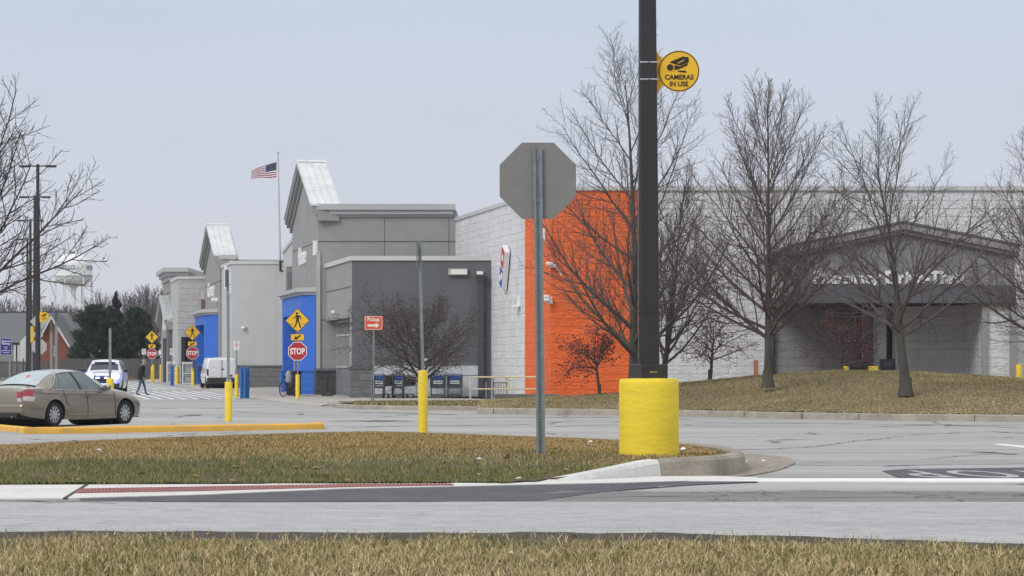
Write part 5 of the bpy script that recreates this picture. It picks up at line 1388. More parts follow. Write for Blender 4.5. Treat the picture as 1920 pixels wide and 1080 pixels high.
# ------------------------------------------------------------------ trees
def tube(V, Fc, pts, rad, n):
    """append tube to lists"""
    b = len(V); up = None
    L = len(pts)
    for i in range(L):
        d = pts[min(i + 1, L - 1)] - pts[max(i - 1, 0)]
        d = d / (np.linalg.norm(d) + 1e-9)
        if up is None:
            up = np.array([0, 0, 1.0]) if abs(d[2]) < .9 else np.array([1.0, 0, 0])
        a = np.cross(d, up); a /= np.linalg.norm(a) + 1e-9; up = np.cross(a, d)
        for k in range(n):
            t = 2 * math.pi * k / n
            V.append(pts[i] + (a * math.cos(t) + up * math.sin(t)) * rad[i])
    for i in range(L - 1):
        for k in range(n):
            Fc.append((b + i * n + k, b + i * n + (k + 1) % n, b + (i + 1) * n + (k + 1) % n, b + (i + 1) * n + k))

class Tree:
    def __init__(s, seed, P):
        s.r = random.Random(seed); s.P = P; s.T = ([], []); s.C = ([], []); s.tips = []
    def grow(s, p, d, L, r, lv):
        P = s.P; R_ = s.r
        seg = P['seg'][lv]; n = max(2, seg)
        pts = [p]; ds = [d]
        step = L / n
        for i in range(n):
            j = np.array([R_.gauss(0, 1), R_.gauss(0, 1), R_.gauss(0, 1)]) * P['wob'][lv]
            d = d + j + np.array([0, 0, P['trop'][lv]]) / n
            d = d / np.linalg.norm(d); p = p + d * step; pts.append(p); ds.append(d)
        rt = P['tipr'][lv]
        tp = P.get('tap0', .9) if lv == 0 else .9
        rad = [max(r + (rt - r) * (i / n) ** tp, rt) for i in range(n + 1)]
        V, Fc = (s.T if lv == 0 else s.C)
        tube(V, Fc, pts, rad, P['sides'][lv])
        if lv >= P['levels']:
            s.tips.append((pts[-1], d)); 
            if len(pts) > 2: s.tips.append((pts[len(pts) // 2], d))
            return
        nc = P['n'][lv]
        nc = max(1, int(round(nc * (0.75 + .5 * R_.random()) * (1 if lv == 0 else (.35 + .65 * min(1, L / P['ref'][lv]))))))
        t0 = P['t0'][lv]
        az = R_.random() * 6.28
        for k in range(nc):
            t = t0 + (1 - t0) * ((k + R_.random() * .8) / nc) ** (P.get('skew', 1.0) if lv == 0 else 1)
            t = min(t, .985)
            f = t * n; i = min(int(f), n - 1); q = pts[i] + (pts[i + 1] - pts[i]) * (f - i); dd = ds[i + 1]
            az += 2.4 + R_.uniform(-.5, .5)
            a = dd_orth = np.cross(dd, np.array([0, 0, 1.0]) if abs(dd[2]) < .95 else np.array([1.0, 0, 0])); a = a / np.linalg.norm(a); b = np.cross(dd, a)
            side = a * math.cos(az) + b * math.sin(az)
            ang = R(P['ang'][lv] + R_.uniform(-1, 1) * P['angv'][lv]) * (1 - P['angt'][lv] * (t - t0) / (1 - t0 + 1e-6))
            nd = dd * math.cos(ang) + side * math.sin(ang)
            if lv == 0: CL = P['limb']((t - t0) / (1 - t0)) * R_.uniform(.8, 1.15)
            else: CL = L * P['ratio'][lv] * (1 - .55 * (t - t0) / (1 - t0)) * R_.uniform(.6, 1.2)
            rr = rad[i] + (rad[i + 1] - rad[i]) * (f - i)
            cr = min(rr * P['rr'][lv], max(CL * P['rl'][lv], P['tipr'][lv + 1] * 1.3))
            s.grow(q - dd * rr * .3, nd / np.linalg.norm(nd), CL, cr, lv + 1)
def lists_obj(name, VF, m, parent, smooth=True):
    V, Fc = VF
    me = bpy.data.meshes.new(name); 
    V = np.array(V); n = len(Fc)
    if n == 0: return None
    me.vertices.add(len(V)); me.vertices.foreach_set('co', V.astype(np.float32).ravel())
    Fa = np.array(Fc, np.int32); k = Fa.shape[1]
    me.loops.add(n * k); me.loops.foreach_set('vertex_index', Fa.ravel())
    me.polygons.add(n); me.polygons.foreach_set('loop_start', np.arange(n, dtype=np.int32) * k)
    me.update(calc_edges=True); me.validate()
    me.polygons.foreach_set('use_smooth', np.full(n, smooth)); me.materials.append(m)
    o = bpy.data.objects.new(name, me); COL.objects.link(o); o.parent = parent; return o
def leaf_cards(tips, r, per, size, spread, drop=0.0):
    V = []; Fc = []
    for p, d in tips:
        for _ in range(per if per >= 1 else (1 if r.random() < per else 0)):
            c = p + np.array([r.gauss(0, spread), r.gauss(0, spread), r.gauss(0, spread) - drop])
            a = np.array([r.gauss(0, 1), r.gauss(0, 1), r.gauss(0, 1)]); a /= np.linalg.norm(a)
            b = np.cross(a, np.array([r.gauss(0, 1), r.gauss(0, 1), r.gauss(0, 1)])); b /= np.linalg.norm(b) + 1e-9
            s_ = size * r.uniform(.5, 1.3); q = len(V)
            V += [c - a * s_, c + b * s_ * .6, c + a * s_, c - b * s_ * .6 + np.cross(a, b) * s_ * .25]; Fc.append((q, q + 1, q + 2, q + 3))
    return V, Fc
PB = dict(skew=1.7, tap0=.62, levels=3, seg=[10, 7, 5, 4], wob=[.02, .045, .07, .10], trop=[.1, .45, .45, .35], tipr=[.016, .0082, .0055, .0034], sides=[10, 6, 4, 3],
          n=[46, 20, 11], t0=[.17, .10, .1], ang=[62, 36, 38], angv=[8, 12, 14], angt=[.6, .1, 0], ratio=[0, .46, .5], rr=[.55, .6, .65], rl=[.0138, .0105, .010], ref=[1, 2.0, .8],
          limb=lambda t: 4.0 * (1 - t) ** .68 + .8)
def make_tree(px, pyb, Y, ptop, seed, P, label, tr_r, m_c=m_twig, cat='tree', name='bare_tree', group=None, kz=.1, lean=0.0, leaves=None, trunk_name='trunk', zb=None):
    zb = Z_(pyb, Y) if zb is None else zb
    x = X_(px, Y); H = Z_(ptop, Y) - zb
    t = thing(name, (x, Y, zb), label, cat, group=group)
    T = Tree(seed, P)
    T.grow(np.array([0, 0, -kz]), np.array([lean, 0, 1.0]), H + kz, tr_r, 0)
    # root flare
    V, Fc = T.T
    tube(V, Fc, [np.array([0, 0, -.15]), np.array([0, 0, .0]), np.array([0, 0, .12]), np.array([lean * .3, 0, .4])], [tr_r * 1.4, tr_r * 1.22, tr_r * 1.06, tr_r * .99], 10)
    lists_obj(trunk_name, T.T, m_bark, t); lists_obj('crown', T.C, m_c, t)
    if leaves:
        per, size, spread, ml, nm = leaves
        o = lists_obj(nm, leaf_cards(T.tips, random.Random(seed), per, size, spread), ml, t, False); o['kind'] = 'stuff'
    print(label, len(T.C[1]), 'faces')
    return t
gt = 'bare trees on the mound'
make_tree(1440, 718, 84, 195, 21, PB, 'bare oval crowned tree on the mound, between the lamp post and the drive through', .165, m_twigr, group=gt)
PC = dict(PB); PC.update(n=[24, 13, 9], t0=[.25, .12, .12], ang=[62, 42, 44], angv=[10, 14, 16], wob=[.03, .07, .10, .13], limb=lambda t: 3.9 * (1 - t) ** .42 + .7, trop=[.1, .32, .35, .3], rl=[.0155, .0115, .0105])
make_tree(1698, 733, 80, 300, 34, PC, 'bare spreading tree in front of the drive through canopy', .185, m_twig, group=gt, lean=-.03)
PA = dict(PB); PA.update(n=[38, 18, 10], t0=[.10, .12, .12], ang=[64, 40, 42], angv=[10, 14, 16], wob=[.02, .06, .09, .13], limb=lambda t: 4.3 * (1 - t) ** .45 + .9, trop=[.05, .6, .4, .3], rl=[.0145, .011, .0105], ref=[1, 3, 1.3])
make_tree(1189, 722, 88, 150, 47, PA, 'tall bare tree behind the dark lamp post', .20, m_twig, group=gt)
PD = dict(PA); PD.update(n=[22, 14, 9], t0=[.12, .12, .1], ang=[44, 38, 40], limb=lambda t: 3.2 * (1 - t) ** .6 + .6)
make_tree(1240, 722, 90, 345, 55, PD, 'slimmer bare tree just right of the dark lamp post', .13, m_twigr, group=gt, lean=.10)
PR = dict(PB); PR.update(n=[46, 18, 10], t0=[.14, .12, .1], ang=[62, 40, 42], limb=lambda t: 3.9 * (1 - t) ** .6 + .6)
make_tree(2000, 722, 81, 240, 63, PR, 'bare reddish tree cut by the right edge of the photo', .17, m_twigr, group=gt)
PL = dict(PB); PL.update(levels=3, n=[30, 17, 10], t0=[.46, .15, .12], ang=[54, 40, 46], angv=[12, 14, 18], wob=[.03, .06, .09, .12], limb=lambda t: 1.7 * (1 - t) ** .5 + .45, trop=[.1, .25, .35, .4], rl=[.017, .012, .011], tipr=[.011, .0065, .0042, .0028], ref=[1, 1.2, .6])
make_tree(-78, 860, 31, 265, 72, PL, 'bare tree reaching in from the left edge of the photo', .09, m_twig, leaves=(.10, .014, .02, m_berryd, 'buds'))
# crabapples with a few dried leaves
PQ = dict(skew=1.0, levels=3, seg=[3, 7, 6, 4], wob=[.05, .10, .14, .18], trop=[0, .05, -.05, -.05], tipr=[.03, .010, .007, .005], sides=[8, 6, 4, 3],
          n=[14, 11, 8], t0=[.3, .15, .12], ang=[66, 50, 50], angv=[16, 18, 20], angt=[.5, .1, 0], ratio=[0, .5, .5], rr=[.65, .6, .65], rl=[.018, .013, .012], ref=[1, 2, .9], tap=.8,
          limb=lambda t: 2.9 - .5 * t)
gq = 'small crabapple trees with dried leaves'
make_tree(792, 752, 102.8, 640, 81, dict(PQ, n=[20, 16, 10], ang=[72, 46, 50], trop=[0, .12, .1, 0], limb=lambda t: 3.5 - 1.1 * t), 'wide dark crabapple tree in front of the shopping carts', .13, m_twig, group=gq, name='crabapple_tree', leaves=(1, .03, .10, m_berryd, 'dried_leaves'), zb=.17)
PQ2 = dict(PQ, limb=lambda t: 1.35 - .25 * t, seg=[4, 5, 4, 3], n=[12, 9, 7], ang=[70, 46, 50], t0=[.55, .15, .1])
make_tree(1124, 741, 91, 664, 92, PQ2, 'small crabapple tree with dark red leaves against the orange wall', .055, m_twigr, group=gq, name='crabapple_tree', leaves=(2, .04, .09, m_berry, 'dried_leaves'), zb=Z_(742, 91))
PQ3 = dict(PQ, limb=lambda t: 1.6 - .3 * t, seg=[4, 6, 5, 3], n=[13, 10, 7], t0=[.4, .15, .1], ang=[68, 46, 50])
make_tree(1331, 713, 93.5, 636, 104, PQ3, 'small crabapple tree against the white wall left of the drive through', .07, m_twigr, group=gq, name='crabapple_tree', leaves=(1, .035, .08, m_berry, 'dried_leaves'), zb=Z_(714, 93.5))
PQ4 = dict(PQ, limb=lambda t: 1.9 - .3 * t, seg=[3, 6, 5, 3], n=[11, 9, 7], t0=[.35, .15, .1], ang=[70, 46, 50])
make_tree(1577, 692, 92.6, 655, 115, PQ4, 'small crabapple tree with red leaves in the dark drive through opening', .075, m_twigr, group=gq, name='crabapple_tree', leaves=(2, .035, .12, mat('dried_crimson_leaves', (.12, .028, .035), .9, .35, 3), 'dried_leaves'), zb=Z_(695, 92.6))

# ------------------------------------------------------------------ far background
# conifers behind the fence
def conifer(px, Y, ptop, halfw_px, seed, label, spire=False):
    zb = .4; H = Z_(ptop, Y) - zb; x = X_(px, Y); Wd = halfw_px * Y / F
    t = thing('conifer_tree', (x, Y, zb), label, 'conifer tree', group='dark conifers behind the wooden fence')
    w = MB(); w.path([(0, 0, -.1), (0, 0, H * .9)], [.2, .03], 8); w.build('trunk', m_bark, t)
    r = random.Random(seed); V = []; Fc = []; W2 = ([], [])
    nb = 260 if not spire else 240
    for k in range(nb):
        u = (k + r.random()) / nb; h = H * (.04 + .96 * u)
        prof = (1 - u) ** .95 * 1.0 + .03 if spire else (max(0, 1 - u) ** .55) * (.75 + .35 * math.sin(min(u * 3.0, 1.57)))
        L = Wd * prof * r.uniform(.65, 1.12); az = r.random() * 6.283
        d = np.array([math.cos(az), math.sin(az), .12 + .5 * u]); 
        tube(W2[0], W2[1], [np.array([0, 0, h - L * .1]), np.array([0, 0, h]) + d * L * .9], [.03, .01], 3)
        nn_ = int(36 + 60 * L)
        for q in range(nn_):
            f = r.uniform(.35, 1.0) ** .8; c = np.array([0, 0, h]) + d * L * f + np.array([r.gauss(0, .10), r.gauss(0, .10), r.gauss(0, .09)]) * (.6 + L * .22) * min(1, .25 + L / 1.0)
            a = d + np.array([r.gauss(0, .6), r.gauss(0, .6), r.gauss(0, .5) + .25]); a /= np.linalg.norm(a)
            b = np.cross(a, np.array([r.gauss(0, 1), r.gauss(0, 1), r.gauss(0, 1)])); b /= np.linalg.norm(b) + 1e-9
            s_ = r.uniform(.09, .2) * min(1, .45 + L / 1.2); i = len(V); V += [c - a * s_ * .5, c + b * s_ * .32, c + a * s_, c - b * s_ * .32]; Fc.append((i, i + 1, i + 2, i + 3))
    lists_obj('branches', W2, m_bark, t); lists_obj('foliage', (V, Fc), m_con[seed % 2], t, False); return t
m_con = [mat('conifer_needles', (.036, .066, .040), .9, .35, 2.5), mat('conifer_needles_blue', (.030, .054, .042), .9, .35, 2.5)]
conifer(180, 246, 574, 60, 2, 'broad dark conifer nearest the brick house')
conifer(217, 250, 547, 40, 5, 'pointed spire conifer between two rounder conifers', True)
conifer(256, 246, 578, 50, 8, 'round dark conifer beside the small far gable')
# wooden fence
FY = 236
t = thing('wooden_fence', (X_(20, FY), FY, base(FY)), 'weathered grey board fence behind the parking lot', 'fence')
xa, xb = X_(-60, FY) - X_(20, FY), X_(302, FY) - X_(20, FY)
hF = Z_(672, FY) - base(FY)
w = MB(); rr = random.Random(4); xx = xa
m_fence = mat('weathered_boards', (.105, .10, .10), .9, .3, 1.5, stretch=(4, 4, .3))
while xx < xb:
    wd = .14; h_ = hF + rr.uniform(-.03, .03); yo = rr.uniform(0, .02)
    if xx > X_(98, FY) - X_(20, FY): w.plate([(xx, 0), (xx + wd - .012, 0), (xx + wd - .012, h_ - .06), (xx + wd / 2, h_), (xx, h_ - .06)], yo, yo + .02)
    else: w.box(xx, xx + wd - .02, yo, yo + .02, 0, h_ - .25)
    xx += wd
w.build('boards', m_fence, t)
for zz in (.35, hF - .45):
    w = MB(); w.box(xa, xb, .03, .08, zz, zz + .09); w.build('rail', m_fence, t)
n = int((xb - xa) / 2.44)
for i in range(n + 1):
    w = MB(); xx = xa + i * 2.44; w.box(xx - .05, xx + .05, -.03, .09, 0, hF + .02); w.build('post', m_fence, t)
# brick house
HY_ = 262
hz = base(HY_)
t = thing('brick_house', (X_(60, HY_), HY_, hz), 'red brick house with grey shingle roofs beyond the fence', 'house')
hx = X_(60, HY_)
def hp(px, py, Y=HY_): return (X_(px, Y) - hx, Z_(py, Y) - hz)
m_brk = mat('red_brick', (.23, .075, .05), .9, .18, 2, brick=(.24, .08, .12, .01, .004)); m_shin = mat('grey_shingles', (.13, .14, .15), .95, .14, 1.2, stretch=(1, 1, 3), bump=.01, bscale=10); m_hw = mat('house_white_trim', (.62, .62, .62), .7, .05, 2); m_sid = mat('grey_siding', (.26, .27, .28), .8, .06, 2)
g1, gp_, g2 = hp(74, 648), hp(102, 594), hp(134, 644)
w = MB(); w.plate([(g1[0], 0), (g2[0], 0), (g2[0], g2[1]), (gp_[0], gp_[1]), (g1[0], g1[1])], -1.5, 6); w.build('brick_wall', m_brk, t)
w = MB()
for (a, b) in ((gp_, hp(138, 652)), (gp_, hp(70, 655))):
    w.plate([(a[0], a[1] + .05), (b[0], b[1] + .05), (b[0], b[1] + .22), (a[0], a[1] + .25)], -1.9, 6.2)
w.build('gable_roof', m_shin, t)
w = MB()
for (a, b) in ((gp_, hp(138, 652)), (gp_, hp(70, 655))):
    w.plate([(a[0], a[1] - .22), (b[0], b[1] - .22), (b[0], b[1] + .12), (a[0], a[1] + .12)], -1.98, -1.88)
w.build('gable_trim', m_hw, t)
w = MB(); a, b, c, d = hp(-40, 641), hp(45, 641), hp(80, 641), hp(150, 641)
w.box(a[0], d[0], 1.5, 9, 0, a[1]); w.build('siding_wall', m_sid, t)
rz_, ez_ = hp(0, 584)[1], hp(0, 642)[1]
w = MB(); x0_, x1_ = a[0] - .5, hp(152, 600)[0]
w.hexa([(x0_, .8, ez_), (x1_, .8, ez_), (x1_, 9.5, ez_), (x0_, 9.5, ez_), (x0_ + 1, 5, rz_), (x1_ - 2.2, 5, rz_), (x1_ - 2.2, 5.3, rz_), (x0_ + 1, 5.3, rz_)]); w.build('main_roof', m_shin, t)
w = MB(); w.box(x0_ + 1, x1_ - 2.2, 4.95, 5.3, rz_ - .05, rz_ + .1); w.build('ridge_cap', mat('ridge_dark', (.05, .05, .055), .9), t)
w = MB(); e1, e2, pk = hp(40, 641), hp(66, 641), hp(54, 626); w.plate([(e1[0], 0.2), (e2[0], .2), (e2[0], e2[1]), (pk[0], pk[1]), (e1[0], e1[1])], -.8, 2); w.build('porch_wall', m_hw, t)
w = MB(); p0, p1 = hp(22, 645), hp(42, 645); w.box(p0[0], p1[0], 1.3, 1.52, .3, p0[1] - .2); w.build('porch_opening', mat('porch_shadow_glass', (.05, .055, .06), .4, .1, 2), t)
for px in (24, 31, 40):
    q = hp(px, 645); w = MB(); w.box(q[0] - .1, q[0] + .1, 1.0, 1.2, 0, q[1] - .1); w.build('porch_post', m_hw, t)
q0, q1 = hp(99, 649), hp(107, 668)
w = MB(); w.box(q0[0], q1[0], -1.53, -1.4, q1[1], q0[1]); wi = w.build('window', m_hw, t)
w = MB(); w.box(q0[0] + .07, q1[0] - .07, -1.56, -1.535, q1[1] + .07, q0[1] - .07); w.build('pane', m_glassd, wi)
w = MB(); w.box((q0[0] + q1[0]) / 2 - .02, (q0[0] + q1[0]) / 2 + .02, -1.575, -1.56, q1[1] + .07, q0[1] - .07); w.build('mullion', m_hw, wi)
q2 = hp(110, 668); w = MB(); w.box(q1[0] + .02, q2[0], -1.55, -1.5, q1[1], q0[1]); w.build('shutter', m_sid, t)

# tapering lot lamps in a row
gl = 'dark lamp posts in a row across the parking lot'
first = None
for (px, py, Y, lab) in ((71, 308, 138, 'nearest and tallest looking of the thin dark lamp posts'), (65.5, 366.5, 163, 'second of the thin dark lamp posts, close behind the nearest'), (57, 411, 190, 'third of the thin dark lamp posts from the front'), (51.5, 446.5, 218, 'farthest of the thin dark lamp posts, lowest in view')):
    zb = base(Y); H = 12.0
    H = Z_(py, Y) - zb
    t = thing('lot_lamp', (X_(px, Y), Y, zb), lab, 'lamp post', group=gl)
    w = MB(); w.path([(0, 0, .5), (0, 0, H)], [.15, .085], 8); w.build('pole', m_pole, t)
    w = MB(); w.lathe([(.32, -.1), (.32, .60), (.28, .64)], 16); w.build('concrete_base', m_kerb, t)
    for s in (-1, 1):
        w = MB(); w.path([(0, 0, H - .1), (s * .45, 0, H - .08)], .035, 6); o = w.build('arm', m_pole, t)
        w = MB(); w.bevbox(s * .68 - .27, s * .68 + .27, -.18, .18, H - .16, H - .05, .03); w.build('lamp_head', m_pole, o)
# camera sign on nearest of them
cY = 137.7
t = thing('camera_sign', (X_(71, cY), cY, Z_(594, cY)), 'small far yellow camera sign on the nearest thin lamp post', 'sign')
w = MB(); dx = X_(83, cY) - X_(71, cY); w.plate(circ(dx, 0, .245, 28), -.012, 0); w.build('sign_face', m_yels, t)
w = MB(); w.plate([(0.1, -.28), (.22, -.24), (.22, .24), (.1, .28)], 0, .008); w.build('bracket_plate', m_yels, t)
w = MB(); icon_camera(w, dx, 0, .24, -.018, -.012, 0, 1); w.build('camera_symbol', [m_ink, m_yels], t)
w = MB(); tile_text(w, 'CAMERAS', .08, dx, -.07, -.014, w=.34); tile_text(w, 'IN USE', .08, dx, -.15, -.014, w=.22); w.build('lettering', m_ink, t)
# backs of a crossing diamond and a stop sign on one post
sY = 150
t = thing('crossing_sign', (X_(73, sY), sY, base(sY)), 'grey backs of a diamond and an octagon sign behind the nearest thin lamp post', 'sign')
x0 = X_(73, sY); zb = base(sY)
w = MB(); w.box(-.03, .03, .0, .06, 0, Z_(588, sY) - zb); w.build('post', m_galv, t)
zd = Z_(603, sY) - zb; s_ = 17.5 * sY / F; m_alub = mat('pale_sign_back', (.40, .395, .37), .6, .06, 4)
w = MB(); w.plate([(0, zd + s_), (s_, zd), (0, zd - s_), (-s_, zd)], .07, .08); w.build('diamond_plate', m_alub, t)
zo = Z_(650, sY) - zb; w = MB(); w.plate(octa(0, zo, 28 * sY / F), .07, .08); w.build('stop_plate', m_alub, t)
w = MB(); zz = Z_(627, sY) - zb; w.plate(rrect(-.05, zz, .55, .27, .02), .07, .08); w.build('arrow_plate', m_alub, t)
t = thing('marker_sign', (X_(60, 152), 152, base(152)), 'narrow yellow sign seen edge on left of the grey sign backs', 'sign')
w = MB(); z1, z2 = Z_(612, 152) - base(152), Z_(642, 152) - base(152); w.box(-.05, .09, -.2, .2, z2, z1); w.build('sign_plate', m_yels, t)
w = MB(); w.box(-.03, .03, -.03, .03, 0, z2 + .1); w.build('post', m_galv, t)
# grey posts with narrow sign tops
for px, py, wd, lab in ((96.5, 600, .085, 'left hand thick grey sign post before the brick gable'), (105.5, 583, .085, 'right hand taller thick grey sign post before the brick gable')):
    Y = 150; t = thing('sign_post', (X_(px, Y), Y, base(Y)), lab, 'sign post', group='grey sign posts before the brick house')
    H = Z_(py, Y) - base(Y); w = MB(); w.box(-wd * .75, wd * .75, -wd, wd, 0, H - .6); w.build('post', mat('grey_post', (.24, .235, .22), .8, .1, 3), t)
    w = MB(); w.box(-wd * .6, wd * .6, -.2, .2, H - .62, H); w.build('sign_plate', mat('edge_sign_dark', (.08, .085, .09), .6), t)
# blue reserved parking sign
bY_ = 128
t = thing('parking_sign', (X_(11.5, bY_), bY_, base(bY_)), 'dark blue parking sign with white lines of text at the left edge', 'sign')
zc_ = Z_(650, bY_) - base(bY_); hw, hh = 9.5 * bY_ / F, 14.5 * bY_ / F
w = MB(); w.plate(rrect(0, zc_, hw * 2.3, hh * 2.15, .02), -.03, 0); o = w.build('sign_frame', mat('sign_grey_edge', (.28, .28, .33), .6), t)
w = MB(); w.plate(rrect(0, zc_, hw * 2, hh * 2, .02), -.036, -.03); w.build('sign_face', mat('sign_navy', (.012, .012, .16), .5), o)
w = MB(); tile_text(w, 'Reserved', .12, 0, zc_ + hh * .72, -.038, w=hw * 1.7, bold=.004); tile_text(w, 'Parking', .14, 0, zc_ + hh * .36, -.038, w=hw * 1.5, bold=.004)
for dz, ww in ((-.05, .8), (-.28, .5), (-.52, 1.75), (-.78, 1.3)): w.plate(rrect(0, zc_ + hh * dz, hw * ww, hh * .07, .005), -.04, -.036)
w.build('lettering', mat('sign_pale_print', (.60, .60, .75), .5), o)
w = MB(); w.box(.12, .20, .0, .08, 0, zc_ + hh); w.build('post', m_galv, t)
w = MB(); w.box(-.25, .28, -.02, .02, .85, .93); w.build('cross_bar', m_galv, t)
# water tower
wY = 1080
sx_ = wY / F
t = thing('water_tower', (X_(138, wY), wY, .6), 'white water tower with a wide round tank on columns on the horizon', 'water tower')
wx = X_(138, wY); zz = lambda py: Z_(py, wY) - .6
m_tank = mat('tank_white', (.78, .80, .81), .5, .05, .1); R0 = 34.5 * sx_
w = MB(); w.lathe([(.15, zz(476)), (R0 * .35, zz(476.8)), (R0 * .62, zz(479.5)), (R0 * .84, zz(486)), (R0 * .97, zz(494)), (R0, zz(500)), (R0, zz(518))], 48)
w.lathe([(R0 * 1.05, zz(518.5)), (R0 * 1.06, zz(516)), (R0, zz(516))], 48)
w.lathe([(R0, zz(518)), (R0 * .97, zz(523)), (R0 * .86, zz(529)), (R0 * .62, zz(534)), (R0 * .3, zz(536)), (R0 * .17, zz(540)), (R0 * .14, zz(546))][::-1], 48); w.build('tank', m_tank, t)
w = MB(); w.lathe([(R0 * .12, 0), (R0 * .12, zz(540))], 16); w.build('riser', m_tank, t)
for k in range(6):
    a = R(60 * k + 12); w = MB(); xx, yy = R0 * .97 * math.cos(a), R0 * .97 * math.sin(a); w.path([(xx * 1.03, yy * 1.03, 0), (xx, yy, zz(514))], R0 * .045, 10); w.build('leg', m_tank, t)
w = MB(); w.path([(3, 0, zz(477)), (3, 0, zz(462))], .10, 5); w.build('antenna', m_galv, t)
w = MB(); w.lathe([(.9, zz(476.3)), (.9, zz(472.5)), (1.2, zz(472))], 12, (-.3, 0, 0)); w.build('roof_hatch', m_galv, t)
# lettering wrapped round the tank
w = MB(); vs_, fs_ = text_mesh('MONTICELLO', 2.6, .05, .08, 'CENTER'); mxx = max(v[0] for v in vs_)
k_ = 11.0 / mxx
def wrap(u, z, d, c): a = c + u / R0; return ((R0 + .08 + d) * math.sin(a), -(R0 + .08 + d) * math.cos(a), z)
w.add([wrap(a * k_ * .62, b * .9 + zz(502.5), c, R(-38)) for a, b, c in vs_], fs_)
vs_, fs_ = text_mesh('MONTICELLO', 2.6, .05, .08, 'LEFT'); w.add([wrap(a * k_ * .62, b * .9 + zz(502.5), c, R(52)) for a, b, c in vs_], fs_)
w.build('lettering', mat('tank_lettering', (.19, .21, .27), .6), t)
# distant bare trees
PF = dict(levels=2, seg=[6, 5, 4], wob=[.04, .08, .12], trop=[.1, .5, .4], tipr=[.05, .035, .022], sides=[6, 4, 3], n=[24, 11], t0=[.2, .15], ang=[48, 40], angv=[12, 16], angt=[.4, .1], ratio=[0, .45], rr=[.6, .6], rl=[.018, .014], ref=[1, 4], limb=lambda t: 5.5 * (1 - t) ** .6 + 1.2)
m_fart = mat('distant_twigs', (.105, .088, .090), .95, .2, .5)
protos = []
rr = random.Random(9)
gd_ = 'distant bare trees behind the conifers and houses'
spots = [(-20, 545, 330), (8, 552, 350), (22, 556, 400), (40, 552, 360), (60, 548, 420), (78, 562, 350), (95, 564, 400), (110, 574, 430), (122, 572, 380), (134, 570, 420), (146, 572, 360), (158, 568, 400), (168, 562, 430), (180, 562, 380), (192, 544, 410), (204, 556, 360), (232, 548, 420), (244, 545, 390), (256, 551, 420), (266, 541, 380), (276, 535, 400), (288, 528, 370), (297, 536, 410), (310, 546, 390), (130, 572, 300), (262, 566, 300), (110, 575, 310), (85, 572, 320)]
for i, (px, py, Y) in enumerate(spots):
    zb = .5; H = Z_(py, Y) - zb
    if i < 4:
        t = thing('distant_tree', (X_(px, Y), Y, zb), 'bare leafless tree in the hazy row on the left horizon', 'tree', group=gd_)
        T = Tree(300 + i, PF); T.grow(np.array([0, 0, -.2]), np.array([0, 0, 1.0]), 10.0, .17, 0); lists_obj('trunk', T.T, m_fart, t); lists_obj('crown', T.C, m_fart, t); protos.append(t)
    else:
        t = dup(protos[i % 4], (X_(px, Y), Y, zb), rr.uniform(0, 6.28))
    t.scale = (H / 10 * .95, H / 10 * .95, H / 10 * .86)
# ------------------------------------------------------------------ vehicles
def cr(pts, x):
    """catmull-rom through rows sorted by first column"""
    if x <= pts[0][0]: return np.array(pts[0][1:])
    if x >= pts[-1][0]: return np.array(pts[-1][1:])
    for i in range(len(pts) - 1):
        if pts[i][0] <= x <= pts[i + 1][0]:
            a = np.array(pts[max(i - 1, 0)]); b = np.array(pts[i]); c = np.array(pts[i + 1]); d = np.array(pts[min(i + 2, len(pts) - 1)])
            h = c[0] - b[0]; t = (x - b[0]) / h
            m0 = (c - a) / max(c[0] - a[0], 1e-6) * h * .8; m1 = (d - b) / max(d[0] - b[0], 1e-6) * h * .8
            t2, t3 = t * t, t ** 3
            r = (2 * t3 - 3 * t2 + 1) * b + (t3 - 2 * t2 + t) * m0 + (-2 * t3 + 3 * t2) * c + (t3 - t2) * m1
            return r[1:]
class Body:
    """stations: x, zs sill, zb belt, zt top, ws, wm, wb, wr"""
    def __init__(s, st): s.st = st
    def sec(s, x): return cr(s.st, x)
    def side(s, x, v, off=0.0):           # v 0 belt .. 1 roof edge
        zs_, zb, zt, ws, wm, wb, wr = s.sec(x)
        bul = .03 * math.sin(math.pi * v)
        return Vector((x, -(wb + (wr - wb) * v + bul + off), zb + (zt - .05 - zb) * v))
    def low(s, x, v, off=0.0):            # v 0 sill .. 1 belt
        zs_, zb, zt, ws, wm, wb, wr = s.sec(x)
        pts = [(0, ws), (.18, wm - .02), (.42, wm), (.62, wm - .005), (.80, wm - .03), (1, wb)]
        w_ = float(cr([(a, b) for a, b in pts], v)[0])
        return Vector((x, -(w_ + off), zs_ + (zb - zs_) * v))
    def top(s, x, u, off=0.0):            # u -1..1
        zs_, zb, zt, ws, wm, wb, wr = s.sec(x)
        return Vector((x, u * wr, zt - .05 * abs(u) ** 2.4 + off))
    def ring(s, x):
        zs_, zb, zt, ws, wm, wb, wr = s.sec(x)
        P = [Vector((x, 0, zs_)), Vector((x, -ws * .8, zs_))]
        P += [s.low(x, v) for v in (0, .18, .42, .62, .80, 1)]
        P += [s.side(x, v) for v in (.33, .66, 1)]
        P += [s.top(x, u) for u in (-.85, -.6, -.3)]
        half = P + [s.top(x, 0)]
        return half + [Vector((p.x, -p.y, p.z)) for p in P[1:][::-1]]
    def mesh(s, n=90):
        xs = np.linspace(s.st[0][0], s.st[-1][0], n); V = []; Fc = []
        rings = [s.ring(float(x)) for x in xs]; m = len(rings[0])
        for r in rings: V += [tuple(p) for p in r]
        for i in range(n - 1):
            for k in range(m): Fc.append((i * m + k, (i + 1) * m + k, (i + 1) * m + (k + 1) % m, i * m + (k + 1) % m))
        Fc.append(tuple(range(m))[::1]); Fc.append(tuple(range((n - 1) * m, n * m))[::-1])
        mb = MB(); mb.add(V, Fc, 0, True); return mb
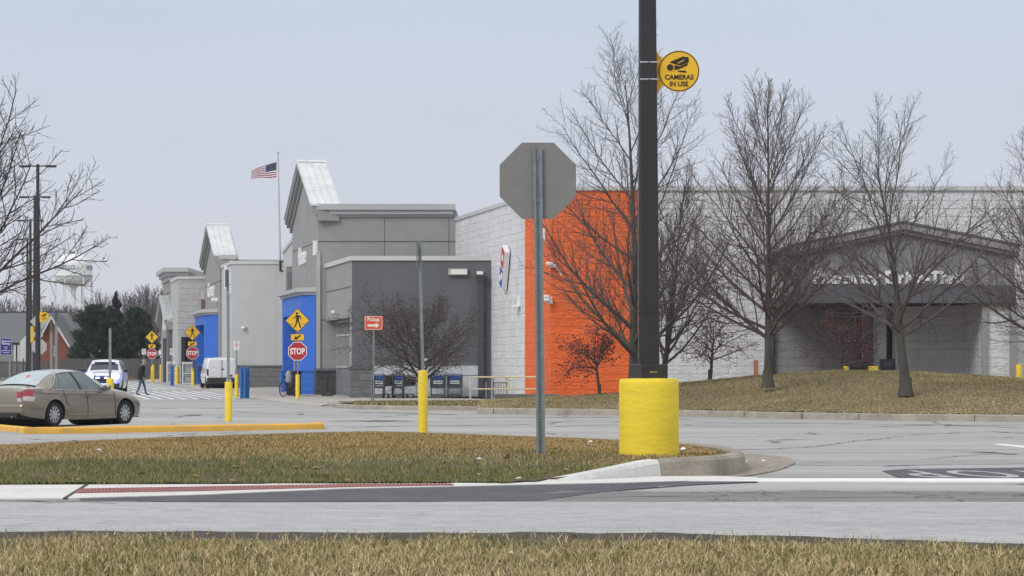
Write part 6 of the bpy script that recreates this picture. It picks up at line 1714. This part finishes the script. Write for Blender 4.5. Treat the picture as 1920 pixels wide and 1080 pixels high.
def grid_patch(mb, fn, nu, nv, mi=0, mirror=False):
    V = [fn(i / nu, j / nv) for j in range(nv + 1) for i in range(nu + 1)]
    if mirror: V = [Vector((p.x, -p.y, p.z)) for p in V]
    Fc = [(j * (nu + 1) + i, j * (nu + 1) + i + 1, (j + 1) * (nu + 1) + i + 1, (j + 1) * (nu + 1) + i) for j in range(nv) for i in range(nu)]
    if mirror: Fc = [f[::-1] for f in Fc]
    mb.add(V, Fc, mi, True)
def cut_arches(ob, arches, r):
    bm = bmesh.new(); bm.from_mesh(ob.data); bmesh.ops.recalc_face_normals(bm, faces=bm.faces); bm.to_mesh(ob.data); bm.free()
    cut = []
    for x, z in arches:
        w = MB(); w.lathe([(r, -2), (r, -.5)], 36, (x, 0, z), axis='y'); w.lathe([(r, .5), (r, 2)], 36, (x, 0, z), axis='y')
        c = w.build('cutter', m_black); c.parent = ob.parent; md = ob.modifiers.new('b', 'BOOLEAN'); md.operation = 'DIFFERENCE'; md.solver = 'EXACT'; md.object = c; cut.append(c)
    bpy.context.view_layer.update(); dg = bpy.context.evaluated_depsgraph_get(); dg.update()
    me = bpy.data.meshes.new_from_object(ob.evaluated_get(dg)); ob.modifiers.clear(); ob.data = me; me.name = ob.name
    for c in cut: bpy.data.objects.remove(c)
    me.set_sharp_from_angle(angle=R(40))
def wheel(parent, x, y, r, wd, spokes=9, rimcol=None, side=-1):
    t = MB(); p = [(r * .66, -wd / 2), (r * .93, -wd / 2), (r, -wd * .32), (r, wd * .32), (r * .93, wd / 2), (r * .66, wd / 2)]
    t.lathe(p + [p[0]], 32, axis='y', cap=False); o = t.build('tyre', m_tyre); o.parent = parent; o.location = (x, y, r)
    w = MB(); f = side * wd * .40
    def disc(r1, y0, y1): w.lathe([(r1, min(y0, y1)), (r1, max(y0, y1))], 28, axis='y')
    w.lathe([(r * .67, side * -.02 + f * .2), (r * .67, f)] if side > 0 else [(r * .67, f), (r * .67, f * .2 + .02)], 28, axis='y')
    w.build('rim', rimcol or m_rim, o)
    w = MB()
    for k in range(spokes):
        a = 2 * math.pi * (k + .5) / spokes; ca, sa = math.cos(a), math.sin(a)
        q = [(.30 * r, -.035 * r), (.60 * r, -.075 * r), (.60 * r, .075 * r), (.30 * r, .035 * r)]
        w.plate([(u * ca - v * sa, u * sa + v * ca) for u, v in q], f + side * .0, f + side * .004)
    w.build('rim_slots', m_black, o)
    w = MB(); w.lathe([(r * .13, min(f, f + side * .012)), (r * .12, max(f, f + side * .012))], 14, axis='y'); w.build('hub_cap', rimcol or m_rim, o)
    return o
m_rim = mat('alloy_silver', (.50, .51, .52), .35, .08, 5, metal=.5)
m_bronze = mat('bronze_car_paint', (.26, .225, .18), .28, .03, 1.5, metal=.75, coat=1.0)
m_chrome = mat('chrome_trim', (.62, .63, .64), .18, .03, 2, metal=.9)
m_tailr = mat('tail_lamp_red', (.36, .03, .055), .15, .1, 4, coat=.5); m_tailw = mat('tail_lamp_clear', (.52, .46, .45), .15, .08, 4, coat=.5)
m_trimb = mat('black_plastic', (.02, .02, .021), .6, .1, 4)

# bronze sedan, seen from its right rear
CY0 = 68.2
rz = math.atan2(.854, .52)
hx_, hy_ = math.cos(rz), math.sin(rz)
rwx, rwy = X_(97, CY0), CY0                      # right rear wheel on the ground
# local right rear wheel centre (-1.36, -.78)
ox = rwx - (-1.36 * hx_ + .78 * hy_); oy = rwy - (-1.36 * hy_ - .78 * hx_)
car = thing('sedan_car', (ox, oy, base(oy) + .005), 'bronze four door sedan cut by the left edge, seen from its right rear', 'car', rz=rz)
ST = [(-2.46, .44, .90, .935, .66, .74, .70, .60), (-2.42, .34, .965, 1.00, .76, .83, .78, .66), (-2.25, .27, .985, 1.045, .84, .895, .835, .70), (-2.0, .24, .985, 1.07, .86, .915, .86, .71), (-1.80, .22, .98, 1.10, .87, .92, .868, .70),
      (-1.38, .20, .965, 1.31, .875, .92, .87, .62), (-1.0, .19, .955, 1.425, .875, .92, .87, .575), (-.60, .185, .945, 1.470, .875, .92, .87, .56), (-.15, .185, .935, 1.476, .875, .92, .868, .56), (.15, .185, .925, 1.43, .875, .92, .866, .575),
      (.52, .19, .912, 1.255, .875, .92, .862, .63), (.92, .195, .90, 1.05, .875, .92, .855, .70), (1.35, .20, .88, .985, .87, .918, .84, .69), (1.8, .21, .83, .92, .85, .905, .80, .62), (2.08, .23, .74, .83, .77, .85, .73, .52), (2.22, .27, .62, .71, .66, .72, .63, .42), (2.27, .32, .54, .58, .58, .62, .57, .38)]
B = Body(ST)
body = B.mesh(110).build('body', m_bronze, car)
cut_arches(body, [(-1.36, .335), (1.44, .335)], .385)
w = MB()
for x in (-1.36, 1.44): w.lathe([(.385, -.60), (.385, .60)], 24, (x, 0, .335), axis='y')
w.box(-2.2, 2.2, -.70, .70, .2, .30); w.build('underbody', m_trimb, car)
for x in (-1.36, 1.44):
    for s in (-1, 1): wheel(car, x, s * .785, .327, .215, 10, None, s).name = 'wheel'
# glass
def winfn(x00, x10, x01, x11, v0, v1, off=.006):
    def fn(u, v):
        vv = v0 + (v1 - v0) * v; xa = x00 + (x01 - x00) * v; xb = x10 + (x11 - x10) * v
        return B.side(xa + (xb - xa) * u, vv, off)
    return fn
side_w = [('side_window', winfn(-.28, .66, -.40, .12, .03, .93)), ('side_window', winfn(-1.22, -.38, -1.02, -.50, .03, .93)), ('quarter_window', winfn(-1.52, -1.27, -1.18, -1.07, .05, .86))]
for s in (False, True):
    for nm, fn in side_w:
        w = MB(); grid_patch(w, fn, 8, 5, mirror=s); w.build(nm, m_carglass, car)
    w = MB(); pts = [B.side(x, .0, .012) for x in np.linspace(-1.52, .72, 14)]; pts = [Vector((p.x, p.y * (-1 if s else 1), p.z - .005)) for p in pts]
    w.path(pts, .012, 6); w.build('belt_trim', m_chrome, car)
    top_ = [B.side(-1.56 + .50 * t, .05 + .90 * t, .012) for t in np.linspace(0, 1, 8)] + [B.side(x, .985, .010) for x in np.linspace(-.98, .10, 8)] + [B.side(.13 + .60 * t, .97 - .92 * t, .010) for t in np.linspace(.1, 1, 6)]
    top_ = [Vector((p.x, p.y * (-1 if s else 1), p.z)) for p in top_]
    w = MB(); w.path(top_, .012, 6); w.build('window_trim', m_chrome, car)
    w = MB(); grid_patch(w, winfn(-.38, -.28, -.50, -.40, .03, .95, .008), 2, 4, mirror=s); w.build('door_pillar', m_trimb, car)
def topfn(xa, xb, ua, ub, off=.008):
    return lambda u, v: B.top(xa + (xb - xa) * v, (-1 + 2 * u) * (ua + (ub - ua) * v), off)
w = MB(); grid_patch(w, topfn(-1.82, -1.05, .93, .90), 12, 8); w.build('rear_window', mat('rear_window_sky_tint', (.36, .44, .47), .08, .22, 2.0, spec=.9), car)  # pale colour carries the sky reflected in the glass
w = MB(); grid_patch(w, topfn(.88, .18, .93, .90), 12, 8); w.build('windscreen', m_carglass, car)
w = MB(); w.path([B.top(-1.86, u, .012) for u in np.linspace(-.95, .95, 12)], .012, 6); w.build('window_seal', m_trimb, car)
# interior: headrests in the back window (seen as pale lumps), plush shapes
# shut lines
m_gap = mat('shut_line', (.03, .027, .022), .8)
for s in (-1, 1):
    for pts in ([B.low(-.14 + .06 * (1 - v), v, .004) for v in np.linspace(.06, 1, 9)], [B.low(1.02 - .04 * v, v, .004) for v in np.linspace(.06, 1, 9)], [B.low(-1.02 + .18 * (1 - v) * 1.2 + (.10 if v < .5 else 0), v, .004) for v in np.linspace(.45, 1, 7)]):
        w = MB(); w.path([Vector((p.x, p.y * -s, p.z)) for p in pts], .006, 4); w.build('door_gap', m_gap, car)
    w = MB(); w.path([Vector((p.x, p.y * -s, p.z)) for p in [B.low(x, .86, .004) for x in np.linspace(-2.1, 1.1, 26)]], .007, 4); w.build('crease_line', m_gap, car)
    w = MB(); w.path([Vector((p.x, p.y * -s, p.z)) for p in [B.low(x, .16, .008) for x in np.linspace(-.85, .95, 12)]], .02, 6); w.build('door_moulding', m_bronze, car)
    for x in (-.98, -.10):
        w = MB(); p = B.low(x, .80, .03); w.path([Vector((x - .10, p.y * -s, p.z)), Vector((x, (p.y - .012) * -s, p.z + .003)), Vector((x + .10, p.y * -s, p.z))], .016, 6); w.build('door_handle', m_bronze, car)
    w = MB(); p = B.side(.62, .06); w.bevbox(.54, .68, min(-s * (abs(p.y)), -s * (abs(p.y) + .20)), max(-s * abs(p.y), -s * (abs(p.y) + .20)), p.z + .0, p.z + .15, .04); w.build('wing_mirror', m_bronze, car)
    # tail lamp wraps the corner
    def tl(v0, v1):
        def fn(u, v):
            x = -2.445 + .34 * u * (1 - .25 * (1 - v)); return B.low(max(x, -2.455), v0 + (v1 - v0) * v, .010)
        return fn
    w = MB(); grid_patch(w, tl(.74, .97), 8, 4, mirror=(s > 0)); 
    y0, y1 = sorted((s * -.74, s * -.60)); tlo0 = w.build('lamp_side', m_tailr, car); w = MB(); w.hexa([(-2.48, y0, .76), (-2.44, y0, .76), (-2.44, y1, .76), (-2.48, y1, .76), (-2.475, y0, .91), (-2.43, y0, .91), (-2.43, y1, .91), (-2.475, y1, .91)]); tlo = w.build('tail_lamp', m_tailr, car); tlo0.parent = tlo
    w = MB(); grid_patch(w, tl(.56, .735), 8, 4, mirror=(s > 0)); y0, y1 = sorted((s * -.74, s * -.62)); w.box(-2.478, -2.43, y0, y1, .66, .755); w.build('clear_lens', m_tailw, tlo)
w = MB(); w.bevbox(-2.52, -2.30, -.80, .80, .36, .60, .05); w.build('rear_bumper', m_bronze, car)
w = MB(); w.bevbox(-2.50, -2.30, -.62, .62, .26, .37, .02); w.build('bumper_insert', m_trimb, car)
w = MB(); w.path([(-2.50, -.45, .30), (-2.3, -.45, .30)], .04, 10); w.build('exhaust_pipe', m_chrome, car)
w = MB()
for s in (-1, 1): w.bevbox(2.22, 2.36, s * .62 - .12, s * .62 + .12, .62, .72, .03)
for i, s in enumerate((-1, 1)):
    w = MB(); w.bevbox(1.90, 2.15, s * .64 - .12, s * .64 + .12, .61, .72, .04); w.build('headlight', m_tailw, car)
# things on the parcel shelf behind the rear window
w = MB(); w.lathe([(.01, 0), (.08, .03), (.10, .10), (.06, .17), (.02, .2)], 10, (-1.42, -.05, 1.14)); w.build('plush_toy', mat('plush_pink', (.55, .22, .17), .9), car)

def ellipsoid(w, c, r, nu=20, nv=12):
    V = [(c[0] + r[0] * math.sin(math.pi * j / nv) * math.cos(2 * math.pi * i / nu), c[1] + r[1] * math.sin(math.pi * j / nv) * math.sin(2 * math.pi * i / nu), c[2] + r[2] * math.cos(math.pi * j / nv)) for j in range(nv + 1) for i in range(nu)]
    w.add(V, [(j * nu + i, (j + 1) * nu + i, (j + 1) * nu + (i + 1) % nu, j * nu + (i + 1) % nu) for j in range(nv) for i in range(nu)], 0, True)
# police vehicle with blue lights
PYY = 141.0
pv = thing('patrol_vehicle', (X_(199, PYY), PYY, base(PYY)), 'white and black patrol SUV facing the camera with glaring blue lights', 'suv', rz=R(-90 + 4))
ST2 = [(-2.5, .45, 1.05, 1.10, .75, .86, .80, .60), (-2.35, .32, 1.10, 1.62, .88, .97, .92, .66), (-1.8, .28, 1.10, 1.74, .93, 1.0, .95, .70), (-.6, .26, 1.09, 1.79, .93, 1.0, .95, .70), (.3, .26, 1.08, 1.76, .93, 1.0, .95, .69), (.75, .27, 1.08, 1.60, .93, 1.0, .95, .73), (1.25, .28, 1.08, 1.20, .93, 1.0, .94, .80), (1.7, .30, 1.06, 1.14, .93, .99, .92, .78), (2.15, .32, 1.00, 1.08, .90, .97, .88, .74), (2.42, .36, .92, .99, .84, .90, .80, .66), (2.52, .44, .78, .84, .72, .78, .68, .56)]
m_pw = mat('white_car_paint', (.72, .73, .75), .25, .03, 2, coat=.6); m_pk = mat('black_car_paint', (.012, .013, .018), .25, .05, 2, coat=.6)
B2 = Body(ST2); bo = B2.mesh(90).build('body', m_pw, pv); cut_arches(bo, [(-1.5, .39), (1.5, .39)], .44)
w = MB()
for x in (-1.5, 1.5): w.lathe([(.44, -.62), (.44, .62)], 20, (x, 0, .39), axis='y')
w.box(-2.2, 2.25, -.75, .75, .25, .35); w.build('underbody', m_trimb, pv)
for x in (-1.5, 1.5):
    for s in (-1, 1): wheel(pv, x, s * .85, .385, .25, 5, None, s).name = 'wheel'
w = MB(); grid_patch(w, lambda u, v: B2.top(1.17 - .40 * v, (-1 + 2 * u) * .93, .01), 10, 5); w.build('windscreen', mat('windscreen_dark', (.055, .06, .085), .12, .1, 2), pv)
w = MB(); w.bevbox(.72, .86, -.55, .55, 1.60, 1.66, .02); w.build('visor_light_bar', m_trimb, pv)
for s in (-1, 1):
    w = MB(); y0, y1 = sorted((s * .99, s * 1.22)); w.bevbox(.75, .90, y0, y1, 1.10, 1.30, .04); w.build('wing_mirror', m_pk, pv)
    w = MB(); grid_patch(w, lambda u, v: B2.side(-1.9 + 2.7 * u - .45 * v * u, .05 + .85 * v, .008), 8, 4, mirror=(s > 0)); w.build('side_window', m_carglass, pv)
m_blu2 = mat('lit_blue_glare_halo', (.05, .06, .8), .3, emit=(.10, .13, 1.0), estr=4.0)  # glowing halo stands in for the glare around the lamps
m_blu = mat('lit_blue_lamp', (.1, .15, .8), .3, emit=(.42, .50, 1.0), estr=14.0)
for s in (-1, 1):
    w = MB(); ellipsoid(w, (2.46, s * .67, .90), (.13, .33, .25)); hl = w.build('headlight', m_blu2, pv)  # headlight swollen to the size of its glare
    w = MB(); ellipsoid(w, (2.54, s * .67, .92), (.10, .23, .17)); w.build('lit_core', m_blu, hl)
    w = MB(); y0, y1 = sorted((s * .55, s * .78)); w.bevbox(2.48, 2.56, y0, y1, .42, .54, .03); w.build('fog_lamp', m_tailw, pv)
w = MB(); w.bevbox(2.40, 2.60, -.46, .46, .58, .94, .03); gr = w.build('grille', m_pk, pv)
for k in range(4):
    w = MB(); w.box(2.60, 2.615, -.42, .42, .63 + .075 * k, .645 + .075 * k); w.build('grille_bar', m_trimb, gr)
w = MB(); w.lathe([(.001, 0), (.09, .0), (.09, .01)], 14, (0, 0, 0)); 
w = MB(); w.bevbox(2.608, 2.625, -.11, .11, .86, .91, .01); w.build('emblem', m_chrome, gr)
w = MB(); w.bevbox(2.38, 2.62, -.90, .90, .33, .58, .05); w.build('front_bumper', m_pk, pv)
w = MB(); w.box(2.625, 2.635, -.26, .26, .42, .55); w.build('number_plate', m_whites, pv)
w = MB(); w.path([(2.63, -.35, .36), (2.68, -.35, .9), (2.68, .35, .9), (2.63, .35, .36)], .03, 8); w.build('push_bar', m_pk, pv)
for s in (-1, 1):
    w = MB(); w.bevbox(2.66, 2.70, s * .22 - .09, s * .22 + .09, .80, .86, .01); w.build('lit_bar_lamp', m_blu, pv)

for s in (-1, 1):
    bl = bpy.data.lights.new('blue_lamp_glow', 'POINT'); bl.energy = 35; bl.color = (.12, .15, 1.0); bl.shadow_soft_size = .12
    bo_ = bpy.data.objects.new('blue_lamp_glow', bl); COL.objects.link(bo_); bo_.parent = pv; bo_.location = (2.95, s * .66, .95)
# white cargo van seen from behind
VY = 153.0
vz = math.atan2(1, SL) + R(1.5)
va = thing('cargo_van', (X_(416.5, VY) + 2.2 * math.cos(vz), VY + 2.2 * math.sin(vz), base(VY) + .125), 'white windowless cargo van parked by the second entrance, seen from behind', 'van', rz=vz); va.scale = (.96, .96, .96)
ST3 = [(-2.2, .40, 1.02, 1.72, .80, .86, .85, .74), (-2.17, .34, 1.03, 1.80, .85, .91, .89, .79), (-2.05, .30, 1.03, 1.83, .86, .92, .90, .80), (-1.0, .28, 1.03, 1.85, .86, .92, .90, .80), (.4, .28, 1.03, 1.84, .86, .92, .90, .79), (.9, .28, 1.03, 1.72, .86, .92, .89, .76), (1.45, .28, 1.03, 1.22, .86, .92, .87, .72), (1.95, .30, .92, 1.0, .82, .88, .78, .6), (2.2, .36, .74, .80, .7, .75, .66, .5)]
B3 = Body(ST3); bo = B3.mesh(70).build('body', m_pw, va); cut_arches(bo, [(-1.45, .33), (1.5, .33)], .38)
w = MB()
for x in (-1.45, 1.5): w.lathe([(.38, -.6), (.38, .6)], 20, (x, 0, .33), axis='y')
w.box(-2.0, 2.0, -.7, .7, .22, .32); w.build('underbody', m_trimb, va)
for x in (-1.45, 1.5):
    for s in (-1, 1): wheel(va, x, s * .80, .33, .22, 5, m_black, s).name = 'wheel'
w = MB(); w.bevbox(-2.30, -2.05, -.90, .90, .32, .62, .04); w.build('rear_bumper', m_trimb, va)
for s in (-1, 1):
    w = MB(); y0, y1 = sorted((s * .02, s * .78)); w.bevbox(-2.225, -2.19, y0, y1, .64, 1.70, .015); dd = w.build('rear_door', m_pw, va)
    w = MB(); y0, y1 = sorted((s * .12, s * .68)); w.bevbox(-2.236, -2.22, y0, y1, 1.22, 1.62, .006); w.build('door_panel', m_pw, dd)
    w = MB(); y0, y1 = sorted((s * .12, s * .68)); w.bevbox(-2.236, -2.22, y0, y1, .86, 1.08, .006); w.build('door_panel', m_pw, dd)
    w = MB(); y0, y1 = sorted((s * .79, s * .90)); w.bevbox(-2.215, -2.08, y0, y1, .74, 1.16, .03); w.build('tail_lamp', mat('tail_lamp_dark_red', (.12, .018, .02), .2), va)
    w = MB(); y0, y1 = sorted((s * .92, s * 1.12)); w.bevbox(1.1, 1.25, y0, y1, 1.05, 1.28, .04); w.build('wing_mirror', m_trimb, va)
w = MB(); w.box(-2.228, -2.2, -.012, .012, .66, 1.70); w.build('door_gap', m_gap, va)
w = MB(); w.bevbox(-2.25, -2.22, -.10, .06, 1.10, 1.17, .01); w.build('door_handle', m_trimb, va)
w = MB(); w.box(-2.24, -2.22, -.62, -.36, .70, .80); w.build('badge', m_trimb, va)
w = MB(); w.box(-2.312, -2.30, -.54, -.24, .42, .54); w.build('number_plate', m_whites, va)

# ------------------------------------------------------------------ person walking across the lot
WY = 134.0
pz = base(WY)
pn = thing('person', (X_(264, WY), WY, pz), 'person in a dark jacket and blue jeans walking right across the lot with head bowed', 'person')
def skin_body(J, E, name, matl, parent, sub=2):
    me = bpy.data.meshes.new(name); me.from_pydata([j[0] for j in J], E, []); ob = bpy.data.objects.new(name, me); COL.objects.link(ob)
    md = ob.modifiers.new('s', 'SKIN'); ss_ = ob.modifiers.new('u', 'SUBSURF'); ss_.levels = sub; ss_.render_levels = sub
    for i, j in enumerate(J):
        r = j[1]; me.skin_vertices[0].data[i].radius = r if isinstance(r, tuple) else (r, r)
    me.skin_vertices[0].data[0].use_root = True
    dg = bpy.context.evaluated_depsgraph_get(); dg.update(); m2 = bpy.data.meshes.new_from_object(ob.evaluated_get(dg)); bpy.data.objects.remove(ob)
    m2.name = name; m2.materials.clear()
    for m in (matl if isinstance(matl, list) else [matl]): m2.materials.append(m)
    o = bpy.data.objects.new(name, m2); COL.objects.link(o); o.parent = parent
    m2.polygons.foreach_set('use_smooth', [True] * len(m2.polygons)); return o
# x = walking direction (right), y = depth (camera side negative)
J = [((0, 0, .95), (.16, .125)), ((.01, 0, 1.10), (.155, .12)), ((.05, 0, 1.28), (.185, .13)), ((.09, 0, 1.42), (.15, .10)), ((.13, 0, 1.50), .058), ((.17, 0, 1.58), .085), ((.19, 0, 1.68), .095), ((.17, 0, 1.745), .07),
     ((.00, -.10, .88), .10), ((-.03, -.11, .50), .068), ((-.19, -.11, .12), .048), ((-.18, -.11, .06), .045), ((-.02, -.12, .035), .035),
     ((.02, .10, .88), .10), ((.16, .11, .50), .068), ((.24, .11, .12), .048), ((.25, .11, .06), .045), ((.41, .12, .035), .035),
     ((.07, -.19, 1.40), .075), ((.02, -.25, 1.14), .058), ((.14, -.25, .92), .045), ((.17, -.25, .86), .038),
     ((.07, .19, 1.40), .075), ((.03, .25, 1.14), .058), ((.16, .25, .93), .045), ((.19, .25, .87), .038)]
E = [(0, 1), (1, 2), (2, 3), (3, 4), (4, 5), (5, 6), (6, 7), (0, 8), (8, 9), (9, 10), (10, 11), (11, 12), (0, 13), (13, 14), (14, 15), (15, 16), (16, 17), (3, 18), (18, 19), (19, 20), (20, 21), (3, 22), (22, 23), (23, 24), (24, 25)]
m_skin = mat('skin', (.42, .27, .21), .6, .06, 8); m_jack = mat('dark_jacket', (.012, .013, .018), .85, .2, 6); m_jean = mat('blue_jeans', (.075, .115, .20), .9, .2, 8); m_shoe = mat('dark_shoes', (.02, .022, .035), .7)
pb = skin_body(J, E, 'body', [m_skin, m_jack, m_jean, m_shoe], pn)
for p in pb.data.polygons:
    c = p.center
    if c.z < .085: mi = 3
    elif c.z < .88 and abs(c.y) < .2: mi = 2
    elif c.z > 1.49 or (abs(c.y) > .2 and c.z < .905): mi = 0
    else: mi = 1
    p.material_index = mi
# jacket hem over the hips
w = MB(); prof = []
for z, rx, ry, ox_ in ((.80, .165, .215, .0), (.83, .18, .225, .0), (1.0, .175, .215, .01), (1.14, .172, .21, .02), (1.28, .185, .225, .045), (1.40, .15, .19, .08), (1.47, .08, .10, .11), (1.53, .075, .085, .125)):
    prof.append([(ox_ + rx * math.cos(t), ry * math.sin(t), z) for t in [2 * math.pi * k / 20 for k in range(20)]])
V = [p for r_ in prof for p in r_]; w.add(V, [(i * 20 + k, i * 20 + (k + 1) % 20, (i + 1) * 20 + (k + 1) % 20, (i + 1) * 20 + k) for i in range(len(prof) - 1) for k in range(20)], 0, True); w.build('jacket', m_jack, pn)
w = MB(); w.lathe([(.10, 0), (.115, .03), (.10, .065)], 16, (.085, 0, 1.49)); w.build('collar', mat('teal_hood', (.05, .21, .26), .8), pn)
w = MB(); w.add(*(lambda vs, fs: (vs, fs))([(.165 + .098 * math.cos(a) * math.cos(b), .098 * math.sin(a) * math.cos(b), 1.70 + .098 * math.sin(b)) for b in [R(x) for x in (-5, 15, 35, 55, 75, 89)] for a in [2 * math.pi * k / 16 for k in range(16)]], [(i * 16 + k, i * 16 + (k + 1) % 16, (i + 1) * 16 + (k + 1) % 16, (i + 1) * 16 + k) for i in range(5) for k in range(16)]), 0, True); w.build('grey_hair', mat('grey_hair', (.28, .27, .26), .9, .2, 10), pn)
w = MB(); w.path([(.275, 0, 1.66), (.30, 0, 1.63), (.275, 0, 1.615)], .014, 6); w.build('nose', m_skin, pn)
for s in (-1, 1):
    w = MB(); w.lathe([(.001, -.012), (.012, 0), (.001, .012)], 8, (.268, s * .035, 1.67)); w.build('eye', m_black, pn)
    w = MB(); w.path([(.17, s * .092, 1.69), (.165, s * .105, 1.67), (.17, s * .095, 1.64)], .014, 6); w.build('ear', m_skin, pn)
    hx0, hz0 = (.18, .86) if s < 0 else (.20, .87)
    for k, (dx_, ln) in enumerate(((-.03, .06), (-.01, .075), (.012, .07), (.032, .055))):
        w = MB(); w.path([(hx0 + dx_, s * .25, hz0 - .02), (hx0 + dx_ + .01, s * .25, hz0 - .02 - ln * .6), (hx0 + dx_ + .03, s * .245, hz0 - .02 - ln)], .010, 6); w.build('finger', m_skin, pn)
    w = MB(); w.path([(hx0 + .03, s * .24, hz0 + .01), (hx0 + .065, s * .235, hz0 - .02)], .012, 6); w.build('thumb', m_skin, pn)

# ------------------------------------------------------------------ litter and leaves
def scrap(px, py, z, Y, size, m, label, seed, cat='litter', flat=.35, name='litter', group=None):
    r = random.Random(seed); w = MB(); n = 9
    V = [(0, 0, size * flat * 1.1)]
    for ring, (rr, zz) in enumerate(((.55, .9), (1.0, .15))):
        for k in range(n):
            t = 2 * math.pi * k / n; q = size * rr * r.uniform(.65, 1.25); V.append((q * math.cos(t), q * math.sin(t) * .7, size * flat * zz * r.uniform(.5, 1.4)))
    Fc = [(0, 1 + k, 1 + (k + 1) % n) for k in range(n)] + [(1 + k, 1 + n + k, 1 + n + (k + 1) % n, 1 + (k + 1) % n) for k in range(n)]
    w.add(V, Fc); w.add([(a, b, c - size * .06) for a, b, c in V], [f[::-1] for f in Fc])
    o = w.build(name, m); o.location = (X_(px, Y), Y, z); o.rotation_euler = (r.uniform(-.3, .3), r.uniform(-.3, .3), r.uniform(0, 6)); tag(o, label, cat, group); return o
m_pap = mat('white_paper', (.72, .72, .72), .8, .12, 20); m_leaf = mat('dead_leaf', (.085, .035, .022), .9, .35, 25); m_leaf2 = mat('pale_dead_leaf', (.28, .17, .09), .9, .3, 25)
def isl_pt(px, py):
    Y = 24
    for _ in range(60):
        z = float(isl_z([X_(px, Y)], [Y])[0]) + .02; Y = .7 * Y + .3 * F * (EYE - z) / (py - HOR)
    return Y, z
for i, (px, py, s_, lab) in enumerate(((186, 845, .045, 'crumpled white paper cup on the grass island at left'), (900, 861, .045, 'flat white scrap in the grass left of the stop sign post'), (1107, 828, .04, 'pale wrapper on the grass right of the stop sign post'), (1281, 842, .05, 'crumpled white tissue at the foot of the yellow lamp base'), (898, 890, .025, 'whitish pebble like scrap on the green edge of the island'), (973, 897, .03, 'small white lump by the start of the kerb ramp'))):
    Y, z = isl_pt(px, py); scrap(px, py, z, Y, s_, m_pap, lab, 40 + i)
for i, (px, py, s_, m, lab) in enumerate(((961, 1040, .04, m_pap, 'pale crumpled paper lying in the foreground grass'), (1076, 1028, .03, m_leaf2, 'tan curled leaf at the edge of the foreground grass'), (1505, 1053, .025, m_pap, 'tiny white scrap in the foreground grass at right'))):
    Y = F * (EYE - .67) / (py - HOR); scrap(px, py, .67, Y, s_, m, lab, 60 + i, cat='litter' if m is m_pap else 'leaf', name='litter' if m is m_pap else 'dead_leaf')
gl_ = 'dead brown leaves in the foreground grass'
for i, (px, py) in enumerate(((764, 1058), (698, 1076), (628, 1024), (617, 1041), (280, 1072), (78, 1026), (88, 1061), (282, 1043), (488, 1046), (634, 1078), (1078, 1006), (1352, 1040), (1465, 1074), (1240, 1053))):
    Y = F * (EYE - .68) / (py - HOR); scrap(px, py, .67, Y, .017 + .006 * (i % 3), m_leaf, 'curled dark brown leaf lying in the tan foreground grass', 80 + i, 'leaf', .8, 'dead_leaf', gl_)
rr = random.Random(17)
for i in range(34):
    px = rr.uniform(60, 1120); py = rr.uniform(868, 902) if i < 24 else rr.uniform(838, 870)
    Y, z = isl_pt(px, py)
    if Y < 21.9: continue
    scrap(px, py, z, Y, rr.uniform(.02, .04), m_leaf2 if i % 3 else m_leaf, 'small dead leaf caught in the green front edge of the island' if py >= 866 else 'small dead leaf on the tan top of the grass island', 120 + i, 'leaf', .5, 'dead_leaf', 'dead leaves on the green edge of the island' if py >= 866 else 'dead leaves on the tan top of the island')
for i, (px, py, lab) in enumerate(((1396, 868, 'white scrap in the silt beside the curved kerb nose'), (1432, 866, 'grey flattened scrap in the silt beyond the kerb nose'))):
    gx, gyy = G(px, py); scrap(px, py, base(gyy) + .015, gyy, .035, m_pap, lab, 200 + i, flat=.15)

# ------------------------------------------------------------------ air
hz = MB(); hz.box(-320, 320, -30, 1250, -1.5, 62)
m_h = bpy.data.materials.new('haze_air'); m_h.use_nodes = True; nh = m_h.node_tree; nh.nodes.clear()
oh = nh.nodes.new('ShaderNodeOutputMaterial'); pvn = nh.nodes.new('ShaderNodeVolumePrincipled')
pvn.inputs['Color'].default_value = (.93, .95, 1.0, 1); pvn.inputs['Density'].default_value = .00018; pvn.inputs['Anisotropy'].default_value = 0.2
nh.links.new(pvn.outputs[0], oh.inputs['Volume'])
ho = hz.build('haze', m_h); ho['kind'] = 'stuff'
